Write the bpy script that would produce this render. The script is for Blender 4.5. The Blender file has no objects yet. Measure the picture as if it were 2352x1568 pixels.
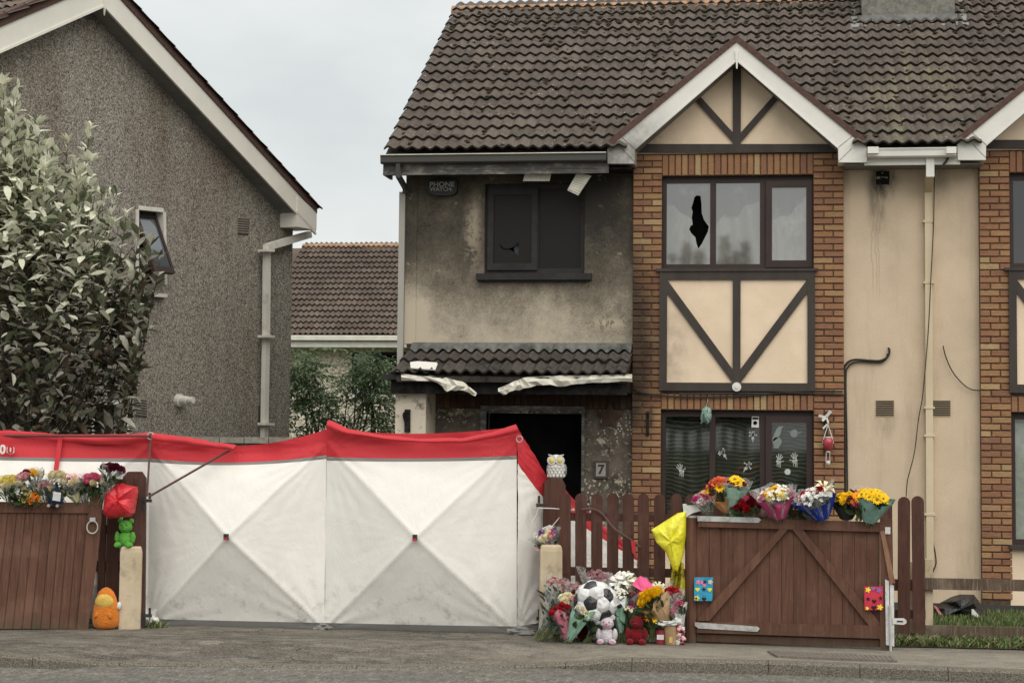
import bpy, bmesh, math, random
from mathutils import Vector, Matrix, noise as mnoise
R_ = math.radians
V = Vector
rnd = random.Random(7)

# ---------------------------------------------------------------- camera, sky, sun, exposure
FPX, CU, CV = 4500.0, 1176.0, 688.0          # focal length and principal point of the 2352 px wide photograph
EYE = V((0, 0, 1.92))
YAW, PITCH, ROLL = math.atan(.147), math.atan(.07), 0.0098
f0 = V((-math.sin(YAW), math.cos(YAW), 0)); r0 = V((math.cos(YAW), math.sin(YAW), 0)); zz = V((0, 0, 1))
FW = f0 * math.cos(PITCH) + zz * math.sin(PITCH); u1 = zz * math.cos(PITCH) - f0 * math.sin(PITCH)
RT = r0 * math.cos(ROLL) + u1 * math.sin(ROLL); UP = u1 * math.cos(ROLL) - r0 * math.sin(ROLL)

sc = bpy.context.scene
COL = sc.collection
cam = bpy.data.cameras.new('camera'); co = bpy.data.objects.new('camera', cam); COL.objects.link(co)
cam.sensor_width = 36; cam.lens = FPX / 2352 * 36; cam.shift_y = -(784 - CV) / 2352; cam.clip_end = 3000; cam.clip_start = .1
co.matrix_world = Matrix(((RT.x, UP.x, -FW.x, EYE.x), (RT.y, UP.y, -FW.y, EYE.y), (RT.z, UP.z, -FW.z, EYE.z), (0, 0, 0, 1)))
sc.camera = co
sc.view_settings.view_transform = 'Standard'; sc.view_settings.look = 'None'
sc.view_settings.exposure = 0.84; sc.view_settings.gamma = 1.0; sc.view_settings.use_curve_mapping = False
SUN_EL, SUN_AZ = R_(54), R_(154)             # azimuth clockwise from +Y: high, behind the camera, a little to the right
w = bpy.data.worlds.new('World'); sc.world = w; w.use_nodes = True
nt = w.node_tree; nt.nodes.clear()
def wn(t, **k):
    n = nt.nodes.new(t)
    for a, b in k.items(): setattr(n, a, b)
    return n
sky = wn('ShaderNodeTexSky', sky_type='NISHITA', sun_disc=False)
sky.sun_elevation = SUN_EL; sky.sun_rotation = SUN_AZ
tc = wn('ShaderNodeTexCoord')
mp = wn('ShaderNodeMapping'); mp.inputs['Scale'].default_value = (1.0, 1.0, 2.2)
nz = wn('ShaderNodeTexNoise'); nz.inputs['Scale'].default_value = 3.4; nz.inputs['Detail'].default_value = 5; nz.inputs['Roughness'].default_value = .5
cr = wn('ShaderNodeValToRGB'); e = cr.color_ramp.elements
e[0].position = .36; e[0].color = (3.8, 3.98, 3.97, 1); e[1].position = .66; e[1].color = (5.3, 5.4, 5.27, 1)
mx = wn('ShaderNodeMix', data_type='RGBA'); mx.inputs[0].default_value = .96
bg = wn('ShaderNodeBackground'); bg.inputs['Strength'].default_value = .1
wo = wn('ShaderNodeOutputWorld')
L = nt.links.new
L(tc.outputs['Generated'], mp.inputs[0]); L(mp.outputs[0], nz.inputs['Vector']); L(nz.outputs['Fac'], cr.inputs[0])
L(sky.outputs[0], mx.inputs[6]); L(cr.outputs[0], mx.inputs[7]); L(mx.outputs[2], bg.inputs[0]); L(bg.outputs[0], wo.inputs[0])
sun = bpy.data.lights.new('sun', 'SUN'); sun.energy = 1.55; sun.angle = R_(75); sun.color = (1, .95, .87)
so = bpy.data.objects.new('sun', sun); COL.objects.link(so); so.location = (0, 0, 30)
so.rotation_euler = (R_(90) - SUN_EL, 0, -SUN_AZ + math.pi)
sc.render.engine = 'CYCLES'; sc.cycles.max_bounces = 6; sc.cycles.transparent_max_bounces = 16; sc.cycles.use_denoising = True

# ---------------------------------------------------------------- pixel -> place helpers
def ray(u, v): return (FW * FPX + RT * (u - CU) - UP * (v - CV)).normalized()
class PL:
    """an upright plane in the place: origin, outward normal (towards the street), axis along it"""
    def __init__(s, o, n):
        s.o = V(o); s.n = V(n).normalized(); s.a = zz.cross(s.n).normalized()   # a points to the right seen from the street
    def p(s, u, v, off=0):
        d = ray(u, v); o = s.o + s.n * off
        return EYE + d * ((o - EYE).dot(s.n) / d.dot(s.n))
    def at(s, x, z, off=0): return s.o + s.a * x + zz * (z - s.o.z) + s.n * off
    def xz(s, u, v, off=0):
        q = s.p(u, v, off); return (q - s.o).dot(s.a), q.z
def PZ(u, v, z=0):
    d = ray(u, v); return EYE + d * ((z - EYE.z) / d.z)
def PY(u, v, Y):
    d = ray(u, v); return EYE + d * (Y / d.y)

# ---------------------------------------------------------------- materials
class G:
    def __init__(s, name, rough=.8, spec=.3):
        s.m = bpy.data.materials.new(name); s.m.use_nodes = True; s.t = s.m.node_tree
        s.b = s.t.nodes['Principled BSDF']; s.b.inputs['Roughness'].default_value = rough
        s.b.inputs['Specular IOR Level'].default_value = spec
        s.pos = s.n('ShaderNodeNewGeometry').outputs['Position']
    def n(s, t, **k):
        n = s.t.nodes.new(t)
        for a, b in k.items(): setattr(n, a, b)
        return n
    def put(s, sock, val):
        if val is None: return
        if isinstance(val, bpy.types.NodeSocket): s.t.links.new(val, sock)
        elif isinstance(val, (tuple, list)) and len(val) == 3 and sock.type == 'RGBA': sock.default_value = (*val, 1)
        else: sock.default_value = val
    def noise(s, scale, detail=3, rough=.55, vec=None, dist=0, stretch=None):
        n = s.n('ShaderNodeTexNoise'); v = vec or s.pos
        if stretch:
            m = s.n('ShaderNodeMapping'); s.put(m.inputs[0], v); m.inputs['Scale'].default_value = stretch; v = m.outputs[0]
        s.put(n.inputs['Vector'], v); n.inputs['Scale'].default_value = scale; n.inputs['Detail'].default_value = detail
        n.inputs['Roughness'].default_value = rough; n.inputs['Distortion'].default_value = dist
        return n.outputs['Fac']
    def voro(s, scale, out='Distance', vec=None):
        n = s.n('ShaderNodeTexVoronoi'); s.put(n.inputs['Vector'], vec or s.pos); n.inputs['Scale'].default_value = scale
        return n.outputs[out]
    def ramp(s, fac, stops, interp='LINEAR'):
        n = s.n('ShaderNodeValToRGB'); s.put(n.inputs[0], fac); c = n.color_ramp; c.interpolation = interp
        for i, (p, col) in enumerate(stops):
            if not isinstance(col, tuple): col = (col,) * 3
            el = c.elements[i] if i < 2 else c.elements.new(p)
            el.position = p; el.color = (*col, 1)
        return n.outputs[0]
    def mix(s, fac, a, b, bt='MIX'):
        n = s.n('ShaderNodeMix', data_type='RGBA', blend_type=bt); s.put(n.inputs[0], fac); s.put(n.inputs[6], a); s.put(n.inputs[7], b)
        return n.outputs[2]
    def math(s, op, a, b=None, c=None, clamp=False):
        n = s.n('ShaderNodeMath', operation=op, use_clamp=clamp); s.put(n.inputs[0], a)
        if b is not None: s.put(n.inputs[1], b)
        if c is not None: s.put(n.inputs[2], c)
        return n.outputs[0]
    def sep(s, vec=None):
        n = s.n('ShaderNodeSeparateXYZ'); s.put(n.inputs[0], vec or s.pos); return n.outputs
    def mr(s, val, a, b, c=0., d=1., smooth=True):
        n = s.n('ShaderNodeMapRange', interpolation_type='SMOOTHSTEP' if smooth else 'LINEAR')
        s.put(n.inputs[0], val)
        for i, x in enumerate((a, b, c, d)): n.inputs[i + 1].default_value = x
        return n.outputs[0]
    def blob(s, c, rx, ry, rz, soft=1.0):
        """0..1 patch round the point c, soft edge"""
        m = s.n('ShaderNodeMapping'); s.put(m.inputs[0], s.pos)
        m.inputs['Location'].default_value = (-c[0] / rx, -c[1] / ry, -c[2] / rz); m.inputs['Scale'].default_value = (1 / rx, 1 / ry, 1 / rz)
        l = s.n('ShaderNodeVectorMath', operation='LENGTH'); s.put(l.inputs[0], m.outputs[0])
        return s.mr(l.outputs['Value'], max(0, 1 - soft), 1, 1, 0)
    def rand(s):
        o = s.n('ShaderNodeObjectInfo').outputs['Random']; i = s.n('ShaderNodeNewGeometry').outputs['Random Per Island']
        return s.math('FRACT', s.math('ADD', o, i))
    def bump(s, h, strength=.3, dist=.01):
        n = s.n('ShaderNodeBump'); n.inputs['Strength'].default_value = strength; n.inputs['Distance'].default_value = dist
        s.put(n.inputs['Height'], h); s.put(s.b.inputs['Normal'], n.outputs[0]); return s
    def col(s, c): s.put(s.b.inputs['Base Color'], c); return s
M = {}
def noisy(key, c1, c2, scale=8, rough=.8, spec=.3, bump=0, bscale=60, var=0, detail=4, stretch=None, bd=.004, dirt=None):
    g = G(key, rough, spec)
    c = g.mix(g.mr(g.noise(scale, detail, stretch=stretch), .3, .7), c1, c2)
    if var:
        k = g.math('MULTIPLY_ADD', g.rand(), var * 2, 1 - var); c = g.mix(1., c, g.ramp(0, [(0, 1.), (1, 1.)]), 'MULTIPLY') if False else c
        hsv = g.n('ShaderNodeHueSaturation'); g.put(hsv.inputs['Value'], k); g.put(hsv.inputs['Color'], c); c = hsv.outputs[0]
    if dirt:
        c = g.mix(g.mr(g.noise(dirt[1], 5, .65), .52, .72, 0, dirt[2]), c, dirt[0])
    g.col(c)
    if bump: g.bump(g.noise(bscale, 3, stretch=stretch), bump, bd)
    M[key] = g.m; return g
def plain(key, c, rough=.7, spec=.3):
    return noisy(key, tuple(x * .88 for x in c), tuple(min(1, x * 1.1) for x in c), 14, rough, spec)

# ---------------------------------------------------------------- mesh helpers
class MB:
    def __init__(s): s.v = []; s.f = []; s.mi = []; s.m = 0
    def add(s, vs, fs):
        k = len(s.v); s.v += [V(x) for x in vs]; s.f += [tuple(i + k for i in f) for f in fs]; s.mi += [s.m] * len(fs); return s
    def prism(s, pts, n, depth):
        n = V(n); k = len(pts); b = [p - n * depth for p in pts]
        nn = (pts[1] - pts[0]).cross(pts[2] - pts[0])
        fl = nn.dot(n) < 0
        if fl: pts = pts[::-1]; b = b[::-1]
        fs = [tuple(range(k)), tuple(range(2 * k - 1, k - 1, -1))] + [(i, i + k, (i + 1) % k + k, (i + 1) % k) for i in range(k)]
        return s.add(list(pts) + list(b), fs)
    def box(s, a, b):
        a, b = V(a), V(b); lo = V([min(a[i], b[i]) for i in range(3)]); hi = V([max(a[i], b[i]) for i in range(3)])
        return s.prism([V((lo.x, lo.y, lo.z)), V((hi.x, lo.y, lo.z)), V((hi.x, lo.y, hi.z)), V((lo.x, lo.y, hi.z))], V((0, -1, 0)), hi.y - lo.y)
    def rect(s, pl, u0, v0, u1, v1, off, depth):
        um, vm = (u0 + u1) / 2, (v0 + v1) / 2
        x0 = pl.xz(u0, vm, off)[0]; x1 = pl.xz(u1, vm, off)[0]; z0 = pl.xz(um, v1, off)[1]; z1 = pl.xz(um, v0, off)[1]
        return s.prect(pl, x0, z0, x1, z1, off, depth)
    def prect(s, pl, x0, z0, x1, z1, off, depth):
        return s.prism([pl.at(x0, z0, off), pl.at(x1, z0, off), pl.at(x1, z1, off), pl.at(x0, z1, off)], pl.n, depth)
    def poly(s, pl, uv, off, depth): return s.prism([pl.p(u, v, off) for u, v in uv], pl.n, depth)
    def bar(s, p, q, w, d, up=None, nrm=None):
        """square bar from p to q, w across, d along nrm"""
        p, q = V(p), V(q); t = (q - p).normalized(); nrm = V(nrm or (0, -1, 0)); a = nrm.cross(t).normalized() * w / 2; n = t.cross(a).normalized()
        if n.dot(nrm) < 0: n = -n
        return s.prism([p - a + n * d / 2, q - a + n * d / 2, q + a + n * d / 2, p + a + n * d / 2], n, d)
    def tube(s, pts, r, k=6, cap=True, taper=None):
        pts = [V(p) for p in pts]; rings = []; prev = None
        for i, p in enumerate(pts):
            t = (pts[min(i + 1, len(pts) - 1)] - pts[max(i - 1, 0)]).normalized()
            if prev is None: a = t.orthogonal().normalized()
            else: a = (prev - t * prev.dot(t)).normalized()
            prev = a; b = t.cross(a); rr = r if taper is None else r + (taper - r) * i / (len(pts) - 1)
            rings.append([p + (a * math.cos(2 * math.pi * j / k) + b * math.sin(2 * math.pi * j / k)) * rr for j in range(k)])
        vs = [x for g in rings for x in g]; fs = []
        for i in range(len(pts) - 1):
            for j in range(k): fs.append((i * k + j, i * k + (j + 1) % k, (i + 1) * k + (j + 1) % k, (i + 1) * k + j))
        if cap: fs += [tuple(range(k - 1, -1, -1)), tuple((len(pts) - 1) * k + j for j in range(k))]
        return s.add(vs, fs)
    def lathe(s, prof, c=(0, 0, 0), k=12, sx=1, sy=1):
        c = V(c); vs = []; fs = []
        for r, z in prof: vs += [c + V((r * math.cos(2 * math.pi * j / k) * sx, r * math.sin(2 * math.pi * j / k) * sy, z)) for j in range(k)]
        for i in range(len(prof) - 1):
            for j in range(k): fs.append((i * k + j, i * k + (j + 1) % k, (i + 1) * k + (j + 1) % k, (i + 1) * k + j))
        fs += [tuple(range(k - 1, -1, -1)), tuple((len(prof) - 1) * k + j for j in range(k))]
        return s.add(vs, fs)
    def ball(s, c, rx, ry=None, rz=None, k=14, h=9, rot=None, lump=0, seed=0):
        ry = ry or rx; rz = rz or rx; c = V(c); vs = []; fs = []
        for i in range(h + 1):
            a = math.pi * i / h
            for j in range(k):
                b = 2 * math.pi * j / k; d = V((math.sin(a) * math.cos(b), math.sin(a) * math.sin(b), -math.cos(a)))
                q = V((d.x * rx, d.y * ry, d.z * rz))
                if lump: q *= 1 + lump * mnoise.noise(d * 2.3 + V((seed, seed * 1.7, 0))) + lump * .45 * mnoise.noise(d * 9 + V((seed, 3, 0)))
                if rot: q = rot @ q
                vs.append(c + q)
        for i in range(h):
            for j in range(k): fs.append((i * k + j, i * k + (j + 1) % k, (i + 1) * k + (j + 1) % k, (i + 1) * k + j))
        return s.add(vs, fs)
    def grid(s, fn, nu, nv):
        vs = [fn(i / nu, j / nv) for j in range(nv + 1) for i in range(nu + 1)]
        fs = [(j * (nu + 1) + i, j * (nu + 1) + i + 1, (j + 1) * (nu + 1) + i + 1, (j + 1) * (nu + 1) + i) for j in range(nv) for i in range(nu)]
        return s.add(vs, fs)
    def mesh(s, name, mats, smooth=False, origin=None):
        me = bpy.data.meshes.new(name); o = V(origin or (0, 0, 0))
        me.from_pydata([tuple(x - o) for x in s.v], [], s.f)
        for m in (mats if isinstance(mats, (list, tuple)) else [mats]): me.materials.append(M[m] if isinstance(m, str) else m)
        for p, i in zip(me.polygons, s.mi): p.material_index = i; p.use_smooth = smooth
        me.update(); return me
    def build(s, name, mats, parent=None, smooth=False, origin=None, merge=False, label=None):
        o0 = origin
        if o0 is None:
            o0 = WORLD.get(parent.name, V((0, 0, 0))) if parent else V((0, 0, 0))
        me = s.mesh(name, mats, smooth, o0)
        if merge or smooth:
            bm = bmesh.new(); bm.from_mesh(me)
            if merge: bmesh.ops.remove_doubles(bm, verts=bm.verts, dist=1e-5)
            bmesh.ops.recalc_face_normals(bm, faces=bm.faces); bm.to_mesh(me); bm.free()
        ob = link(name, me, parent)
        if parent is None: ob.location = o0
        WORLD[ob.name] = V(o0)
        if label: ob['label'] = label
        return ob
WORLD = {}
def link(name, data, parent=None, mat=None):
    ob = bpy.data.objects.new(name, data); COL.objects.link(ob)
    if parent: ob.parent = parent
    if mat is not None: ob.matrix_local = mat
    return ob
def tag(o, label, cat, group=None):
    o['label'] = label; o['category'] = cat
    if group: o['group'] = group
    return o
def thing(name, label, cat, loc=(0, 0, 0), group=None, rot=None):
    o = link(name, None); o.location = loc; o.empty_display_size = .2
    if rot is not None: o.rotation_euler = rot
    WORLD[o.name] = V(loc) if rot is None else V((0, 0, 0))
    return tag(o, label, cat, group)
def kind(o, k): o['kind'] = k; return o
def holed(pts, holes, n, depth, name, mats, parent):
    """flat sheet with holes cut in it (polygons as 3-D points), given thickness, reveals included"""
    bm = bmesh.new(); edges = []; n = V(n).normalized()
    for loop in [pts] + holes:
        vs = [bm.verts.new(p) for p in loop]
        for i in range(len(vs)): edges.append(bm.edges.new((vs[i], vs[(i + 1) % len(vs)])))
    bmesh.ops.triangle_fill(bm, use_beauty=True, use_dissolve=False, edges=edges, normal=n)
    bmesh.ops.recalc_face_normals(bm, faces=bm.faces)
    r = bmesh.ops.extrude_face_region(bm, geom=bm.faces[:])
    for x in r['geom']:
        if isinstance(x, bmesh.types.BMVert): x.co -= n * depth
    bmesh.ops.recalc_face_normals(bm, faces=bm.faces)
    o0 = WORLD.get(parent.name, V((0, 0, 0)))
    bmesh.ops.translate(bm, verts=bm.verts, vec=-o0)
    me = bpy.data.meshes.new(name); bm.to_mesh(me); bm.free()
    for m in (mats if isinstance(mats, (list, tuple)) else [mats]): me.materials.append(M[m])
    ob = link(name, me, parent); WORLD[ob.name] = o0; return ob
def frame_mat(o, x, y, z): return Matrix(((x.x, y.x, z.x, o.x), (x.y, y.y, z.y, o.y), (x.z, y.z, z.z, o.z), (0, 0, 0, 1)))
def lerp(a, b, t): return a + (b - a) * t
def spline(pts, n=8):
    pts = [V(p) for p in pts]; out = []
    for i in range(len(pts) - 1):
        p0, p1, p2, p3 = pts[max(i - 1, 0)], pts[i], pts[i + 1], pts[min(i + 2, len(pts) - 1)]
        for k in range(n):
            t = k / n; out.append(.5 * ((2 * p1) + (p2 - p0) * t + (2 * p0 - 5 * p1 + 4 * p2 - p3) * t * t + (3 * p1 - p0 - 3 * p2 + p3) * t ** 3))
    return out + [pts[-1]]
# ---------------------------------------------------------------- materials used
def speck(key, c_lo, c_mid, c_hi, scale, grime=None):
    g = G(key, .95, .1)
    n1 = g.noise(scale, 2, .6); n2 = g.voro(scale * .8, 'Color')
    f = g.math('ADD', g.math('MULTIPLY', n1, .62), g.math('MULTIPLY', g.sep(n2)[0], .38))
    c = g.ramp(f, [(.28, c_lo), (.48, c_mid), (.56, c_mid), (.74, c_hi)])
    if grime:
        k = g.mr(g.math('ADD', g.noise(1.1, 5, .6, stretch=(1, 1, .28)), g.mr(g.sep()[2], 2.5, 8.5, -.12, .16, False)), .42, .72)
        c = g.mix(g.math('MULTIPLY', k, .6), c, grime, 'MULTIPLY'); st = g.mr(g.noise(2.6, 5, .7, stretch=(1, 1, .09)), .52, .7, 0, .35); c = g.mix(st, c, (.5, .46, .41), 'MULTIPLY')
    g.col(c); g.bump(f, .9, .02); M[key] = g.m
speck('pebbledash', (.08, .071, .06), (.305, .278, .236), (.57, .53, .46), 74, (.6, .5, .42))
speck('pebble_cream', (.25, .21, .14), (.62, .56, .45), (.76, .71, .6), 24)
FPn = V((0, -1, 0)); FY = 22.6; FP = PL((0, FY, 0), FPn)      # the brick bay's face
SOOT_PT = FP.p(1400, 850, .2); WIN_PT = FP.p(1240, 400, -.1)

def stain_cream(key, base, dark):
    g = G(key, .9, .15)
    c = g.mix(g.mr(g.noise(2.2, 5, .6), .3, .75), tuple(x * .9 for x in base), base)
    st = g.mr(g.noise(3., 5, .7, stretch=(1, 1, .12)), .5, .75, 0, .4); c = g.mix(g.mr(g.noise(1.3, 5, .65), .45, .68, 0, .3), c, tuple(x * .68 for x in base))
    c = g.mix(st, c, dark); c = g.mix(g.mr(g.noise(60, 2), .3, .7, 0, .12), c, dark)
    # soot blown round the vent hole and under the terracotta vents
    for (u, v, rx, rz, k, up) in ((2028, 414, .26, .3, 1., 0), (2016, 450, .17, .6, .75, 0), (2033, 968, .2, .3, .4, 0), (2160, 410, .14, .4, .35, 0)):
        b = g.math('MULTIPLY', g.blob(FP.p(u, v, -.1), rx, 1., rz, 1.), g.mr(g.noise(7, 4, .7, stretch=(1.5, 1, .5)), .25, .7, .25, 1.2))
        c = g.mix(g.math('MULTIPLY', b, k, clamp=True), c, (.03, .028, .025))
    for u in (2003, 2012, 2018):      # hairline rain runs
        q = FP.p(u, 560, -.1); s = g.sep()
        wob = g.math('MULTIPLY_ADD', g.noise(5, 3), .1, -.05)
        d = g.math('ABSOLUTE', g.math('SUBTRACT', g.math('ADD', s[0], wob), q.x))
        l = g.math('MULTIPLY', g.mr(d, .002, .011, .6, 0), g.math('MULTIPLY', g.mr(s[2], FP.p(u, 720, -.1).z, FP.p(u, 620, -.1).z), .55))
        c = g.mix(l, c, dark)
    g.col(c); g.bump(g.noise(75, 3, .6), .35, .006); M[key] = g.m
stain_cream('cream', (.66, .525, .38), (.26, .2, .14))
g = noisy('cream_panel', (.72, .57, .415), (.8, .645, .48), 3, .9, .15, .35, 75, bd=.006)
b_ = g.math('MULTIPLY', g.math('MAXIMUM', g.blob(FP.p(1530, 800, 0), .5, 2, .9), g.blob(FP.p(1480, 330, 0), .75, 2, .5)), g.mr(g.noise(5, 5, .65), .3, .7, .3, 1.)); g.col(g.mix(g.math('MULTIPLY', b_, .6), g.b.inputs['Base Color'].links[0].from_socket, (.2, .16, .12)))

def sooty_wall():
    g = G('sooty_render', .92, .12); s = g.sep()
    zt, zb = FP.p(1200, 600, -.1).z, FP.p(1200, 790, -.1).z
    n1 = g.noise(1.9, 6, .62, stretch=(1, 1, .8)); n2 = g.noise(9, 5, .7); n3 = g.noise(55, 3, .7)
    h = g.mr(s[2], zb - .1, zt + .15, 0, 1, False)
    a = g.math('ADD', g.math('MULTIPLY', h, .78), g.math('MULTIPLY_ADD', n1, .95, -.5))
    a = g.math('ADD', a, g.math('MULTIPLY_ADD', n2, .42, -.21)); a = g.math('ADD', a, g.math('MULTIPLY_ADD', n3, .55, -.275))
    a = g.math('ADD', a, g.math('MULTIPLY', g.blob(FP.p(1330, 430, -.1), 1.0, 1, .8), .42))
    a = g.math('ADD', a, g.math('MULTIPLY', g.blob(FP.p(1420, 760, -.1), .55, 1, .35), .3))
    a = g.math('SUBTRACT', a, g.math('MULTIPLY', g.blob(FP.p(1090, 500, -.1), .16, 1, .5), .42))   # washed paler beside the window
    a = g.math('SUBTRACT', a, g.math('MULTIPLY', g.blob(FP.p(945, 720, -.1), .35, 1, .6), .35))
    c = g.ramp(a, [(0, (.47, .405, .31)), (.2, (.36, .315, .245)), (.44, (.2, .172, .132)), (.68, (.105, .09, .068)), (1., (.04, .036, .031))])
    fl = g.math('MULTIPLY', g.mr(g.noise(4.2, 7, .68), .615, .67), g.mr(n2, .38, .58))      # flaked paint
    c = g.mix(g.math('MULTIPLY', fl, .5), c, (.4, .34, .26))
    fl2 = g.math('MULTIPLY', g.blob(FP.p(1400, 742, -.1), .4, 1, .13), g.mr(g.noise(11, 6, .7), .47, .52)); c = g.mix(g.math('MULTIPLY', fl2, .8), c, (.5, .43, .32))
    fl3 = g.math('MULTIPLY', g.blob(FP.p(1085, 540, -.1), .16, 1, .6), g.mr(g.noise(12, 6, .7), .45, .52)); c = g.mix(g.math('MULTIPLY', fl3, .55), c, (.45, .38, .28))
    g.col(c); g.bump(n3, .4, .008); M['sooty_render'] = g.m
sooty_wall()
def burnt_render(key, cover, base=(.5, .44, .34)):
    g = G(key, .92, .12); s = g.sep()
    n = g.noise(13, 6, .72); n2 = g.noise(3.3, 5, .6); v = g.voro(26, 'Distance')
    a = g.math('ADD', g.math('MULTIPLY', n, .55), g.math('MULTIPLY', n2, .45))
    k = g.mr(a, cover - .06, cover + .07)
    c = g.mix(k, base, g.mix(g.mr(n2, .35, .65), (.05, .043, .035), (.15, .125, .1)))
    sp = g.math('MULTIPLY', g.mr(v, .26, .33, 1, 0), g.mr(g.noise(2.6, 3), .47, .57)); c = g.mix(g.math('MULTIPLY', sp, .8), c, (.56, .5, .4))
    g.col(c); g.bump(a, .5, .01); M[key] = g.m
burnt_render('fin_render', .575, (.62, .55, .44)); burnt_render('porch_render', .42)

def brickmat():
    g = G('brick', .9, .12); r = g.rand()
    c = g.ramp(r, [(0, (.255, .13, .08)), (.16, (.28, .142, .083)), (.36, (.31, .162, .088)), (.6, (.33, .182, .095)), (.82, (.355, .215, .112)), (.93, (.41, .29, .155)), (1, (.27, .155, .1))], 'CONSTANT')
    n = g.noise(42, 5, .65, stretch=(.35, 1, 1.6)); c = g.mix(g.mr(n, .3, .75, 0, .55), c, g.mix(.5, c, (.1, .05, .03)))
    c = g.mix(g.mr(g.noise(5, 4), .5, .75, 0, .35), c, (.42, .25, .11))
    b = g.math('MULTIPLY', g.blob(FP.p(1430, 800, .0), .62, 6, 1.9), g.mr(g.noise(2.5, 4), .2, .7, 1.1, 1.75)); c = g.mix(g.math('MINIMUM', b, .86), c, (.03, .024, .02))
    b = g.math('MULTIPLY', g.blob(FP.p(1200, 900, -.1), 1.36, 3, .6), 2.6); c = g.mix(g.math('MINIMUM', b, .88), c, (.022, .014, .011))
    b = g.blob(FP.p(1495, 960, 0), .06, 3, .22); c = g.mix(g.math('MULTIPLY', b, .6), c, (.03, .025, .02))
    g.col(c); g.bump(n, .8, .012); M['brick'] = g.m
brickmat()
noisy('mortar', (.07, .048, .035), (.125, .09, .066), 20, .95, .1)
def tilemat(key, cs, moss, lich, black=0):
    g = G(key, .88, .18); r = g.rand()
    c = g.ramp(r, [(0, cs[0]), (.5, cs[1]), (1, cs[2])])
    n = g.noise(11, 6, .7); n2 = g.noise(2.2, 4, .6); n3 = g.noise(70, 3, .7)
    c = g.mix(g.mr(n3, .35, .7, 0, .5), c, g.mix(.5, c, (.24, .21, .18)))
    c = g.mix(g.mr(g.math('ADD', g.math('MULTIPLY', n, .7), g.math('MULTIPLY', n2, .3)), .5, .62, 0, .8), c, moss)
    c = g.mix(g.mr(g.noise(17, 4, .7), .6, .72, 0, .45), c, lich)
    if not black:
        zr = FP.p(1200, 60, .4).z + 2.1
        c = g.mix(g.math('MULTIPLY', g.mr(g.sep()[2], zr - .9, zr + .1), g.mr(n, .42, .55, 0, .45)), c, (.17, .125, .075))
        lk = g.math('MULTIPLY', g.blob(FP.p(2110, 150, .3), 1.0, 9, 1.6), g.mr(g.noise(5.5, 4, .6, stretch=(1, .06, .06)), .45, .65, 0, .75)); c = g.mix(lk, c, (.22, .2, .12))
        big = g.mr(g.noise(.9, 5, .7), .42, .62, 0, .45); c = g.mix(big, c, (.06, .05, .042))
        sp = g.math('MULTIPLY', g.mr(g.voro(14, 'Distance'), .1, .14, 1, 0), g.mr(g.noise(3, 2), .56, .6)); c = g.mix(sp, c, (.55, .5, .43))
    g.col(c); g.bump(n3, .5, .006); M[key] = g.m
tilemat('tile', ((.078, .061, .05), (.104, .082, .067), (.13, .104, .086)), (.045, .042, .034), (.2, .18, .15))
tilemat('tile_far', ((.1, .072, .058), (.125, .092, .075), (.148, .112, .09)), (.07, .058, .047), (.22, .19, .155))
tilemat('tile_burnt', ((.035, .03, .027), (.05, .042, .036), (.065, .054, .046)), (.014, .013, .012), (.09, .08, .07), 1)
noisy('tile_nose', (.026, .023, .02), (.055, .047, .04), 12, .95, .1); noisy('ridge_tile', (.3, .17, .1), (.42, .27, .17), 9, .9, .15, .4, 40, dirt=((.06, .05, .04), 5, .8))  # tile noses near black: the shadow line under each course put into the colour
noisy('verge_brown', (.085, .05, .042), (.115, .07, .058), 30, .9, .15, .5, 90, dirt=((.05, .04, .035), 7, .5))
noisy('timber', (.042, .034, .03), (.058, .046, .04), 6, .6, .25, .3, 30, stretch=(1, 1, .2))
noisy('brown_plastic', (.034, .021, .019), (.044, .027, .024), 3, .5, .3)
noisy('burnt_plastic', (.016, .015, .015), (.03, .027, .025), 7, .6, .3)
def pvc(key, base, amount):
    g = G(key, .45, .4); c = g.mix(g.mr(g.noise(2.5, 5, .65), .35, .8, 0, .35), base, tuple(x * .72 for x in base))
    c = g.mix(g.mr(g.noise(40, 4, .7), .6, .75, 0, .3), c, (.3, .28, .24))
    b = g.math('MULTIPLY', g.blob(FP.p(1415, 360, .35), 1.1, 2, .9), g.mr(g.noise(6, 5, .7), .2, .7, .4, 1.2)); c = g.mix(g.math('MULTIPLY', b, .75, clamp=True), c, (.1, .095, .085))
    if amount: c = g.mix(g.mr(g.noise(5, 6, .7, stretch=(1, 1, 3)), .5 - amount * .5, .8 - amount * .4), c, (.06, .057, .05))
    g.col(c); M[key] = g.m
plain('lip_white', (.66, .63, .54)); pvc('white_pvc', (.72, .7, .65), 0); pvc('sooty_pvc', (.4, .37, .31), .62); pvc('black_pvc', (.2, .19, .17), .98)
noisy('white_pvc_far', (.62, .59, .52), (.72, .69, .62), 5, .5, .4, dirt=((.3, .28, .24), 20, .4))
noisy('soffit_grey', (.17, .165, .155), (.22, .21, .2), 4, .7)
noisy('lead', (.15, .155, .155), (.25, .25, .245), 8, .6, .4, .4, 30, dirt=((.08, .075, .065), 5, .6))
noisy('stack_render', (.14, .135, .12), (.22, .21, .185), 16, .95, .1, .5, 70, dirt=((.4, .38, .33), 30, .5))
noisy('charred', (.008, .008, .008), (.028, .025, .022), 14, .9, .2, .9, 30, bd=.02)
noisy('void', (.004, .004, .004), (.009, .009, .009), 3, 1, 0)
noisy('melted', (.64, .6, .5), (.8, .76, .66), 9, .5, .4, .3, 20, dirt=((.25, .21, .16), 5, .6))
noisy('plinth', (.055, .05, .045), (.08, .074, .066), 8, .95, .1, .4, 60)
noisy('terracotta_cream', (.5, .38, .24), (.57, .44, .28), 9, .85)
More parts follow.
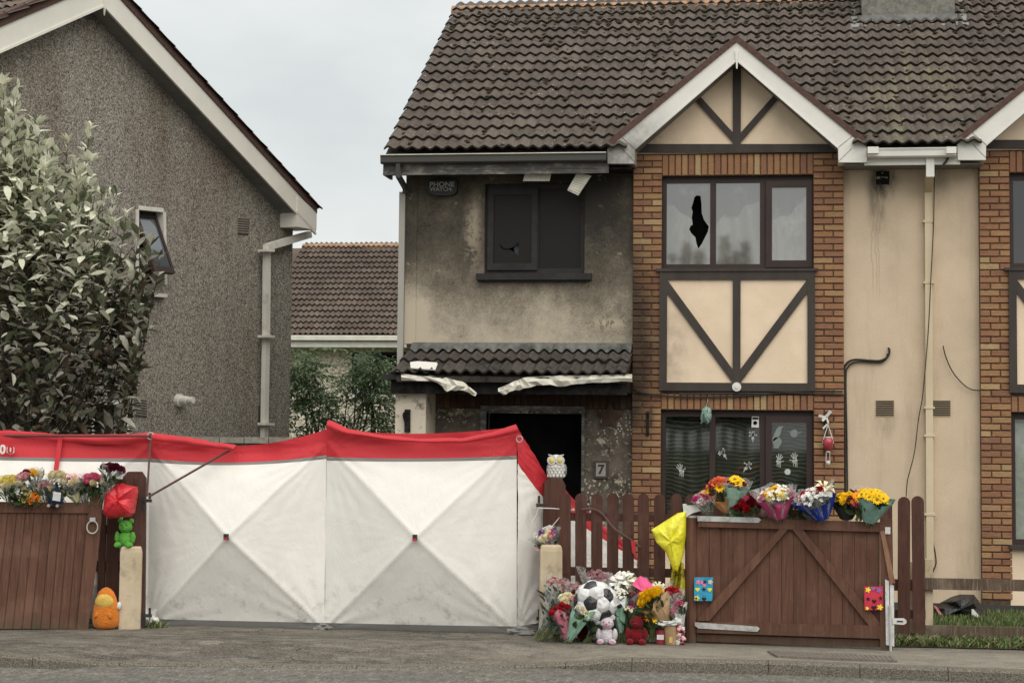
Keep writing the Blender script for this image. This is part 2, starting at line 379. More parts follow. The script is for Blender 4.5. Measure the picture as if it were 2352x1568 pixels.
plain('vent_dark', (.06, .05, .04)); plain('vent_grey', (.3, .28, .24))
plain('cable', (.03, .027, .024), .5); plain('metal', (.42, .42, .41), .4, .5); plain('black_iron', (.03, .03, .028), .6)
noisy('galvanised', (.45, .45, .44), (.62, .62, .6), 12, .45, .5, dirt=((.28, .2, .13), 14, .5)); M['galvanised'].node_tree.nodes['Principled BSDF'].inputs['Metallic'].default_value = .5
noisy('white_metal', (.55, .54, .52), (.72, .71, .69), 14, .5, .4, dirt=((.25, .2, .15), 25, .7))
def glassmat(key, base, rough=.05, ior=1.9, fn=None, spec=.5):
    g = G(key, rough, spec); g.b.inputs['IOR'].default_value = ior
    g.col(fn(g) if fn else base); M[key] = g.m
def smoky(g):
    s = g.sep(); n3 = g.noise(8, 5, .7, stretch=(1, 1, .25)); c = g.mix(g.mr(n3, .35, .75), (.125, .12, .105), (.21, .205, .18))
    zc_, zt_ = FP.p(1694, 478, -.1).z, FP.p(1694, 414, -.1).z
    edge = g.math('ADD', g.math('MULTIPLY_ADD', g.noise(1.9, 2, .5, stretch=(1, 1, .1)), 1.5, -.75), g.math('MULTIPLY_ADD', g.noise(5, 3, .5), .22, -.11))
    b = g.mr(g.math('SUBTRACT', s[2], edge), zc_ - .01, zc_ + .02); b = g.math('MULTIPLY', b, g.mr(g.math('ADD', s[2], g.math('MULTIPLY', edge, .25)), zt_ + .02, zt_ - .02))
    c = g.mix(g.math('MULTIPLY', b, .8), c, (.06, .057, .047))
    c = g.mix(g.mr(g.noise(3.2, 4, .6), .55, .75, 0, .5), c, (.3, .295, .27)); return c
glassmat('smoky_glass', None, .03, 2.6, smoky)
glassmat('dark_glass', (.02, .02, .022), .04, 1.8); glassmat('sooty_glass', (.02, .018, .016), .4, 1.4, None, .2)
glassmat('grey_glass', (.08, .09, .1), .05, 2.3)
def wavy(g):
    s = g.sep(); n = g.n('ShaderNodeMapping'); n.inputs['Scale'].default_value = (1, 0, 1); g.put(n.inputs[0], g.pos)
    sx = g.math('MULTIPLY', g.math('SINE', g.math('MULTIPLY_ADD', s[0], 9.2, .7)), .02)
    sx = g.math('ADD', sx, g.math('MULTIPLY_ADD', g.noise(2.2, 3), .16, -.08))
    f = g.math('FRACT', g.math('MULTIPLY', g.math('ADD', s[2], sx), 21.5))
    b = g.mr(g.math('ABSOLUTE', g.math('SUBTRACT', f, .5)), .04, .3, 1, 0)
    b = g.math('MULTIPLY', b, g.mr(g.noise(2.0, 3), .3, .65, .2, .8))
    return g.mix(b, (.045, .047, .038), (.21, .205, .175))
g = G('wavy_blind', .9, .1); g.col(wavy(g)); M['wavy_blind'] = g.m
glassmat('clear_glass', (.9, .9, .9), .0, 1.5)
g = M['clear_glass'].node_tree
tr = g.nodes.new('ShaderNodeBsdfTransparent'); gl = g.nodes.new('ShaderNodeBsdfGlossy'); ms = g.nodes.new('ShaderNodeMixShader'); gl.inputs[1].default_value = .03
ms.inputs[0].default_value = .06; tr.inputs[0].default_value = (.85, .87, .85, 1)
g.links.new(tr.outputs[0], ms.inputs[1]); g.links.new(gl.outputs[0], ms.inputs[2]); g.links.new(ms.outputs[0], g.nodes['Material Output'].inputs[0])

# ---------------------------------------------------------------- ground
def ground_mats():
    g = G('asphalt', .9, .2); n = g.noise(34, 4, .8); n2 = g.noise(16, 5, .75, stretch=(.8, .35, 1))
    f = g.math('ADD', g.math('MULTIPLY', n, .6), g.math('MULTIPLY', n2, .4)); c = g.ramp(f, [(.38, (.045, .042, .036)), (.47, (.135, .126, .108)), (.54, (.195, .183, .158)), (.63, (.4, .38, .33))])
    c = g.mix(g.mr(g.noise(1.3, 5, .6, stretch=(.4, 1, 1)), .4, .7, 0, .45), c, (.1, .096, .086)); g.col(c); g.bump(n, .9, .012); M['asphalt'] = g.m
    g = G('pavement', .85, .3); n = g.noise(48, 5, .78); n2 = g.noise(8, 6, .72, stretch=(.5, .8, 1))
    c = g.ramp(g.noise(1.4, 6, .65, stretch=(.5, 1.6, 1)), [(.3, (.056, .049, .04)), (.5, (.112, .1, .082)), (.7, (.19, .172, .143))])
    c = g.mix(g.mr(n2, .5, .66, 0, .7), c, (.23, .21, .172)); c = g.mix(g.mr(n2, .5, .35, 0, .75), c, (.042, .037, .03)); ck = g.voro(1.1, 'Distance', None); cr_ = g.n('ShaderNodeTexVoronoi', feature='DISTANCE_TO_EDGE'); wv_ = g.n('ShaderNodeVectorMath', operation='ADD'); nn_ = g.n('ShaderNodeTexNoise'); nn_.inputs['Scale'].default_value = 3.; g.put(nn_.inputs['Vector'], g.pos); g.put(wv_.inputs[0], g.pos); g.put(wv_.inputs[1], nn_.outputs['Color']); g.put(cr_.inputs['Vector'], wv_.outputs[0]); cr_.inputs['Scale'].default_value = .5; c = g.mix(g.math('MULTIPLY', g.mr(cr_.outputs['Distance'], .004, .011, .8, 0), g.mr(g.noise(.6, 2), .46, .56)), c, (.02, .018, .014))
    c = g.mix(g.mr(n, .5, .66, 0, .7), c, (.32, .285, .23)); c = g.mix(g.mr(n, .48, .34, 0, .75), c, (.025, .022, .017))
    for (u, v, rx, ry) in ((485, 1473, .16, .09), (740, 1478, .3, .06), (130, 1480, .25, .06)):
        p = PZ(u, v, 0); b = g.math('MULTIPLY', g.blob(p, rx * 1.3, ry * 2.2, 1), g.mr(g.noise(14, 4), .3, .5)); c = g.mix(g.mr(b, .3, .5, 0, .4 if u == 485 else .2), c, (.36, .32, .26))
    lc = g.blob(PZ(1950, 1512, 0), 4.2, 1.3, 1, .6); c = g.mix(g.math('MULTIPLY', lc, g.mr(g.noise(4, 4), .2, .7, .45, .8)), c, g.mix(.55, c, (.4, .36, .29)))
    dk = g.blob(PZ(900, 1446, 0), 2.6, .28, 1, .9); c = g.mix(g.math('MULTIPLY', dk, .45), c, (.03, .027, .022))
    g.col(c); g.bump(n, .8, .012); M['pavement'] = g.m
    g = G('kerbstone', .92, .2); n = g.noise(75, 3, .75); c = g.ramp(n, [(.32, (.06, .053, .043)), (.48, (.15, .133, .107)), (.7, (.31, .285, .235))]); g.col(c); g.bump(n, .9, .015); M['kerbstone'] = g.m
    g = G('soil', .95, .1); n = g.noise(30, 4, .7); g.col(g.mix(n, (.025, .022, .014), (.06, .055, .03))); M['soil'] = g.m
    g = G('garden', .95, .1); n = g.noise(24, 5, .7); g.col(g.mix(g.mr(g.noise(3, 3), .3, .7), (.035, .05, .018), g.mix(n, (.05, .045, .03), (.04, .06, .02)))); M['garden'] = g.m
    g = G('drive', .9, .2); n = g.noise(60, 4, .7); g.col(g.mix(g.mr(n, .3, .7), (.07, .065, .055), (.14, .13, .11))); M['drive'] = g.m
ground_mats()
KERB = [(-14., 17.3, -.02)]
for u, v, z in ((0, 1503, -.015), (130, 1512, -.03), (230, 1521, -.09), (800, 1529, -.1), (1150, 1528, -.1), (1290, 1523, -.075), (1450, 1513, -.012), (1800, 1520, -.01), (2352, 1541, -.01)):
    q = PZ(u, v, z); KERB.append((q.x, q.y, z))
KERB.append((16., KERB[-1][1] - 1.2, -.01)); KERB[0] = (-14., KERB[1][1] + .6, -.015)
def kerb_at(x):
    for a, b in zip(KERB, KERB[1:]):
        if a[0] <= x <= b[0]:
            t = (x - a[0]) / (b[0] - a[0]); t2 = t * t * (3 - 2 * t); return lerp(a[1], b[1], t), lerp(a[2], b[2], t2)
    return KERB[-1][1:]
mb = MB(); mb.add([(-400, -400, -.6), (400, -400, -.6), (400, 900, -.6), (-400, 900, -.6)], [(0, 1, 2, 3)]); kind(mb.build('ground', 'garden'), 'structure')
mb = MB(); mb.grid(lambda s, t: V((lerp(-40, 40, s), lerp(-18, 20, t), -.12)), 60, 4); kind(mb.build('road', 'asphalt'), 'structure')
def pav(s, t):
    x = lerp(-13.9, 14, s); y, z = kerb_at(x); t = t ** 1.5; yy = lerp(y + .13, 20.2, t)
    return V((x, yy, z * max(0, 1 - (yy - y - .13) / .85) + .004 * mnoise.noise(V((x * 1.5, yy * 3, 0)))))
mb = MB(); mb.grid(pav, 130, 16); pv = kind(mb.build('pavement', 'pavement', smooth=True), 'structure')
mb = MB(); mb.grid(lambda s, t: V((lerp(-7.5, -.9, s), lerp(20.1, 36, t), .012)), 2, 2); kind(mb.build('driveway', 'drive'), 'structure')
mb = MB(); mb.grid(lambda s, t: V((lerp(-30, 30, s), lerp(20.15, 110, t), -.005)), 2, 2); kind(mb.build('back_garden_ground', 'garden'), 'structure')
# kerb, stone by stone
kb = kind(link('kerb', None), 'structure'); WORLD['kerb'] = V((0, 0, 0))
ks = [PZ(u, 1525, -.05).x for u in (-320, -140, 40, 230, 420, 600, 800, 985, 1170, 1290, 1450, 1765, 1972, 2165, 2330, 2500)]
for a, b in zip(ks, ks[1:]):
    mb = MB(); nn = 6; P = []
    for i in range(nn + 1):
        xx = lerp(a + .003, b - .003, i / nn); y, z = kerb_at(xx)
        P.append([V((xx, y, -.3)), V((xx, y, z - .022)), V((xx, y + .02, z + .001)), V((xx, y + .134, z + .004)), V((xx, y + .134, -.3))])
    vs = [p for r in P for p in r]; fs = [(i * 5 + j, i * 5 + j + 1, (i + 1) * 5 + j + 1, (i + 1) * 5 + j) for i in range(nn) for j in range(4)]
    fs += [(0, 1, 2, 3, 4), tuple(nn * 5 + j for j in (4, 3, 2, 1, 0))]
    mb.add(vs, fs); mb.build('kerb_stone', 'kerbstone', kb)

# ---------------------------------------------------------------- roof tiles
def tile_mesh(name, mat, W, Gg, amp=.03, th=.03, k=10, sag=0):
    """double-roll concrete tile: x across, y up the slope, z out of the roof"""
    mb = MB(); vs = []; Lg = Gg + .05
    def wv(x): c = .5 - .5 * math.cos(4 * math.pi * x / W + .6); return amp * c ** 1.15
    for y in (0, Lg):
        for i in range(k + 1):
            x = W * 1.012 * i / k; vs.append((x, y, wv(x) + th * (1 - y / Gg)))
    for i in range(k + 1): x = W * 1.012 * i / k; vs.append((x, .004, wv(x) + th - .026))
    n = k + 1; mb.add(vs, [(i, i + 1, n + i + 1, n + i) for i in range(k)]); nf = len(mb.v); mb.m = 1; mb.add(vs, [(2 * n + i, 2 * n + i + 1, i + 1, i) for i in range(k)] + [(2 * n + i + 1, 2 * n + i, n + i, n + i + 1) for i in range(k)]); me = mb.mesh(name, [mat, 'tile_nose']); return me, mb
def tile_roof(parent, E, xd, yd, W, Gg, ncol, nrow, mat, skip=None, limit=300, amp=.03, th=.03, jit=.011, k=10):
    """individual tiles as parts, the ones past the limit joined into one"""
    zd = V(xd).cross(V(yd)).normalized(); me, src = tile_mesh('tile', mat, W, Gg, amp, th, k); cnt = 0; rest = MB(); pr = WORLD.get(parent.name, V((0, 0, 0)))
    for j in range(nrow):
        for i in range(ncol):
            o = V(E) + V(xd) * (i * W) + V(yd) * (j * Gg)
            if skip and skip(o + V(xd) * W * .5 + V(yd) * Gg * .5): continue
            o = o + V(yd) * rnd.uniform(-jit, jit) + zd * rnd.uniform(-.003, .003)
            a = rnd.uniform(-.016, .016); x2 = (V(xd) + V(yd) * a).normalized(); y2 = (V(yd) - V(xd) * a).normalized()
            m = frame_mat(o - pr, x2, y2, zd); cnt += 1
            if cnt <= limit: link('tile', me, parent, m)
            else:
                h_ = len(src.v) // 2
                rest.m = 0; rest.add([m @ q + pr for q in src.v[:h_]], [f for f, i_ in zip(src.f, src.mi) if i_ == 0])
                rest.m = 1; rest.add([m @ q + pr for q in src.v[h_:]], [tuple(a - h_ for a in f) for f, i_ in zip(src.f, src.mi) if i_ == 1])
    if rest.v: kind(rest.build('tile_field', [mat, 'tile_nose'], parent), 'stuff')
# ---------------------------------------------------------------- the semi-detached pair
WO = -.1                                           # offset of the rendered walls behind the brick bay's face
def X(u, v, off=0): return FP.p(u, v, off).x
def Z(u, v, off=0): return FP.p(u, v, off).z
EO = .42                                           # eave overhang in front of the bay
Ye = FY - EO; El = FP.p(882, 346, EO); X0 = El.x; Ze = FP.p(1180, 345, EO).z
d = ray(1043, 17); Yr = X0 * d.y / d.x; Zr = EYE.z + d.z / d.y * Yr - .03
TP = math.atan2(Zr - Ze, Yr - Ye); SL = V((0, math.cos(TP), math.sin(TP))); SLEN = math.hypot(Zr - Ze, Yr - Ye)
NROW = 16; GG = SLEN / 16.35; TW = .283
XP = X(2087, 400)                                  # the party line under the chimney
print('roof pitch', math.degrees(TP), 'run', Yr - Ye, 'rise', Zr - Ze, 'gauge', GG, 'eave', Ze, 'X0', X0, 'Yr', Yr)
XW = X(932, 560, WO); ZS = Z(1200, 404, WO)        # left wall corner, soffit level
bxl, bxr = X(1453, 700), X(1938, 700); wx0, wx1 = X(1520, 500), X(1868.5, 500)
zt = Z(1694, 353); zwt = Z(1694, 403); zsb = Z(1694, 621)
zlt = Z(1694, 905); zlw = Z(1694, 942)
ZPL = Z(2300, 1389); ZG = .03                                           # bottom of the walls
house = thing('semi_detached_house', 'fire damaged half of the pair with burnt porch, smashed windows and brick bay', 'house', (bxl, FY, 0), 'semi-detached houses in the pair')
nhouse = thing('semi_detached_house', 'undamaged cream half of the pair with its own brick bay beside the white gutter', 'house', (XP, FY, 0), 'semi-detached houses in the pair')
def part(root, name, m, mb, **k): return mb.build(name, m, root, **k)

def brick_meshes():
    out = {}
    for nm, w, h in (('full', .213, .0645), ('half', .1005, .0645), ('soldier', .0645, .213), ('snapped', .112, .0645)):
        lst = []
        for sd in range(3):
            r = random.Random(sd * 7 + len(nm)); mb = MB(); c = .006
            def j(a): return a + r.uniform(-.0025, .0025)
            f = [V((j(c), -.004 + r.uniform(-.004, .003), j(c))), V((j(w - c), -.004 + r.uniform(-.004, .003), j(c))), V((j(w - c), -.004 + r.uniform(-.004, .003), j(h - c))), V((j(c), -.004 + r.uniform(-.004, .003), j(h - c)))]
            e_ = [V((0, .008, 0)), V((w, .008, 0)), V((w, .008, h)), V((0, .008, h))]; bk = [p + V((0, .09, 0)) for p in e_]
            vs = f + e_ + bk; fs = [(0, 1, 2, 3)] + [(i, 4 + i, 4 + (i + 1) % 4, (i + 1) % 4) for i in range(4)] + [(4 + i, 8 + i, 8 + (i + 1) % 4, 4 + (i + 1) % 4) for i in range(4)]
            fs = [tuple(reversed(q)) if k else q for k, q in enumerate(fs)]
            mb.add(vs, fs); lst.append((mb.mesh('brick', 'brick'), mb))
        out[nm] = lst
    return out
BR = brick_meshes(); CRS = .0753
class Bricks:
    def __init__(s, root, limit): s.root = root; s.limit = limit; s.n = 0; s.rest = MB(); s.o = WORLD[root.name]
    def put(s, kind_, x, y, z, parent, sx=1):
        me, src = rnd.choice(BR[kind_]); p = V((x, y + rnd.uniform(-.003, .003), z)); s.n += 1
        m = Matrix.Translation(p - s.o) @ Matrix.Diagonal((sx, 1, 1, 1))
        if s.n <= s.limit: link('brick', me, parent, m)
        else: s.rest.add([m @ q + s.o for q in src.v], src.f)
    def done(s, parent):
        if s.rest.v: kind(s.rest.build('brick_field', 'brick', parent), 'stuff')
def pier(B, par, x0, x1, z1, z0, y=FY, phase=0):
    """one and a half bricks wide, alternating courses"""
    n = int((z1 - z0) / CRS); wv = x1 - x0; full = (wv - .01) * .66; half = wv - .01 - full
    for k in range(n):
        z = z1 - (k + 1) * CRS + .005
        if (k + phase) % 2: B.put('full', x0, y, z, par, full / .213); B.put('half', x0 + full + .01, y, z, par, half / .1005)
        else: B.put('half', x0, y, z, par, half / .1005); B.put('full', x0 + half + .01, y, z, par, full / .213)
def soldiers(B, par, x0, x1, z0, z1, y=FY):
    n = round((x1 - x0) / .0755); p = (x1 - x0) / n
    for i in range(n):
        me, src = rnd.choice(BR['soldier']); s.n = 0 if False else None
    return n
def soldiers(B, par, x0, x1, z0, z1, y=FY):
    n = round((x1 - x0) / .0755); p = (x1 - x0) / n
    for i in range(n):
        me, src = rnd.choice(BR['soldier']); B.n += 1
        m = Matrix.Translation(V((x0 + i * p + .005, y, z0 + .004)) - B.o) @ Matrix.Diagonal(((p - .01) / .0645, 1, (z1 - z0 - .01) / .213, 1))
        if B.n <= B.limit: link('brick', me, par, m)
        else: B.rest.add([m @ q + B.o for q in src.v], src.f)

def bay(root, dx, B, full=True, win='smoky_glass', low='void', fm='brown_plastic', bm='white_pvc', right=True):
    F = PL((dx, FY, 0), FPn); ox = dx
    def bx(mb, x0, z0, x1, z1, off, dep): return mb.box((x0 + ox, FY - off, z0), (x1 + ox, FY - off + dep, z1))
    xr = bxr
    # brick piers with mortar behind
    mb = MB(); bx(mb, bxl, ZG, wx0, zt, -.011, .3)
    if right: bx(mb, wx1, ZG, bxr, zt, -.011, .3)
    bx(mb, wx0, zwt, wx1, zt, -.011, .3); bx(mb, wx0, zlw, wx1, zlt + .09, -.011, .3); bx(mb, wx0, zsb - .1, wx1, zsb + .01, -.011, .3)
    bw = part(root, 'brickwork', 'mortar', mb)
    soldiers(B, bw, wx0 + ox, wx1 + ox, zwt, zt); soldiers(B, bw, wx0 + ox, wx1 + ox, zlw, zlt)
    zvis = Z(1694, 1135)
    pier(B, bw, bxl + ox, wx0 + ox, zt, zvis)
    if right: pier(B, bw, wx1 + ox, bxr + ox, zt, zvis, phase=1)
    nn = int((zt - zvis) / CRS); z2 = zt - nn * CRS; pb = ZPL + .008
    pier(B, bw, bxl + ox, wx0 + ox, z2, pb, phase=nn % 2)
    if right: pier(B, bw, wx1 + ox, bxr + ox, z2, pb, phase=1 + nn % 2)
    mb = MB(); bx(mb, bxl - .012, ZG - .3, bxr + .012 if right else bxr, ZPL, .012, .3); part(root, 'plinth', 'plinth', mb)
    # windows: frame, sash, panes
    def window(z0, z1, kind_, pane, hole=None):
        g = .055; xs = [wx0, X(1637, 500), X(1752, 500), wx1]; fo = -.085
        mb = MB(); bx(mb, wx0, z1 - .075, wx1, z1, fo, .07); bx(mb, wx0, z0, wx1, z0 + .06, fo, .07)
        bx(mb, wx0, z0 + .06, wx0 + .05, z1 - .075, fo, .07); bx(mb, wx1 - .05, z0 + .06, wx1, z1 - .075, fo, .07)
        for x in xs[1:3]: bx(mb, x - .032, z0 + .06, x + .032, z1 - .075, fo, .07)
        wf = part(root, 'window', fm, mb)
        mb = MB(); a, b = xs[2] + .034, wx1 - .012; bx(mb, a, z1 - .06 - .075, b, z1 - .06, fo + .03, .06); bx(mb, a, z0 + .02, b, z0 + .1, fo + .03, .06); bx(mb, a, z0 + .1, a + .07, z1 - .135, fo + .03, .06); bx(mb, b - .07, z0 + .1, b, z1 - .135, fo + .03, .06)
        part(wf, 'sash', fm, mb)
        for k in range(3):
            x0, x1 = xs[k] + (.05 if k == 0 else .034), xs[k + 1] - (.05 if k == 2 else .034)
            zz0, zz1, po = z0 + .06, z1 - .075, fo - .02
            if k == 2: x0, x1, zz0, zz1, po = a + .07, b - .07, z0 + .1, z1 - .135, fo + .005
            if k == 0 and hole:
                P = [F.at(x0, zz0, po), F.at(x1, zz0, po), F.at(x1, zz1, po), F.at(x0, zz1, po)]
                H = [FP.p(u, v, po) for u, v in hole]
                o = holed(P, [H], FPn, .006, 'pane', pane, wf); o['label'] = 'sooty pane with a jagged hole'
            else:
                mb = MB(); bx(mb, x0, zz0, x1, zz1, po, .006); part(wf, 'pane', pane, mb)
        return wf
    hole = [(1600, 449), (1609, 450), (1611, 465), (1612, 490), (1617, 505), (1628, 520), (1626, 532), (1618, 548), (1612, 560), (1604, 571), (1600, 560), (1597, 545), (1588, 536), (1583, 527), (1586, 519), (1591, 516), (1589, 500), (1591, 486), (1588, 478), (1592, 465), (1595, 453)]
    window(zsb + .02, zwt + .0, 'up', win, hole if full else None)
    zl0 = Z(1694, 1240)
    wl = window(zl0, zlw + .0, 'low', 'clear_glass')
    # sills and the half-timbered panel
    mb = MB(); bx(mb, wx0 - .065, zsb - .012, wx1 + .05, zsb + .02, .05, .14); part(root, 'sill', 'timber', mb); mb = MB(); bx(mb, wx0 - .035, zl0 - .04, wx1 + .05, zl0, .07, .15); part(root, 'sill', 'timber', mb)
    zp0, zp1 = Z(1694, 898), zsb - .012; px0, px1 = X(1515, 760), X(1872, 760)
    mb = MB(); bx(mb, px0 + .02, zp0 + .02, px1 - .02, zp1, .006, .1); part(root, 'plaster_panel', 'cream_panel', mb)
    bt = .035
    xc = X(1692, 780); bw_ = .088
    for (x0, z0, x1, z1) in ((px0, zp1 - .095, px1, zp1), (px0, zp0, px1, zp0 + .095), (px0, zp0 + .095, px0 + .086, zp1 - .095), (px1 - .086, zp0 + .095, px1, zp1 - .095), (xc - .044, zp0 + .095, xc + .044, zp1 - .095)):
        mb = MB(); bx(mb, x0, z0, x1, z1, bt, .05); part(root, 'beam', 'timber', mb)
    for sg in (-1, 1):
        ex = px0 + .086 if sg < 0 else px1 - .086
        p, q = F.at(xc + sg * .044, zp0 + .13, bt - .004), F.at(ex, zp1 - .12, bt - .004)
        dxy = (q - p).normalized(); nn_ = V((-dxy.z, 0, dxy.x)) * (.044 * (1 if sg > 0 else -1)); mb = MB()
        # brace trimmed square to the posts
        q0 = F.at(xc + sg * .044, zp0 + .095, bt - .004); q1 = F.at(xc + sg * .044, zp0 + .095 + .155, bt - .004); r1 = F.at(ex, zp1 - .095, bt - .004); r2 = F.at(ex, zp1 - .095 - .155, bt - .004)
        mb.prism([q0, r2, r1, q1], FPn, .045); part(root, 'brace', 'timber', mb)
    mb = MB(); bx(mb, wx0 - .02, ZG, wx1 + .02, zl0 - .03, -.008, .25); part(root, 'under_window_wall', 'cream_panel', mb)
    # gable: panel, timbers
    ga = FP.p(1692, 140, .0); gz0 = Z(1692, 352); gl, gr = X(1452, 340), X(1940, 340)
    mb = MB(); mb.prism([F.at(gl, gz0, .004), F.at(gr, gz0, .004), F.at(ga.x, ga.z + .15, .004)], FPn, .12); part(root, 'gable_panel', 'cream_panel', mb)
    for uv in (((1460, 331), (1926, 331), (1926, 350), (1460, 350)), ((1683, 150), (1702, 150), (1701, 331), (1683, 331)), ((1594, 228), (1607, 220), (1683, 304), (1683, 326)), ((1702, 304), (1778, 218), (1790, 224), (1702, 326))):
        mb = MB(); P = [FP.p(u, v, .04) + V((ox, 0, 0)) for u, v in uv]
        if uv[0][0] in (1594, 1702): P = [p + V((0, .004, 0)) for p in P]
        mb.prism(P, FPn, .04); part(root, 'gable_timber', 'timber', mb)
    # bargeboards with boxed feet, soffits, verge
    BO = .36
    def pp(uvs, off): return [FP.p(u, v, off) + V((ox, 0, 0)) for u, v in uvs]
    for side in (-1, 1):
        if side < 0: o_, f_, i_, bx_ = (1692, 96), (1395, 341), (1458, 341), ((1395, 341), (1428, 314.5), (1458, 341), (1457, 376), (1396, 376))
        else: o_, f_, i_, bx_ = (1692, 96), (1991, 338), (1925, 338), ((1991, 338), (1958, 312), (1925, 338), (1926, 373), (1991, 373))
        mb = MB(); k = side * .6
        mb.prism(pp([o_, (bx_[1][0], bx_[1][1]), i_, (1692, 139)], BO), FPn, .03)
        bb = part(root, 'bargeboard', bm, mb)
        mb = MB(); P0 = pp([(1692, 136), i_, (i_[0], i_[1] + 3.5), (1692, 140.5)], BO + .012); mb.prism(P0, FPn, .03); part(bb, 'trim_strip', bm, mb)
        mb = MB(); mb.prism(pp(bx_, BO + .004), FPn, BO - .01); part(bb, 'boxed_foot', bm, mb)
        jx = MB(); jx.prism(pp([bx_[1], i_, (i_[0], i_[1] + 1.1), (bx_[1][0], bx_[1][1] + 1.1)], BO + .008), FPn, .01); mid = lerp(bx_[0][0], i_[0], .52); jx.prism(pp([(mid, 340), (i_[0] - side * 2, 373), (i_[0] - side * 2, 374), (mid, 341)], BO + .008), FPn, .01); part(bb, 'joint', 'vent_dark', jx)
        mb = MB(); mb.prism(pp([(1692, 133), i_, (i_[0], i_[1] + 3), (1692, 137)], BO - .031), FPn, BO - .05); part(bb, 'soffit', 'soffit_grey', mb)
        mb = MB(); lo = (f_[0], f_[1]); up = 17
        mb.prism(pp([(1692, 96), lo, (lo[0], lo[1] - up), (1692, 80)], BO + .02), FPn, .16); part(root, 'verge', 'verge_brown', mb)
        A, Fo = FP.p(1692, 84, BO) + V((ox, 0, 0)), FP.p(f_[0], f_[1] - up + 4, BO) + V((ox, 0, 0))
        ym = lambda z: Ye + (z - Ze) / math.tan(TP) + .05
        mb = MB(); q = [A + V((0, .05, -.03)), Fo + V((0, .05, -.03)), V((Fo.x, ym(Fo.z), Fo.z - .03)), V((A.x, ym(A.z), A.z - .03))]
        n_ = (q[1] - q[0]).cross(q[3] - q[0]).normalized(); n_ = n_ if n_.z > 0 else -n_; mb.prism(q, n_, .05); part(root, 'dormer_roof', 'tile', mb)
    mb = MB(); mb.prism(pp([(1688, 116), (1696, 116), (1694, 158), (1691, 158)], BO + .02), FPn, .02); part(root, 'finial', bm, mb)
    return F

def under_gable(p, ox=0):
    a = FP.p(1692, 84, .36); l = FP.p(1395, 328, .36); r = FP.p(1991, 325, .36); x = p.x - ox
    if x < l.x - .1 or x > r.x + .1: return False
    zg = a.z - (a.z - l.z) * (a.x - x) / (a.x - l.x) if x < a.x else a.z - (a.z - r.z) * (x - a.x) / (r.x - a.x)
    return p.z < zg - .12
DX = X(2251, 700) - bxl
Bm = Bricks(house, 300)
bay(house, 0, Bm)
# ------------------------------ walls of the burnt half
wl0, wl1, wz0, wz1 = X(1113, 520, WO), X(1343, 520, WO), Z(1228, 629, WO), Z(1228, 421, WO)
zpt = Z(1200, 790, WO); YW = FY - WO
pl = PL((0, YW, 0), FPn)
up = [pl.at(XW, zpt), pl.at(bxl + .02, zpt), pl.at(bxl + .02, ZS + .25), pl.at(XW, ZS + .25)]
holed(up, [[pl.at(wl0, wz0), pl.at(wl1, wz0), pl.at(wl1, wz1), pl.at(wl0, wz1)]], FPn, .25, 'upper_wall', 'sooty_render', house)
mb = MB(); mb.box((XW - .002, YW - .012, zpt), (X(957, 600, WO), YW, ZS + .2)); part(house, 'corner_quoin', 'sooty_render', mb)
# recessed porch wall with the doorway
fo = .5; XF0, XF1 = X(908, 950, fo), X(978, 950, fo); zl_t = Z(1300, 905, WO); zl_b = Z(1300, 940, WO)
dx0, dx1, dz1 = X(1117, 1000, WO), X(1336, 1000, WO), Z(1225, 949, WO)
lo = [pl.at(XF0 + .1, ZG - .2), pl.at(dx0, ZG - .2), pl.at(dx0, dz1), pl.at(dx1, dz1), pl.at(dx1, ZG - .2), pl.at(bxl + .02, ZG - .2), pl.at(bxl + .02, zl_b), pl.at(XF0 + .1, zl_b)]
holed(lo, [], FPn, .25, 'porch_back_wall', 'porch_render', house)
mb = MB(); mb.box((XF0 + .1, YW + .012, zl_b), (bxl + .01, YW + .25, zpt)); pb_ = part(house, 'porch_brickwork', 'mortar', mb)
soldiers(Bm, pb_, X(1020, 920, WO), bxl, zl_b, zl_t + .01, YW)
Bm.done(part(house, 'hidden_brickwork', 'mortar', MB().box((bxl + .05, FY + .05, .3), (bxl + .1, FY + .1, .4))))  # unseen mortar stub buried in the pier, only carries the leftover bricks
mb = MB(); mb.box((XF0, FY - fo, ZG - .2), (XF1, YW, Z(940, 893, fo))); part(house, 'porch_side_wall', 'fin_render', mb)
mb = MB(); mb.box((X(937, 960, fo) - .035, FY - fo - .03, Z(937, 992, fo)), (X(937, 960, fo) + .03, FY - fo + .005, Z(937, 940, fo)));
mb.tube(spline([FP.p(934, 945, fo + .02), FP.p(927, 950, fo + .05), FP.p(928, 960, fo + .06), FP.p(933, 975, fo + .03)], 4), .012, 5); part(house, 'burnt_lamp', 'charred', mb)
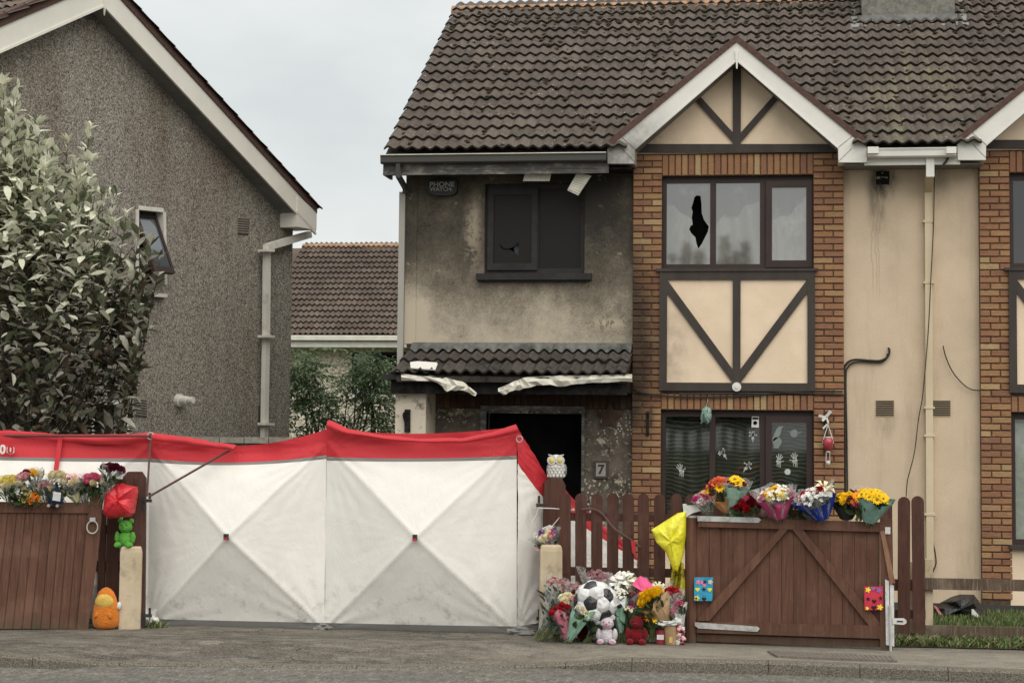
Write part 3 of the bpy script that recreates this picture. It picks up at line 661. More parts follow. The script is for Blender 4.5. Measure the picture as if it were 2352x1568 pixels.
# door frame, number plate, charred star ornament
mb = MB(); mb.box((dx0 - .07, YW - .02, ZG), (dx0, YW + .12, dz1 + .03)); mb.box((dx1, YW - .02, ZG), (dx1 + .035, YW + .12, dz1 + .03)); mb.box((dx0 - .07, YW - .02, dz1 + .03), (dx1 + .035, YW + .12, dz1 + .085)); part(house, 'door_frame', 'sooty_pvc', mb)
mb = MB(); mb.box((XF0 + .15, YW + .3, ZG - .1), (wx0 - .1, YW + 3.5, zpt - .2)); rm = part(house, 'hall', 'void', mb)
mb = MB(); mb.rect(FP, 1364, 1058, 1397, 1098, WO + .03, .03); npn = part(house, 'number_plate', 'vent_dark', mb)
mb = MB(); mb.rect(FP, 1369, 1063, 1391, 1093, WO + .034, .01); part(npn, 'number_face', 'vent_grey', mb)
def text(body, size, loc, mat, root, name='lettering', ext=.003, sx=1, bold=.0, align='CENTER', rotz=0):
    cu = bpy.data.curves.new(name, 'FONT'); cu.body = body; cu.size = size; cu.align_x = align; cu.align_y = 'CENTER'; cu.extrude = ext; cu.offset = bold
    ob = bpy.data.objects.new('tmp', cu); COL.objects.link(ob); bpy.context.view_layer.update()
    me = bpy.data.meshes.new_from_object(ob.evaluated_get(bpy.context.evaluated_depsgraph_get())); bpy.data.objects.remove(ob)
    me.materials.clear(); me.materials.append(M[mat]); me.name = name
    o = link(name, me, root); o.rotation_euler = (R_(90), 0, rotz); o.location = V(loc) - WORLD[root.name]; o.scale = (sx, 1, 1)
    return o
text('7', .15, FP.p(1380.5, 1078, WO + .04), 'black_iron', npn, 'numeral', bold=.003, sx=1.05)
mb = MB(); c = FP.p(1400, 958, WO + .03); rr = random.Random(4)
for k in range(5):
    a = R_(90 + 72 * k + rr.uniform(-8, 8)); t = c + V((math.cos(a) * .17, -.01, math.sin(a) * .17)); b_ = V((-math.sin(a), 0, math.cos(a))) * .055
    mb.add([c + V((0, -.02, 0)), c + b_ + V((math.cos(a) * .06, -.01, math.sin(a) * .06)), t, c - b_ + V((math.cos(a) * .06, -.01, math.sin(a) * .06))], [(0, 1, 2, 3)])
plain('scorched_brown', (.06, .035, .022)); st_ = part(house, 'star_ornament', 'scorched_brown', mb)
# upper left window, sooted
mb = MB(); ww = PL((0, YW + .07, 0), FPn); fr = 'burnt_plastic'; xm = (wl0 + wl1) / 2 + .02
for a_ in ((wl0, wz0, wl1, wz0 + .07), (wl0, wz1 - .06, wl1, wz1), (wl0, wz0 + .07, wl0 + .05, wz1 - .06), (wl1 - .05, wz0 + .07, wl1, wz1 - .06), (xm - .025, wz0 + .07, xm + .025, wz1 - .06)): mb.prect(ww, *a_, 0, .07)
wf = part(house, 'window', fr, mb)
mb = MB(); a, b = wl0 + .03, xm + .01
for a_ in ((a, wz0 + .05, b, wz0 + .13), (a, wz1 - .13, b, wz1 - .04), (a, wz0 + .13, a + .07, wz1 - .13), (b - .07, wz0 + .13, b, wz1 - .13)): mb.prect(ww, *a_, .03, .06)
part(wf, 'sash', fr, mb)
P = [ww.at(a + .07, wz0 + .13, .01), ww.at(b - .07, wz0 + .13, .01), ww.at(b - .07, wz1 - .13, .01), ww.at(a + .07, wz1 - .13, .01)]
H = [ww.p(u, v, .01) for u, v in ((1149, 560), (1154, 568), (1162, 571), (1172, 570), (1182, 566), (1191, 556), (1192, 572), (1191, 588), (1183, 580), (1173, 574), (1160, 575), (1150, 570))]
holed(P, [H], FPn, .006, 'pane', 'sooty_glass', wf)
mb = MB(); mb.prect(ww, xm + .025, wz0 + .07, wl1 - .05, wz1 - .06, -.02, .006); part(wf, 'pane', 'sooty_glass', mb)
plain('blue_cloth', (.05, .06, .075)); mb = MB(); mb.add([ww.p(u, v, -.03) for u, v in ((1148, 568), (1172, 566), (1168, 590), (1150, 592))], [(0, 1, 2, 3)]); mb.add([ww.p(u, v, -.03) for u, v in ((1180, 570), (1192, 556), (1196, 585), (1186, 592))], [(0, 1, 2, 3)]); part(house, 'curtain', 'blue_cloth', mb)
mb = MB(); mb.box((X(1096, 635, WO), YW - .09, wz0 - .075), (X(1360, 635, WO), YW + .07, wz0 - .0)); mb.box((X(1101, 635, WO), YW - .05, wz0 - .095), (X(1355, 635, WO), YW - .0, wz0 - .075)); part(house, 'sill', 'burnt_plastic', mb)
mb = MB(); mb.box((XW + .1, YW + .35, zpt), (wx0 - .05, YW + 3, ZS)); mb.box((wx0 + .0, FY + .3, zsb), (wx1, FY + 3, zwt)); mb.box((wx0 + .0, FY + .3, .3), (wx1, FY + 3, zlw + .1)); part(house, 'room', 'void', mb)
# cream wall right of the bay, shared by both halves
xb2 = bxl + DX
mb = MB(); mb.box((bxr - .05, YW, ZG - .2), (XP, YW + .25, ZS + .25)); part(house, 'front_wall', 'cream', mb)
mb = MB(); mb.box((XP, YW, ZG - .2), (xb2 + .05, YW + .25, ZS + .25)); part(nhouse, 'front_wall', 'cream', mb)
for r_, a, b in ((house, bxr, XP), (nhouse, XP, xb2)):
    mb = MB(); mb.box((a + .002, YW - .015, ZG - .3), (b - .002, YW + .1, ZPL - .0)); part(r_, 'plinth_strip', 'plinth', mb)
mb = MB(); mb.box((XW, YW + .25, ZG - .2), (XW + .25, Yr * 2 - Ye - EO, ZS + .3)); part(house, 'side_wall', 'pebbledash', mb)
q = [V((XW + .12, YW + .1, ZS + .2)), V((XW + .12, 2 * Yr - YW, ZS + .2)), V((XW + .12, Yr, Zr - .2))]; mb = MB(); mb.prism(q, V((-1, 0, 0)), .1); part(house, 'gable_wall', 'pebbledash', mb)
# neighbour's bay
Bn = Bricks(nhouse, 300)
bay(nhouse, DX, Bn, full=False, win='dark_glass', fm='brown_plastic')
Bn.done(part(nhouse, 'hidden_brickwork', 'mortar', MB().box((xb2 + .05, FY + .05, .3), (xb2 + .1, FY + .1, .4))))  # same unseen stub inside the neighbour's pier, holder for its leftover bricks
mb = MB(); mb.box((xb2 + .3, FY + .3, .3), (xb2 + 2.2, FY + 2.6, zwt)); part(nhouse, 'room', 'void', mb)
mb = MB(); F2 = PL((0, FY + .16, 0), FPn); mb.prect(F2, wx0 + DX + .03, zsb, wx0 + DX + .12, zwt - .05, 0, .01); mb.prect(F2, wx0 + DX + .05, .6, wx0 + DX + .5, zlw, 0, .01); plain('net_white', (.6, .6, .57)); part(nhouse, 'curtain', 'net_white', mb)

# ------------------------------ roofs
def main_roof(root, xa, xb, ncol0, skip, segs):
    mb = MB(); n_ = V((0, -math.sin(TP), math.cos(TP)))
    Ym = FY + .35; Zm = Ze + (Ym - Ye) * math.tan(TP) - .03
    q = [V((xa, Ym, Zm)), V((xb, Ym, Zm)), V((xb, Yr, Zr - .05)), V((xa, Yr, Zr - .05))]; mb.prism([p - n_ * .012 for p in q], n_, .05)
    for a_, b_ in segs:
        q = [V((a_, Ye + .05, Ze - .03)), V((b_, Ye + .05, Ze - .03)), V((b_, Ym, Zm)), V((a_, Ym, Zm))]; mb.prism([p - n_ * .012 for p in q], n_, .05)
    q = [V((xa, Yr, Zr - .06)), V((xb, Yr, Zr - .06)), V((xb, 2 * Yr - Ye, Ze - .06)), V((xa, 2 * Yr - Ye, Ze - .06))]; mb.prism(q, V((0, math.sin(TP), math.cos(TP))), .05)
    rf = part(root, 'roof', 'tile', mb)
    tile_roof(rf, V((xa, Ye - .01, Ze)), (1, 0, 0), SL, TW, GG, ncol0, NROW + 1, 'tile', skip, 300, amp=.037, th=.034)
    # ridge tiles
    n = int((xb - xa) / .45); 
    for i in range(n):
        x = xa - .02 + i * .45; mb = MB(); P = []
        for k in range(7):
            a = math.pi * k / 6; P.append(V((x + rnd.uniform(-.004, .004), Yr - math.cos(a) * .125, Zr - .07 + math.sin(a) * .12)))
        mb.prism(P, V((-1, 0, 0)), .445); part(rf, 'ridge_tile', 'ridge_tile', mb)
    return rf
nc = int(round((XP - X0) / TW)); XP2 = X0 + nc * TW
rf = main_roof(house, X0, XP2, nc, lambda p: under_gable(p), [(X0, X(1400, 340, .36)), (X(1986, 340, .36), XP2)])
main_roof(nhouse, XP2 + .002, XP2 + 16 * TW, 16, lambda p: under_gable(p, DX) or (p.z > Zr - .0), [(XP2 + .002, X(1400, 340, .36) + DX)])
xe = XP2 + 16 * TW - .25; mb = MB(); mb.box((bxr + DX - .05, YW, ZG - .2), (xe, YW + .25, ZS + .25)); part(nhouse, 'front_wall', 'cream', mb); mb = MB(); mb.box((xe - .25, YW + .25, ZG - .2), (xe, Yr * 2 - Ye - EO, ZS + .3)); part(nhouse, 'side_wall', 'pebbledash', mb)
# moss cushions lodged under the ridge and in the troughs
mb = MB(); rr = random.Random(3)
for k in range(1500):
    t = 1 - abs(rr.gauss(0, .13)) if k < 700 else rr.random(); x = rr.uniform(X0 + .1, XP2 + 2.2); p = V((x, lerp(Ye, Yr, t), lerp(Ze, Zr, t)))
    if t > 1 or t < 0 or under_gable(p) or under_gable(p, DX): continue
    ph = (x - X0) % (TW / 2) / (TW / 2)
    p += V((0, -math.sin(TP), math.cos(TP))) * (.02 if .1 < ph < .6 else .04); r = rr.uniform(.012, .04)
    mb.ball(p, r * 1.3, r, r * .6, 5, 3, lump=.3, seed=k)
noisy('moss', (.03, .028, .02), (.075, .06, .038), 30, .95, .1); kind(part(rf, 'moss', 'moss', mb), 'stuff')
# chimney stack with lead apron
cy = Ye + (FP.p(2087, 60, 0).z - Ze) / math.tan(TP); dch = ray(2087, 52)
t = ((Ze - EYE.z) * math.cos(TP) - (Ye) * math.sin(TP)) / (dch.z * math.cos(TP) - dch.y * math.sin(TP)); pc = EYE + dch * t
CH = PL((0, pc.y, 0), FPn); chm = MB(); x0, x1 = CH.xz(1980, 20)[0], CH.xz(2193, 20)[0]; chm.box((x0, pc.y, pc.z - .3), (x1, pc.y + .75, Zr + 1.5)); chim = part(rf, 'chimney', 'stack_render', chm)
mb = MB(); mb.box((x0 - .03, pc.y - .02, pc.z - .02), (x1 + .03, pc.y, pc.z + .1)); mb.prism([V((x0 - .12, pc.y - .28, pc.z - .2 + .035)), V((x1 + .12, pc.y - .28, pc.z - .2 + .035)), V((x1 + .12, pc.y + .0, pc.z + .03)), V((x0 - .12, pc.y, pc.z + .03))], V((0, -math.sin(TP), math.cos(TP))), .02)
for xa, xb in ((x0 - .16, x0), (x1, x1 + .16)):
    mb.prism([V((xa, pc.y - .25, pc.z - .1)), V((xb, pc.y - .25, pc.z - .1)), V((xb, pc.y + .9, pc.z + .55)), V((xa, pc.y + .9, pc.z + .55))], V((0, -math.sin(TP), math.cos(TP))), .02)
part(rf, 'lead_flashing', 'lead', mb)

# ------------------------------ eaves: fascia, gutter, soffit, downpipes
def gutter(root, xa, xb, zt_, y, mat, lip):
    pr = [(-.11, 0), (-.118, -.008), (-.108, -.03), (-.104, -.085), (-.085, -.1), (-.01, -.1), (0, -.085), (0, 0), (-.012, 0), (-.012, -.08), (-.08, -.085), (-.095, -.03), (-.098, 0)]
    mb = MB(); mb.prism([V((xa, y + a, zt_ + b)) for a, b in pr], V((-1, 0, 0)), xb - xa); g_ = part(root, 'gutter', mat, mb)
    mb = MB(); mb.box((xa, y - .121, zt_ - .006), (xb, y - .096, zt_ + .004)); part(g_, 'gutter_lip', lip, mb); return g_
yf = FY - .31
zg = Z(1130, 352.5, .43)
ga_, gb_ = X(873, 360, .43), X(1392, 360, .43)
gutter(house, ga_, gb_, zg, yf, 'black_pvc', 'lip_white')
mb = MB(); z0, z1 = Z(1150, 400, .31), zg + .01; fa = X(880, 385, .31); mb.box((fa, yf, z0), (gb_ + .02, yf + .025, z1)); mb.box((fa, yf - .008, z0), (gb_ + .02, yf, z0 + .03)); mb.box((fa, yf - .008, z0 + .055), (gb_ + .02, yf, z0 + .062)); part(house, 'fascia', 'sooty_pvc', mb)
mb = MB(); mb.box((fa, yf + .025, z0), (fa + .03, YW, z1)); part(house, 'fascia_return', 'black_pvc', mb)
mb = MB(); mb.box((fa, yf + .03, z0 + .05), (bxl, YW + .02, z0 + .07)); part(house, 'burnt_soffit', 'charred', mb)
# bits of soffit vent hanging down
def strip_hang(pts, name='hanging_vent'):
    mb = MB(); P = [FP.p(u, v, .2) for u, v in pts]; mb.prism(P, FPn, .02)
    n = 9
    for k in range(1, n):
        t = k / n; a = lerp(P[0], P[3], t); b = lerp(P[1], P[2], t); mb.bar(a + V((0, -.012, 0)), b + V((0, -.012, 0)), .008, .012)
    part(house, name, 'melted', mb)
strip_hang(((1206, 397), (1201, 416), (1262, 416), (1266, 397))); strip_hang(((1303, 437), (1328, 449), (1358, 404), (1326, 396)))
pvc('sooty_pipe', (.36, .34, .3), 0)
mb = MB(); xp = X(929, 600, WO + .06); mb.tube([FP.p(915, 376, .37), FP.p(915, 404, .37), FP.p(931, 432, WO + .06), FP.p(931, 445, WO + .06)], .036, 4); part(house, 'swan_neck', 'black_pvc', mb)
mb = MB(); zb = Z(929, 800, WO); mb.box((XW - .075, YW - .06, ZG), (XW - .005, YW + .005, Z(930, 442, WO))); part(house, 'downpipe', 'sooty_pipe', mb)
# white gutter between the gables
zg2 = Z(2095, 340, .43); gutter(nhouse, X(1993, 360, .43), X(2197, 360, .43), zg2, yf, 'white_pvc', 'white_pvc')
mb = MB(); z0b = Z(2095, 379, .31); mb.box((X(1985, 370, .31), yf, z0b), (X(2205, 370, .31), yf + .025, zg2 + .01)); mb.box((X(1985, 370, .31), yf - .008, z0b), (X(2205, 370, .31), yf, z0b + .03)); part(nhouse, 'fascia', 'white_pvc', mb)
mb = MB(); mb.box((bxr, yf + .025, z0b + .004), (xb2, YW + .02, z0b + .02)); part(nhouse, 'soffit', 'soffit_grey', mb)
for u0, u1 in ((1993, 2018), (2174, 2197)):
    mb = MB(); mb.rect(FP, u0, 337, u1, 352, .56, .1); part(nhouse, 'gutter_end', 'white_pvc', mb)
pcx = X(2133, 700, WO + .05); mb = MB(); mb.box((pcx - .04, YW - .09, Z(2133, 1300, WO)), (pcx + .04, YW - .012, Z(2133, 405, WO)))
noisy('cream_pipe', (.56, .46, .31), (.62, .52, .36), 2, .6, .3); dp = part(nhouse, 'downpipe', 'cream_pipe', mb)
mb = MB(); mb.box((pcx - .045, yf - .04, z0b - .14), (pcx + .045, yf + .05, zg2 - .1)); part(dp, 'downpipe_head', 'white_pvc', mb)
mb = MB(); mb.bar(V((pcx, yf, z0b - .1)), V((pcx, YW - .05, z0b - .24)), .08, .08, nrm=(1, 0, 0)); part(dp, 'downpipe_bend', 'cream_pipe', mb)
for v in (510, 650, 936, 1000, 1180):
    mb = MB(); z = Z(2133, v, WO); mb.box((pcx - .06, YW - .096, z - .012), (pcx + .06, YW, z + .012)); part(dp, 'pipe_clip', 'cream_pipe', mb)
# vents
for u0, u1, v0, v1, r_ in ((2012, 2054, 918, 957, house), (2143, 2184, 918, 957, nhouse)):
    mb = MB(); mb.rect(FP, u0 - 1, v0, u1, v1, WO + .004, .02); vt = part(r_, 'air_vent', 'vent_dark' if False else 'terracotta_cream', mb)
    for k in range(7):
        va = v0 + 2 + (v1 - v0 - 3) * k / 7; mb = MB(); P = [FP.p(u0, va, WO + .012), FP.p(u1 - 1, va, WO + .012)]
        h = .016; mb.prism([P[0], P[1], P[1] - V((0, 0, h)), P[0] - V((0, 0, h))], FPn, .012); part(vt, 'louvre', 'vent_dark', mb)
mb = MB(); mb.rect(FP, 2012, 393, 2043, 424, WO + .003, .02); vt = part(house, 'blown_vent', 'charred', mb)
rr = random.Random(9)
for k in range(16):
    u, v = rr.uniform(2013, 2040), rr.uniform(394, 422); mb = MB(); mb.rect(FP, u, v, u + rr.uniform(3, 9), v + 2.5, WO + .012, .012); part(vt, 'broken_louvre', 'vent_grey' if rr.random() < .35 else 'charred', mb)
# ------------------------------ porch roof
PO = .78; pe = FP.p(1180, 862, PO); ptz = Z(1180, 806, WO + .02); py_t = YW - .02; pxl, pxr = X(901, 860, PO), bxl - .01
pdir = V((0, py_t - pe.y, ptz - pe.z)); plen = pdir.length; pdir.normalize(); pg = plen / 2.12; pn = V((0, -pdir.z, pdir.y))
ptw = (pxr - pxl) / 10
mb = MB(); q = [V((pxl + .04, pe.y + .03, pe.z - .02)), V((pxr, pe.y + .03, pe.z - .02)), V((pxr, py_t, ptz - .02)), V((pxl + .04, py_t, ptz - .02))]; mb.prism(q, pn, .06); pr_ = part(house, 'porch_roof', 'tile_burnt', mb)
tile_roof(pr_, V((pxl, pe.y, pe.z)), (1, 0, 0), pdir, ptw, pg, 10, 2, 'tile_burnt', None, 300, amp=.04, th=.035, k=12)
noisy('sooty_lead', (.06, .06, .056), (.17, .17, .155), 6, .6, .4, .4, 30, dirt=((.03, .03, .027), 3, .8))
def flash(s, t):
    x = lerp(pxl + .06, pxr, s); c = .5 - .5 * math.cos(4 * math.pi * (x - pxl) / ptw + .6); a = .045 * c * (1 - t) ** .7
    b0 = V((0, pe.y, pe.z)) + pdir * (2.02 * pg - .1); y, z = lerp(b0.y, py_t, t), lerp(b0.z, ptz + .07, t)
    return V((x, y, z)) + pn * (.03 + a)
mb = MB(); mb.grid(flash, 180, 4); part(pr_, 'lead_flashing', 'sooty_lead', mb, smooth=True)
mb = MB(); mb.box((X(935, 795, WO), YW - .03, ptz + .04), (bxl, YW + .01, zpt)); part(house, 'wall_bead', 'burnt_plastic', mb)
# porch fascia, burnt lining and melted gutter
mb = MB(); zf0, zf1 = Z(1180, 905, .62), Z(1180, 866, .62); mb.box((XF0 - .03, FY - .62, zf0), (bxl - .005, FY - .58, zf1)); part(house, 'porch_fascia', 'charred', mb)
mb = MB(); mb.box((XF0 - .03, FY - .575, zf0 + .03), (bxl - .01, YW, zf0 + .06)); mb.box((XF0 - .035, FY - .6, zf0 + .02), (XF0 + .02, YW + .1, zf1 + .06)); part(house, 'porch_ceiling', 'charred', mb)
mb = MB(); mb.rect(FP, 878, 859, 935, 871, .72, .1); part(house, 'porch_gutter_stub', 'burnt_plastic', mb)
def melted(top, bot, off, name):
    n = len(top); mb = MB(); rr = random.Random(n)
    P = [[FP.p(u, v, off + .02 * math.sin(i * 1.3)) for i, (u, v) in enumerate(top)], [FP.p(u, (v + v2) / 2, off + .018 + .022 * math.sin(i * 1.7 + 1)) for i, ((u, v), (u2, v2)) in enumerate(zip(top, bot))], [FP.p(u, v, off + .02 * math.sin(i * 2.1)) for i, (u, v) in enumerate(bot)]]
    vs = [p for r in P for p in r]; fs = [(r * n + i, r * n + i + 1, (r + 1) * n + i + 1, (r + 1) * n + i) for r in range(2) for i in range(n - 1)]
    mb.add(vs, fs); o = part(house, name, 'melted', mb)
    m = o.modifiers.new('thick', 'SOLIDIFY'); m.thickness = .012
def zig(pts, n, j, seed, side=1):
    r = random.Random(seed); out = []; n = max(6, n // 2)
    for i in range(n + 1):
        t = i / n * (len(pts) - 1); k = min(int(t), len(pts) - 2); f = t - k
        out.append((lerp(pts[k][0], pts[k + 1][0], f), lerp(pts[k][1], pts[k + 1][1], f) + r.uniform(-j, j) * side))
    return out
melted(zig(((922, 859), (990, 865), (1030, 868), (1060, 877), (1080, 889), (1093, 904)), 26, .6, 1), zig(((922, 870), (990, 874), (1015, 882), (1024, 899), (1040, 896), (1058, 893), (1078, 902), (1092, 909)), 26, 2.4, 2), .74, 'melted_gutter')
melted(zig(((985, 862), (1030, 868), (1068, 868)), 10, .6, 3), zig(((985, 870), (1040, 876), (1062, 879)), 10, 1.0, 4), .68, 'melted_gutter')
melted(zig(((1145, 892), (1185, 874), (1205, 867), (1270, 863), (1330, 863), (1380, 862), (1452, 860)), 40, .7, 5), zig(((1156, 905), (1170, 901), (1200, 892), (1240, 882), (1290, 886), (1330, 880), (1380, 877), (1452, 874)), 40, 2.0, 6), .74, 'melted_gutter')
mb = MB(); q = [FP.p(u, v, -.08 + (v - 806) * .0154 + .24) for u, v in ((942, 831), (960, 829), (1003, 832), (1005, 835), (1000, 848), (980, 847), (943, 844))]; mb.prism(q, (q[1] - q[3]).cross(q[5] - q[3]).normalized() * (1 if (q[1] - q[3]).cross(q[5] - q[3]).y < 0 else -1), .012); part(house, 'fallen_sheet', 'white_pvc', mb)
# alarm box
plain('alarm_black', (.022, .022, .021), .5); plain('alarm_letters', (.3, .29, .265), .6)
ab = thing('alarm_box', 'sooty black burglar alarm box lettered PHONE WATCH under the burnt eaves', 'alarm box', tuple(FP.p(1016, 430, WO)))
mb = MB(); mb.poly(FP, ((983, 417), (988, 413), (1046, 413), (1050, 418), (1050, 436), (1045, 445), (1030, 449), (1000, 449), (988, 445), (983, 436)), WO + .09, .088); ab2 = part(ab, 'case', 'alarm_black', mb)
text('PHONE', .082, FP.p(1015, 424, WO + .092), 'alarm_letters', ab, bold=.002, sx=1.1); text('WATCH:', .062, FP.p(1013, 435, WO + .092), 'alarm_letters', ab, bold=.0012, sx=1.1)
mb = MB(); mb.lathe([(0.05, 0), (.045, .02), (.02, .03)], (0, 0, 0), 14)
o = thing('bell_sounder', 'round white cap on the bottom beam of the timbered panel', 'cap', tuple(FP.p(1692, 888, .035)))
for r_, dpt, m_ in ((.052, .02, 'white_pvc'), (.022, .03, 'white_pvc')):
    mb = MB(); mb.tube([FP.p(1692, 888, .036), FP.p(1692, 888, .036 + dpt)], r_, 16); part(o, 'disc' if r_ > .03 else 'boss', m_, mb)
# ---------------------------------------------------------------- the pebbledashed house, its gable seen at an angle
PH = R_(61.8); ga = (r0 * math.cos(PH) + f0 * math.sin(PH)).normalized(); gn = (r0 * math.sin(PH) - f0 * math.cos(PH)).normalized()
dc = ray(668, 800); gc = EYE + dc * (28.3 / dc.dot(f0)); GP = PL((gc.x, gc.y, 0), gn)
lh = thing('pebbledash_house', 'grey pebbledashed house seen at its gable end beside the silvery tree', 'house', (gc.x, gc.y, 0))
GO = .28
ap = GP.xz(240, -40, GO); rf_ = GP.xz(726, 490, GO); slope = (ap[1] - rf_[1]) / (rf_[0] - ap[0])
lf_ = (ap[0] - (rf_[0] - ap[0]), rf_[1]); print('left house apex', ap, 'eave', rf_, 'pitch', math.degrees(math.atan(slope)))
xr_, xl_ = 0.0, 2 * ap[0]
def gz(x): return ap[1] - slope * abs(x - ap[0]) - .02
def uvr(u0, v0, u1, v1): return [GP.p(u0, v1), GP.p(u1, v1), GP.p(u1, v0), GP.p(u0, v0)]
hw = [GP.p(u, v) for u, v in ((317, 650), (377, 654), (374, 487), (317, 481))]; hd = [GP.p(u, v) for u, v in ((215, 1060), (290, 1066), (289, 930), (215, 926))]
wall = [GP.at(xl_, -.1), GP.at(xr_, -.1), GP.at(xr_, gz(xr_)), GP.at(ap[0], gz(ap[0])), GP.at(xl_, gz(xl_))]
holed(wall, [hw, hd], gn, .25, 'gable_wall', 'pebbledash', lh)
DEP = 8.5
mb = MB(); mb.prism([GP.at(xr_ - .25, -.1, -.25), GP.at(xr_ - .25, -.1, -DEP), GP.at(xr_ - .25, gz(xr_) - .1, -DEP), GP.at(xr_ - .25, gz(xr_) - .1, -.25)], ga, -.25); part(lh, 'side_wall', 'pebbledash', mb)
mb = MB(); mb.prism([GP.at(xl_ + .25, -.1, -.25), GP.at(xl_ + .25, -.1, -DEP), GP.at(xl_ + .25, gz(xl_) - .1, -DEP), GP.at(xl_ + .25, gz(xl_) - .1, -.25)], -ga, -.25); part(lh, 'side_wall', 'pebbledash', mb)
pvc('cream_pvc', (.74, .71, .63), 0); noisy('white_reveal', (.6, .58, .52), (.7, .68, .62), 6, .7, dirt=((.35, .32, .27), 9, .5))
for H in (hw, hd):
    mb = MB(); n4 = len(H)
    for i in range(4):
        a, b = H[i], H[(i + 1) % 4]
        if i == 0: continue
        t = (b - a).normalized(); nin = gn.cross(t) if (gn.cross(t)).dot(sum(H, V((0, 0, 0))) / 4 - a) > 0 else -gn.cross(t)
        mb.prism([a + gn * .014 - nin * .05, b + gn * .014 - nin * .05, b + gn * .014 + nin * .004, a + gn * .014 + nin * .004], gn, .24)
    part(lh, 'reveal', 'white_reveal', mb)
mb = MB(); c4 = [p - gn * .2 for p in hw]; mb.prism([lerp(p, sum(c4, V((0, 0, 0))) / 4, -.02) for p in c4], gn, .04); wfr = part(lh, 'window', 'burnt_plastic', mb)
mb = MB(); c4 = [p - gn * .19 for p in hd]; mb.prism([lerp(p, sum(c4, V((0, 0, 0))) / 4, -.02) for p in c4], gn, .04); part(lh, 'door', 'brown_plastic', mb)
# top-hung sash swung out
t0, t1 = lerp(hw[3], hw[2], .12) - gn * .1, lerp(hw[3], hw[2], .95) - gn * .1; out = gn * .42 - zz * .98
L_ = (hw[3] - hw[0]).length * .93; dn = out.normalized() * L_; sn = ga.cross(dn).normalized(); sn = sn if sn.dot(gn) > 0 else -sn
s4 = [t0 + dn, t1 + dn, t1, t0]; cc = sum(s4, V((0, 0, 0))) / 4
for a, b in ((0, 1), (1, 2), (2, 3), (3, 0)):
    mb = MB(); ia, ib = lerp(s4[a], cc, .2), lerp(s4[b], cc, .2); mb.prism([s4[a], s4[b], ib, ia], sn, .05); sh = part(wfr, 'sash_rail', 'brown_plastic', mb)
mb = MB(); mb.prism([lerp(p, cc, .18) - sn * .02 for p in s4], sn, .01); part(wfr, 'pane', 'grey_glass', mb)
mb = MB(); q = [GP.p(u, v, .08) for u, v in ((330, 671), (385, 675), (385, 683), (330, 679))]; mb.prism(q, gn, .2); part(lh, 'sill', 'white_reveal', mb)
# bargeboards, soffit, eaves box, gutter end
bt_ = .285
for sd in (-1, 1):
    ex = rf_[0] if sd > 0 else lf_[0]; zE = rf_[1]
    mb = MB(); mb.prism([GP.at(ap[0], ap[1], GO), GP.at(ex, zE, GO), GP.at(ex - sd * .0, zE - bt_ * 1.05, GO), GP.at(ap[0], ap[1] - bt_ * 1.05, GO)], gn, .03); bb = part(lh, 'bargeboard', 'cream_pvc', mb)
    mb = MB(); mb.prism([GP.at(ap[0], ap[1] - bt_ * .98, GO + .012), GP.at(ex, zE - bt_ * .98, GO + .012), GP.at(ex, zE - bt_ * 1.1, GO + .012), GP.at(ap[0], ap[1] - bt_ * 1.1, GO + .012)], gn, .03); part(bb, 'trim_strip', 'cream_pvc', mb)
    nb = 16
    for k in range(nb):
        ta, tb = (k + .012) / nb, (k + .988) / nb; A = lambda t, o: GP.at(lerp(ap[0], ex - sd * .35, t), lerp(ap[1], zE + .35 * slope, t) - bt_ * .95, o)
        mb = MB(); mb.prism([A(ta, GO - .035), A(tb, GO - .035), A(tb, .0), A(ta, .0)], V((0, 0, 1)), .02); part(lh, 'soffit_board', 'soffit_grey', mb)
    mb = MB(); mb.prism([GP.at(ap[0], ap[1] - .03, GO - .05), GP.at(ex, zE - .03, GO - .05), GP.at(ex, zE - .03, -DEP), GP.at(ap[0], ap[1] - .03, -DEP)], V((0, 0, 1)), .05); rfp = part(lh, 'roof', 'tile_far', mb)
    yd = -ga * sd; yd = (V(yd) + zz * slope).normalized(); ln = math.hypot(rf_[0] - ap[0], ap[1] - rf_[1]); nr = 14; gg = ln / (nr - .35)
    E_ = GP.at(ex + sd * .08, zE + .05, GO + .06) if sd > 0 else GP.at(ex - .08, zE + .05, GO + .06 - 22 * .29)
    if sd > 0:
        xd = -gn; E2 = E_; xdd = V(xd)
        # keep x across so that x cross y points up
        if xdd.cross(yd).z < 0: E2 = E_ + xdd * (2 * .29); xdd = -xdd
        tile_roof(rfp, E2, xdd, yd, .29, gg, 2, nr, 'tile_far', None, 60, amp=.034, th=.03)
    else:
        xdd = V(gn); E2 = E_
        if xdd.cross(yd).z < 0: xdd = -xdd; E2 = E_ - xdd * (22 * .29)
        tile_roof(rfp, E2, xdd, yd, .29, gg, 22, nr, 'tile_far', lambda p: (p - EYE).dot(RT) / (p - EYE).dot(FW) * FPX + CU < -40, 280, amp=.034, th=.03)
    if True:
        mb = MB(); mb.prism([GP.at(ap[0], ap[1] + .15, GO + .02), GP.at(ex, zE + .15, GO + .02), GP.at(ex, zE, GO + .02), GP.at(ap[0], ap[1], GO + .02)], gn, .14); part(rfp, 'verge', 'verge_brown', mb)
mb = MB(); mb.prism([GP.at(ap[0] - .05, ap[1] + .02, GO + .02), GP.at(ap[0] + .05, ap[1] + .02, GO + .02), GP.at(ap[0], ap[1] - .42, GO + .02)], gn, .02); part(lh, 'finial', 'cream_pvc', mb)
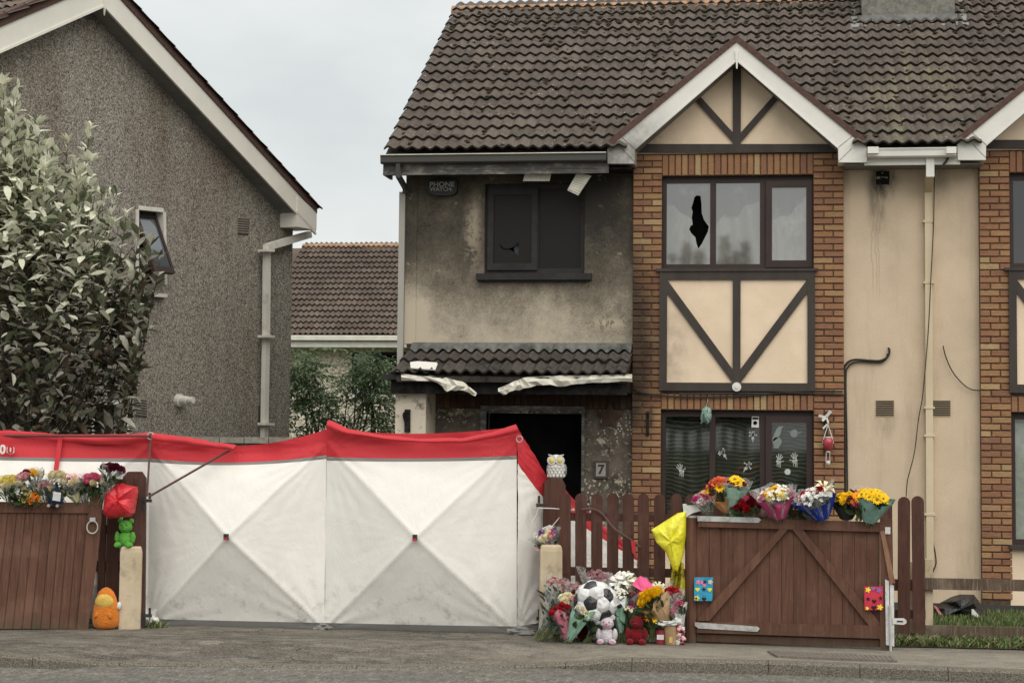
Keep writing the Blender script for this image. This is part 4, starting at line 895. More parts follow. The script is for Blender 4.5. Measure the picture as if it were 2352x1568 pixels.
ex, zE = rf_; mb = MB(); mb.prism([GP.at(ex, zE + .02, GO + .012), GP.at(ex, zE - .245, GO + .012), GP.at(ex - .5, zE - .245, GO + .012), GP.at(ex - .5, zE + .5 * slope - .05, GO + .012)], gn, GO + .1); part(lh, 'boxed_foot', 'cream_pvc', mb)
mb = MB(); mb.prism([GP.at(ex, zE - .0, GO - .1), GP.at(ex + .12, zE - .0, GO - .1), GP.at(ex + .1, zE - .1, GO - .1), GP.at(ex, zE - .12, GO - .1)], gn, DEP); part(lh, 'gutter', 'cream_pvc', mb)
noisy('pipe_grey', (.62, .59, .53), (.72, .69, .62), 2, .6, .3, dirt=((.35, .32, .27), 6, .5))
for pts, nm in ((((712, 538), (614, 567)), 'downpipe_bend'), (((613, 562), (611, 780), (606, 1060)), 'downpipe')):
    mb = MB(); P = [GP.p(u, v, .1) for u, v in pts]
    for a, b in zip(P, P[1:]): mb.bar(a, b, .1, .07, nrm=gn)
    part(lh, nm, 'pipe_grey', mb)
for v in (575, 772, 973):
    mb = MB(); mb.bar(GP.p(601, v, .14), GP.p(622, v + 1, .14), .035, .14, nrm=gn); part(lh, 'pipe_clip', 'pipe_grey', mb)
for u0, v0, u1, v1, dv in ((546, 499, 571, 537, 2), (311, 914, 337, 955, 3), (193, 18, 221, 42, 6), (592, 930, 602, 965, 1)):
    q = [GP.p(u0, v1, .012), GP.p(u1, v1 + dv, .012), GP.p(u1, v0 + dv, .012), GP.p(u0, v0, .012)]; mb = MB(); mb.prism(q, gn, .02); vt = part(lh, 'air_vent', 'vent_grey', mb)
    for k in range(7):
        t = (k + .4) / 7; t2 = t + .07; mb = MB(); a, b = lerp(q[3], q[0], t), lerp(q[2], q[1], t); a2, b2 = lerp(q[3], q[0], t2), lerp(q[2], q[1], t2)
        mb.prism([a2 + gn * .005, b2 + gn * .005, b + gn * .005, a + gn * .005], gn, .008); part(vt, 'louvre', 'vent_dark', mb)
c = GP.p(408, 919, 0); mb = MB(); mb.tube([c, c + gn * .05], .085, 12); mb.tube([c + gn * .05, c + gn * .16], .06, 12); mb.tube([c + gn * .16, c + gn * .26], .045, 12); part(lh, 'flue', 'white_reveal', mb, smooth=False)

# ---------------------------------------------------------------- house behind, between the two
BY = 46.0; BP = PL((0, BY, 0), FPn)
bh = thing('house_behind', 'far cream house with a brown tiled roof seen between the two houses', 'house', (BP.p(800, 850).x, BY, 0))
bx0, bx1 = BP.p(560, 800).x, BP.p(1000, 800).x; bze, bzr = BP.p(800, 772, .5).z, 0
dr = ray(800, 568); dY = BY - .5; p_ = R_(30); tt = ((bze - EYE.z) * math.cos(p_) - dY * math.sin(p_)) / (dr.z * math.cos(p_) - dr.y * math.sin(p_)); rp = EYE + dr * tt
bzr, byr = rp.z, rp.y; bs = V((0, math.cos(p_), math.sin(p_))); blen = math.hypot(bzr - bze, byr - dY)
zb_w = BP.p(860, 806, 0).z
bwin = [BP.p(808, 906), BP.p(936, 906), BP.p(936, 808), BP.p(808, 808)]
holed([V((bx0, BY, -.1)), V((bx1, BY, -.1)), V((bx1, BY, bze)), V((bx0, BY, bze))], [bwin], FPn, .25, 'wall', 'pebble_cream', bh)
mb = MB(); mb.box((bwin[0].x, BY + .2, bwin[0].z), (bwin[1].x, BY + .22, bwin[2].z)); wb = part(bh, 'window', 'void', mb)
mb = MB(); mb.box((bwin[0].x, BY + .02, bwin[0].z), (bwin[0].x + .09, BY + .1, bwin[2].z)); mb.box((bwin[0].x, BY + .02, bwin[2].z - .07), (bwin[1].x, BY + .1, bwin[2].z)); part(wb, 'frame', 'burnt_plastic', mb)
mb = MB(); mb.box((bwin[0].x + .09, BY + .12, bwin[0].z), (bwin[0].x + .5, BY + .13, bwin[2].z)); part(wb, 'curtain', 'net_white', mb)
mb = MB(); mb.box((bwin[0].x - .1, BY - .08, bwin[0].z - .09), (bwin[1].x + .1, BY + .1, bwin[0].z)); part(bh, 'sill', 'white_pvc_far', mb)
mb = MB(); mb.box((bx0, BY - .55, BP.p(800, 778, .5).z - .2), (bx1, BY - .5, bze + .02)); mb.box((bx0, BY - .5, BP.p(800, 778, .5).z - .2), (bx1, BY, BP.p(800, 778, .5).z - .16)); part(bh, 'fascia', 'white_pvc_far', mb)
mb = MB(); mb.box((bx0, BY - .66, bze - .1), (bx1, BY - .555, bze + .0)); part(bh, 'gutter', 'white_pvc_far', mb)
n_ = V((0, -bs.z, bs.y)); mb = MB(); mb.prism([V((bx0, dY, bze)) - n_ * .02, V((bx1, dY, bze)) - n_ * .02, V((bx1, byr, bzr)) - n_ * .02, V((bx0, byr, bzr)) - n_ * .02], n_, .05)
mb.prism([V((bx0, byr, bzr - .05)), V((bx1, byr, bzr - .05)), V((bx1, 2 * byr - dY, bze - .05)), V((bx0, 2 * byr - dY, bze - .05))], V((0, bs.z, bs.y)), .05); brf = part(bh, 'roof', 'tile_far', mb)
bW = 44.4 * BY / math.cos(YAW) / FPX * .5833 / 1.96 * 1.96 * .5 * 2 * .5 * 2   # two rolls per tile
bW = .52 * .0 + (88 / 1.96 * .5833) * (BY - .5) / math.cos(YAW) / FPX
bxs = BP.p(600, 700).x; ncb = int((BP.p(945, 700).x - bxs) / bW) + 1
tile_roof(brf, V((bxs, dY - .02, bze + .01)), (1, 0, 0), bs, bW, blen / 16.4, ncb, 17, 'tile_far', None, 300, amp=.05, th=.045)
for k in range(14):
    x = bxs + k * .45; mb = MB(); P = [V((x, byr - math.cos(math.pi * j / 5) * .14, bzr - .03 + math.sin(math.pi * j / 5) * .13)) for j in range(6)]; mb.prism(P, V((-1, 0, 0)), .44); part(brf, 'ridge_tile', 'ridge_tile', mb)
# low boundary wall behind the screen
wy = 25.0; WP2 = PL((0, wy, 0), FPn); gw = thing('block_wall', 'low grey block wall with a concrete coping between the houses', 'wall', (WP2.p(560, 1100).x, wy, 0))
noisy('blockwork', (.16, .15, .13), (.24, .225, .2), 10, .95, .1, .6, 60); noisy('coping', (.3, .29, .24), (.42, .4, .34), 14, .95, .1, .5, 60, dirt=((.12, .11, .08), 5, .6))
xa, xb = WP2.p(395, 1010).x, WP2.p(905, 1010).x; zc = WP2.p(540, 1003).z
mb = MB(); mb.box((xa, wy, -.1), (xb, wy + .2, zc - .08)); part(gw, 'blockwork', 'blockwork', mb)
n = 9
for k in range(n):
    a, b = lerp(xa, xb, k / n), lerp(xa, xb, (k + 1) / n); mb = MB(); mb.box((a + .006, wy - .05, zc - .08), (b - .006, wy + .25, zc + rnd.uniform(-.004, .004))); part(gw, 'coping_stone', 'coping', mb)

# ---------------------------------------------------------------- plants
def leafmat(key, c1, c2, rough=.6, tr=.0):
    g = noisy(key, c1, c2, 3, .75, .15, .2, 60, var=.2); tl = g.n('ShaderNodeBsdfTranslucent'); g.put(tl.inputs[0], g.b.inputs['Base Color'].links[0].from_socket); ms = g.n('ShaderNodeMixShader'); ms.inputs[0].default_value = .3; g.t.links.new(g.b.outputs[0], ms.inputs[1]); g.t.links.new(tl.outputs[0], ms.inputs[2]); g.t.links.new(ms.outputs[0], g.t.nodes['Material Output'].inputs[0]); return g
leafmat('leaf_pale', (.62, .62, .47), (.82, .82, .68)); leafmat('leaf_green', (.13, .15, .085), (.21, .23, .145)); leafmat('leaf_dark', (.06, .064, .042), (.115, .114, .076)); leafmat('leaf_brown', (.065, .048, .03), (.13, .095, .06)); leafmat('leaf_ash', (.33, .31, .25), (.52, .49, .41))
noisy('bark', (.05, .04, .03), (.09, .075, .058), 9, .95, .1, .6, 30, stretch=(1, 1, .2)); noisy('twig', (.045, .033, .024), (.08, .06, .045), 9, .9)
def leaf_mb(curl, seed=0):
    """broad leaf: stalk at the origin, blade along +x, curled"""
    r = random.Random(seed); mb = MB(); pts = [(0, .02), (.22, .19), (.5, .25), (.78, .16), (1, .0)]; vs = []
    for i, (x, w_) in enumerate(pts):
        z = -curl * x * x; up = .35 * w_ + r.uniform(-.02, .02)
        vs += [(x, w_, z + up), (x, 0, z), (x, -w_, z + up)]
    fs = []
    for i in range(4): a = i * 3; fs += [(a, a + 1, a + 4, a + 3), (a + 1, a + 2, a + 5, a + 4)]
    mb.add(vs, fs); return mb
LF = [leaf_mb(c, i) for i, c in enumerate((.1, .35, .6, -.15))]
LMESH = {}
def leaf_mesh(k, m):
    if (k, m) not in LMESH: LMESH[(k, m)] = LF[k].mesh('leaf', m)
    return LMESH[(k, m)]
class Crown:
    def __init__(s, root, limit=300): s.root = root; s.items = []; s.limit = limit
    def leaf(s, p, d, size, m, roll=0):
        s.items.append((V(p), V(d).normalized(), size, m, roll))
    def done(s, mats, name='leaf_mass', near=True):
        o = WORLD[s.root.name]; s.items.sort(key=lambda t: (t[0] - EYE).length - t[2] * 3); rest = {}
        def mtx(p, d, size, roll):
            u_ = zz - d * zz.dot(d); u_ = u_.normalized() if u_.length > .05 else V((1, 0, 0)); sd = u_.cross(d).normalized()
            u2 = u_ * math.cos(roll) + sd * math.sin(roll); s2 = u2.cross(d)
            return frame_mat(p, d, s2, u2) @ Matrix.Diagonal((size, size, size, 1))
        mbs = MB()
        for k, (p, d, size, m, roll) in enumerate(s.items):
            kk = rnd.randrange(len(LF))
            if k < s.limit: link('leaf', leaf_mesh(kk, m), s.root, Matrix.Translation(-o) @ mtx(p, d, size, roll))
            else:
                mm = mtx(p, d, size, roll); mbs.m = mats.index(m); mbs.add([mm @ q for q in LF[kk].v], LF[kk].f)
        if mbs.v: kind(mbs.build(name, mats, s.root), 'stuff')
# silvery whitebeam by the pebbledashed house
TY = 21.7; TPn = PL((0, TY, 0), FPn); tb = TPn.p(60, 1000); tr = thing('whitebeam_tree', 'bushy tree with silvery upper leaves and scorched dark lower leaves', 'tree', (tb.x, TY + .3, 0))
cr_ = Crown(tr); rr = random.Random(21); stems = MB(); trunk = MB()
def bound(u): # top of the crown for a column of the picture plane
    P = [(-300, 300), (-150, 200), (-20, 190), (30, 230), (70, 270), (130, 300), (200, 330), (225, 420), (262, 440), (300, 520), (345, 590), (372, 640)]
    for (a, va), (b, vb) in zip(P, P[1:]):
        if a <= u <= b: return lerp(va, vb, (u - a) / (b - a))
    return 700
def rightb(v): 
    P = [(180, 25), (270, 100), (330, 215), (450, 275), (540, 330), (590, 365), (650, 362), (700, 335), (760, 330), (830, 318), (880, 285), (940, 268), (1010, 262)]
    for (a, ua), (b, ub) in zip(P, P[1:]):
        if a <= v <= b: return lerp(ua, ub, (v - a) / (b - a))
    return 250
def tp(u, v, dy): return PY(u, v, TY + dy)
tips = [(8, 195), (-35, 215), (-80, 230), (40, 262), (85, 288), (66, 318), (120, 345), (155, 330), (205, 300), (212, 372), (170, 385), (235, 462), (262, 455), (290, 500), (255, 520), (318, 540), (345, 565), (330, 600), (368, 600), (-140, 260), (-200, 300), (20, 300), (105, 390)]
for k in range(30): u = rr.uniform(-110, 110); tips.append((u, bound(u) + rr.uniform(5, 130)))
for v_ in (172, 178, 186, 205, 196, 190, 215, 228, 244, 236, 262): tips.append((rr.uniform(-30, 26) + (v_ - 170) * .35, v_))
for k in range(52): u = rr.uniform(-260, 365); v_ = bound(u) + rr.uniform(20, 230); tips.append((min(u, rightb(min(v_, 1000)) - 5), v_))
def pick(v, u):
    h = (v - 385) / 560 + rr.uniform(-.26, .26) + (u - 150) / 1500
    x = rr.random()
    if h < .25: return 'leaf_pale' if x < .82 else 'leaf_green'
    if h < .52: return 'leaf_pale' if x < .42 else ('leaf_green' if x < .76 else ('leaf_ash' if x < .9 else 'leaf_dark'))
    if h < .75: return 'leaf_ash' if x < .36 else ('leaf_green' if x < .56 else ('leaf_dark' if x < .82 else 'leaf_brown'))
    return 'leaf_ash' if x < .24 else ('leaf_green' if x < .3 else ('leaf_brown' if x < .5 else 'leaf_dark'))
for (u, v) in tips:
    dy = rr.uniform(-.55, .7); top = tp(u, v, dy); ln = rr.uniform(.9, 1.7); vb = min(v + ln * 215, 1010); ub = lerp(u, 60, .14 * ln) ; bot = tp(ub, vb, dy * .7)
    S = spline([bot, lerp(bot, top, .5) + V((rr.uniform(-.05, .05), rr.uniform(-.05, .05), 0)), top], 6); stems.tube(S, .012, 4, taper=.004)
    n = int(ln * 28)
    for i in range(n):
        t = (i / n) ** .8; t = 1 - t * .95; p = S[min(int(t * (len(S) - 1)), len(S) - 1)]; vv = lerp(vb, v, t); a = i * 2.4 + rr.uniform(-.4, .4); up = rr.uniform(.7, 2.2) if t > .5 else rr.uniform(-.3, 1.2)
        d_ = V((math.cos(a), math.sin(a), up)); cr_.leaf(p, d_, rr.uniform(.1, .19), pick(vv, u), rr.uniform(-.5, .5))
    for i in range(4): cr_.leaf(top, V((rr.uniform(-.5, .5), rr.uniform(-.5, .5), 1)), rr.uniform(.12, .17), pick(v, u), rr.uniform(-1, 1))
nleaf = 0
while nleaf < 5200:
    v = rr.uniform(280, 1030); u = rr.uniform(-280, 372)
    if v < bound(u) + 70 + rr.uniform(0, 150) or u > rightb(min(v, 1009)) - rr.uniform(-4, 34): continue
    edge = min((rightb(min(v, 1009)) - u) / 160, (v - bound(u)) / 200, 1); dy = rr.uniform(-1, 1) * 1.05 * max(.15, edge); p = tp(u, v, dy)
    if mnoise.noise(V((u / 50, v / 50, dy * 2))) < -.34: continue
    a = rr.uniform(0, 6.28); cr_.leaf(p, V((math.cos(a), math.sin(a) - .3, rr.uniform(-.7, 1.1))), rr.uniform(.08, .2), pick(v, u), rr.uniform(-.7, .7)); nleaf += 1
for k in range(90):
    v = rr.uniform(520, 980); u = rr.uniform(-100, rightb(v) - 10); a = tp(60 + (u - 60) * .3, min(v + 180, 1040), rr.uniform(-.3, .3)); b = tp(u, v, rr.uniform(-.8, .8)); stems.tube(spline([a, lerp(a, b, .5) + V((0, 0, -.06)), b], 4), .014, 4, taper=.004)
trunk.tube([V((tb.x, TY + .3, -.05)), V((tb.x + .03, TY + .3, .8)), V((tb.x - .03, TY + .35, 1.7)), V((tb.x + .05, TY + .3, 2.6))], .1, 8, taper=.05)
for k in range(5): trunk.tube(spline([V((tb.x, TY + .3, .7 + k * .2)), V((tb.x + rr.uniform(-.5, .6), TY + .3 + rr.uniform(-.4, .4), 1.6 + k * .2)), V((tb.x + rr.uniform(-1.1, 1), TY + .3 + rr.uniform(-.6, .6), 2.6 + k * .25))], 5), .05, 6, taper=.015)
trunk.build('trunk', 'bark', tr); kind(stems.build('twigs', 'twig', tr), 'stuff')
cr_.done(['leaf_pale', 'leaf_green', 'leaf_dark', 'leaf_brown', 'leaf_ash'])
# green elder bush between the houses
leafmat('elder', (.11, .155, .085), (.17, .225, .13)); leafmat('elder_light', (.17, .23, .13), (.25, .31, .18))
EY = 31.0; EP = PL((0, EY, 0), FPn); eb = EP.p(780, 1020)
el = thing('elder_bush', 'loose green elder bush growing between the houses behind the wall', 'bush', (eb.x, EY, 0))
ce = MB(); st2 = MB(); rr = random.Random(5)
def eld(p, d, n=3, s=.1):
    d = V(d).normalized(); side = d.cross(zz).normalized()
    for i in range(n * 2 + 1):
        t = (i // 2 + 1) / (n + .5); q = p + d * (.34 * t * s / .12) + zz * (-.06 * t * t); dd = (d * .5 + side * (1 if i % 2 else -1)) if i < n * 2 else d
        dd = (dd + zz * rr.uniform(-.35, .15)).normalized(); mm = frame_mat(q, dd, zz.cross(dd).normalized(), dd.cross(zz.cross(dd).normalized())) @ Matrix.Diagonal((s, s * .8, s, 1)); ce.m = 1 if rr.random() < .3 else 0; ce.add([mm @ v for v in LF[1].v], LF[1].f)
lobes = [(720, 950, 62, 85), (830, 950, 80, 110), (700, 900, 40, 50), (860, 880, 50, 55), (790, 940, 70, 60), (880, 965, 45, 80), (695, 845, 34, 26), (850, 842, 36, 30)]
for k in range(860):
    u0, v0, ru, rv = rr.choice(lobes); a = rr.uniform(0, 6.28); r_ = math.sqrt(rr.random()); u, v = u0 + math.cos(a) * ru * r_, v0 + math.sin(a) * rv * r_
    b = rr.uniform(0, 6.28); eld(PY(u, v, EY + rr.uniform(-.8, .8)), (math.cos(b), math.sin(b) - .2, rr.uniform(-.7, .9)))
for u, v in ((735, 800), (722, 806), (705, 815), (690, 812), (698, 860), (715, 862), (735, 866), (712, 835)):
    for k in range(2): eld(PY(u + rr.uniform(-6, 6), v + rr.uniform(-3, 3), EY), (rr.uniform(-.2, 1), -.4, .1), s=.13)
for k in range(12): a = V((eb.x + rr.uniform(-.4, .4), EY, 0)); u0, v0, ru, rv = lobes[k % 8]; st2.tube(spline([a, lerp(a, PY(u0, v0 + rv, EY), .6), PY(u0 + rr.uniform(-20, 20), v0 - rv * .6, EY + rr.uniform(-.4, .4))], 5), .03, 5, taper=.008)
st2.tube(spline([PY(866, 1050, EY - .3), PY(858, 960, EY - .3), PY(845, 850, EY - .3)], 5), .02, 5)
st2.build('stems', 'bark', el); kind(ce.build('crown', ['elder', 'elder_light'], el), 'stuff')
# conifers across the road, seen mirrored in the sooty upper window
leafmat('conifer', (.02, .032, .02), (.04, .055, .03))
def mirror(u, v, Yb):
    p = FP.p(u, v, -.1); t = p - EYE; return p + V((t.x, 0, t.z)) * ((p.y - Yb) / t.y)
for k, (u, vt_, wpx, yb_) in enumerate(((1576, 556, 24, -30), (1664, 538, 22, -32), (1606, 572, 22, -29), (1712, 552, 30, -33), (1690, 576, 30, -30), (1545, 580, 26, -31))):
    q = mirror(u, vt_, yb_); x, y, h = q.x, yb_, q.z; w_ = abs(mirror(u + wpx, vt_, yb_).x - x)
    cf = thing('conifer_tree', ['bushy dark conifer across the road', 'tall slim conifer across the road', 'short conifer across the road', 'broad tall conifer across the road', 'broad lower conifer across the road', 'squat conifer across the road'][k] + ' mirrored in the sooty upper window', 'tree', (x, y, 0), 'conifers across the road')
    mb = MB(); mb.tube([V((x, y, -.1)), V((x, y, h))], .14, 6, taper=.02); mb.build('trunk', 'bark', cf)
    mb = MB(); rr = random.Random(k)
    for i in range(420):
        t = rr.random() ** .7; z = h * (1 - .75 * t) ; rad = (w_ * min(1, t * 2.2) + w_ * .6 * max(0, t - .35)) * rr.uniform(.45, 1.1) * (.75 + .25 * math.sin(z * 5)); a = rr.uniform(0, 6.28); p = V((x + math.cos(a) * rad, y + math.sin(a) * rad, z)); q = V((math.cos(a), math.sin(a), rr.uniform(-.5, .3))).normalized(); s_ = rr.uniform(.25, .55)
        sd = q.cross(zz).normalized() * s_ * .45; mb.add([p - q * s_, p + sd, p + q * s_ * .8 - zz * .1, p - sd], [(0, 1, 2, 3)])
    kind(mb.build('crown', 'conifer', cf), 'stuff')
# ---------------------------------------------------------------- fence, posts and gates
def wood(key, c1, c2, hi):
    g = G(key, .7, .25); n = g.noise(5, 4, .6, stretch=(3, 3, .3)); n2 = g.noise(26, 4, .7, stretch=(2, 2, .12)); r = g.rand()
    c = g.mix(g.mr(n, .3, .7), c1, c2); c = g.mix(g.math('MULTIPLY', r, .35), c, tuple(x * .55 for x in c1)); c = g.mix(g.mr(n2, .5, .75, 0, .7), c, hi); c = g.mix(g.mr(n2, .45, .28, 0, .6), c, tuple(x * .45 for x in c1)); c = g.mix(g.mr(g.noise(2.3, 5, .65), .48, .7, 0, .55), c, hi)
    c = g.mix(g.math('MULTIPLY', g.mr(g.noise(38, 4, .7), .68, .74), .5), c, (.3, .24, .18))
    c = g.mix(g.math('MULTIPLY', g.mr(g.sep()[2], .0, .2, 1, 0), g.mr(g.noise(6, 4), .3, .7, .2, .9)), c, (.075, .06, .035))
    g.col(c); g.bump(n2, .5, .006); M[key] = g.m
wood('gate_wood', (.105, .047, .03), (.138, .066, .043), (.185, .1, .068)); wood('fence_wood', (.062, .026, .018), (.088, .038, .026), (.125, .062, .044)); wood('rail_wood', (.085, .058, .04), (.125, .09, .062), (.3, .24, .18)); wood('raw_wood', (.2, .095, .055), (.28, .14, .085), (.33, .2, .13))
noisy('post_concrete', (.46, .37, .25), (.58, .48, .35), 3, .92, .1, .4, 40, dirt=((.2, .17, .12), 5, .6))
def planes(u0, v0, u1, v1):
    a, b = PZ(u0, v0), PZ(u1, v1); t = (b - a); t.z = 0; n = V((t.y, -t.x, 0)).normalized(); return PL(a, n)
# the left gate, leaning open
GL = planes(-80, 1447, 200, 1444)
lg = thing('driveway_gate', 'brown boarded gate with a ring handle and flowers laid along its top', 'gate', tuple(GL.p(60, 1446)))
nb = 15
for k in range(nb):
    def ed(t): return lerp(-118, 198, t), lerp(-82, 220, t)
    a, b = ed((k + .06) / nb), ed((k + .94) / nb); off = .0 + rnd.uniform(-.002, .002)
    mb = MB(); q = [GL.p(a[0], 1443, off), GL.p(b[0], 1443, off), GL.p(b[1], 1175, off), GL.p(a[1], 1175, off)]; mb.prism(q, GL.n, .01); g_ = GL.a * .009; mb.prism([q[0] - g_ - GL.n * .01, q[1] + g_ - GL.n * .01, q[2] + g_ - GL.n * .01, q[3] - g_ - GL.n * .01], GL.n, .012); part(lg, 'board', 'gate_wood', mb)
mb = MB(); mb.poly(GL, ((-90, 1151), (207, 1154), (206, 1178), (-90, 1176)), .022, .045); part(lg, 'top_rail', 'gate_wood', mb)
mb = MB(); mb.poly(GL, ((208, 1136), (238, 1133), (228, 1250), (202, 1445), (176, 1444)), .026, .05); part(lg, 'stile', 'gate_wood', mb)
mb = MB(); mb.poly(GL, ((-118, 1410), (180, 1410), (178, 1440), (-120, 1440)), -.024, .03); part(lg, 'ledge', 'gate_wood', mb)
mb = MB(); c = GL.p(212, 1210, .06); mb.tube([c + GL.a * (.052 * math.cos(t)) + zz * (.062 * math.sin(t)) for t in [2 * math.pi * i / 18 for i in range(19)]], .007, 6, cap=False); rg = part(lg, 'ring_handle', 'metal', mb)
mb = MB(); mb.rect(GL, 206, 1188, 219, 1199, .05, .03); part(rg, 'ring_boss', 'metal', mb)
# the wooden gate post on the left and the pickets beside it
def post(label, uv, top, loc_uv, mat='fence_wood', dep=.16, name='gate_post', cat='post'):
    pl = planes(loc_uv[0] - 40, loc_uv[1], loc_uv[0] + 40, loc_uv[1]); o = thing(name, label, cat, tuple(pl.p(*loc_uv)))
    mb = MB(); mb.poly(pl, uv, 0, dep); part(o, 'shaft', mat, mb); return o, pl
lp, LPP = post('brown wooden gate post with clipped top corners behind the concrete post', ((283, 1442), (331, 1442), (334, 1098), (324, 1083), (293, 1083), (282, 1094)), None, (308, 1442))
for v in (1141, 1405):
    mb = MB(); mb.rect(LPP, 330, v + 5, 348, v + 12, .04, .05); mb.tube([LPP.p(344, v + 4, .02), LPP.p(344, v - 10, .02)], .014, 6); mb.rect(LPP, 326, v, 333, v + 30, .01, .02); part(lp, 'hinge_pin', 'black_iron', mb)
FLp = PL((0, LPP.o.y + .18, 0), FPn)
lf = thing('picket_fence', 'dark picket fence glimpsed between the boarded gate and the concrete post', 'fence', tuple(FLp.p(250, 1443)))
for u0, u1, v0 in ((225, 240, 1170), (243, 272, 1168), (286, 312, 1168)):
    mb = MB(); mb.rect(FLp, u0, v0, u1, 1440, .0, .025); part(lf, 'picket', 'fence_wood', mb)
for v0, v1 in ((1205, 1226), (1288, 1312)):
    mb = MB(); mb.rect(FLp, 215, v0, 300, v1, -.026, .04); part(lf, 'rail', 'fence_wood', mb)
def cpost(label, uL, uR, vT, vB, dep=.15):
    pl = planes(uL, vB, uR, vB + .3); o = thing('concrete_post', label, 'post', tuple(pl.p((uL + uR) / 2, vB))); mb = MB(); um = lerp(uL, uR, .72)
    x0 = pl.xz(uL, vB)[0]; x1 = pl.xz(um, vB)[0]; x2 = pl.xz(uR, vB)[0]; zt_ = pl.xz(um, vT)[1]
    prof = [(x0 + .0, 0), (x1, 0), (x2, -.05), (x2, -dep), (x0, -dep)]; k = len(prof)
    lv = [(-.05, 0, 0), (zt_ - .06, 0, 0), (zt_ - .015, .02, .015), (zt_, .05, .04)]; vs = []; fs = []
    cx, cd = (x0 + x2) / 2, -dep / 2
    for z, ins, dd in lv: vs += [pl.at(lerp(x, cx, ins * 4), z, lerp(d_, cd, ins * 4)) for x, d_ in prof]
    for i in range(3):
        for j in range(k): fs.append((i * k + j, i * k + (j + 1) % k, (i + 1) * k + (j + 1) % k, (i + 1) * k + j))
    fs.append(tuple(3 * k + j for j in range(k))); mb.add(vs, fs); part(o, 'shaft', 'post_concrete', mb); return o, pl
cpost('cream concrete post standing between the boarded gate and the white screen', 272, 320, 1255, 1444)
rp_, RPP = cpost('cream concrete post beside the heap of flowers at the screen end', 1240, 1291, 1252, 1464)
# right hand gate post carrying the owl
gp, GPP = post('brown wooden gate post with the owl ornament on its top', ((1250, 1460), (1303, 1460), (1299, 1113), (1290, 1098), (1262, 1098), (1251, 1110)), None, (1276, 1452), name='gate_post')
for v in (1150, 1410):
    mb = MB(); mb.rect(GPP, 1233, v + 6, 1252, v + 14, .05, .06); mb.tube([GPP.p(1238, v + 5, .03), GPP.p(1238, v - 12, .03)], .013, 6); part(gp, 'hinge_pin', 'black_iron', mb)
# picket fences
def pickets(label, us, vt, vb, Yp, mat, rails, wpx=25.5, dv=0):
    pl = PL((0, Yp, 0), FPn); o = thing('picket_fence', label, 'fence', tuple(pl.at(pl.xz(us[len(us) // 2], 1450)[0], 0)))
    for i, u in enumerate(us):
        x = pl.xz(u, 1200)[0]; hw_ = wpx / 2 * Yp / math.cos(YAW) / FPX; zt_ = pl.xz(u, vt + dv * i)[1] + rnd.uniform(-.006, .006); zb_ = max(.01, pl.xz(u, vb)[1]); tl = rnd.uniform(-.012, .012)
        P = [pl.at(x - hw_, zb_), pl.at(x + hw_, zb_)] + [pl.at(x + tl + hw_ * math.cos(a), zt_ - hw_ + hw_ * math.sin(a)) for a in [math.pi * k / 8 for k in range(9)]]
        mb = MB(); mb.prism(P, FPn, .022); part(o, 'picket', mat, mb)
    for v0, v1 in rails:
        mb = MB(); mb.rect(pl, us[0] - 12, v0, us[-1] + 16, v1, -.024, .04); part(o, 'rail', mat, mb)
    return o, pl
YPK = PZ(1440, 1462).y
pickets('brown picket fence of round topped slats between owl post and open gate', [1300, 1336, 1372, 1408, 1444, 1480, 1516, 1553, 1588, 1622, 1656, 1690, 1724, 1758, 1792], 1132, 1456, YPK, 'fence_wood', ((1181, 1199), (1306, 1326)), dv=.35)
pickets('three brown pickets standing by the hinge side of the open gate', [2038, 2075, 2110], 1139, 1454, PZ(2090, 1474).y, 'fence_wood', ((1330, 1356), (1400, 1420)), 27)
# the right gate, taken off and stood open, seen from its braced back
GR = planes(1583, 1475, 2048, 1492)
rg_ = thing('open_gate', 'brown braced gate standing open with steel strap hinges and flowers along its top', 'gate', tuple(GR.p(1800, 1480)))
us = [1600, 1629, 1656, 1684, 1711, 1739, 1767, 1795, 1823, 1851, 1879, 1907, 1935, 1963, 1991, 2020]
for a, b in zip(us, us[1:]):
    o_ = rnd.uniform(-.003, .003); mb = MB(); mb.poly(GR, ((a + .5, 1478), (b - .5, 1478), (b - .5, 1205), (a + .5, 1205)), o_, .01); mb.poly(GR, ((a - .6, 1478), (b + .6, 1478), (b + .6, 1205), (a - .6, 1205)), -.0105 + o_ * .3, .012); part(rg_, 'board', 'gate_wood', mb)
mb = MB(); mb.poly(GR, ((1604, 1186), (2028, 1199), (2028, 1221), (1604, 1209)), .05, .048); part(rg_, 'top_rail', 'gate_wood', mb)
mb = MB(); mb.poly(GR, ((1601, 1428), (2028, 1436), (2027, 1466), (1600, 1452)), .05, .048); part(rg_, 'bottom_rail', 'gate_wood', mb)
mb = MB(); mb.poly(GR, ((1600, 1456), (2028, 1469), (2028, 1486), (1600, 1472)), .022, .02); part(rg_, 'kick_board', 'fence_wood', mb)
mb = MB(); mb.poly(GR, ((1795, 1209), (1815, 1209), (1629, 1425), (1604, 1425), (1604, 1418)), .044, .042); part(rg_, 'brace', 'gate_wood', mb)
mb = MB(); mb.poly(GR, ((1816, 1210), (1840, 1211), (2020, 1428), (2020, 1437), (1996, 1436)), .044, .042); part(rg_, 'brace', 'gate_wood', mb)
mb = MB(); mb.poly(GR, ((2021, 1190), (2048, 1192), (2050, 1492), (2022, 1488)), .056, .055); part(rg_, 'stile', 'gate_wood', mb)
mb = MB(); P = [GR.p(1588, 1478, -.02), GR.p(1588, 1172, -.02)]; mb.tube(P, .062, 12); mb.tube([P[1], P[1] + zz * .03], .064, 12); hp = part(rg_, 'hanging_post', 'raw_wood' if False else 'gate_wood', mb)
mb = MB(); mb.tube([GR.p(1588, 1188, -.02), GR.p(1588, 1183, -.02)], .068, 12); part(hp, 'collar', 'metal', mb)
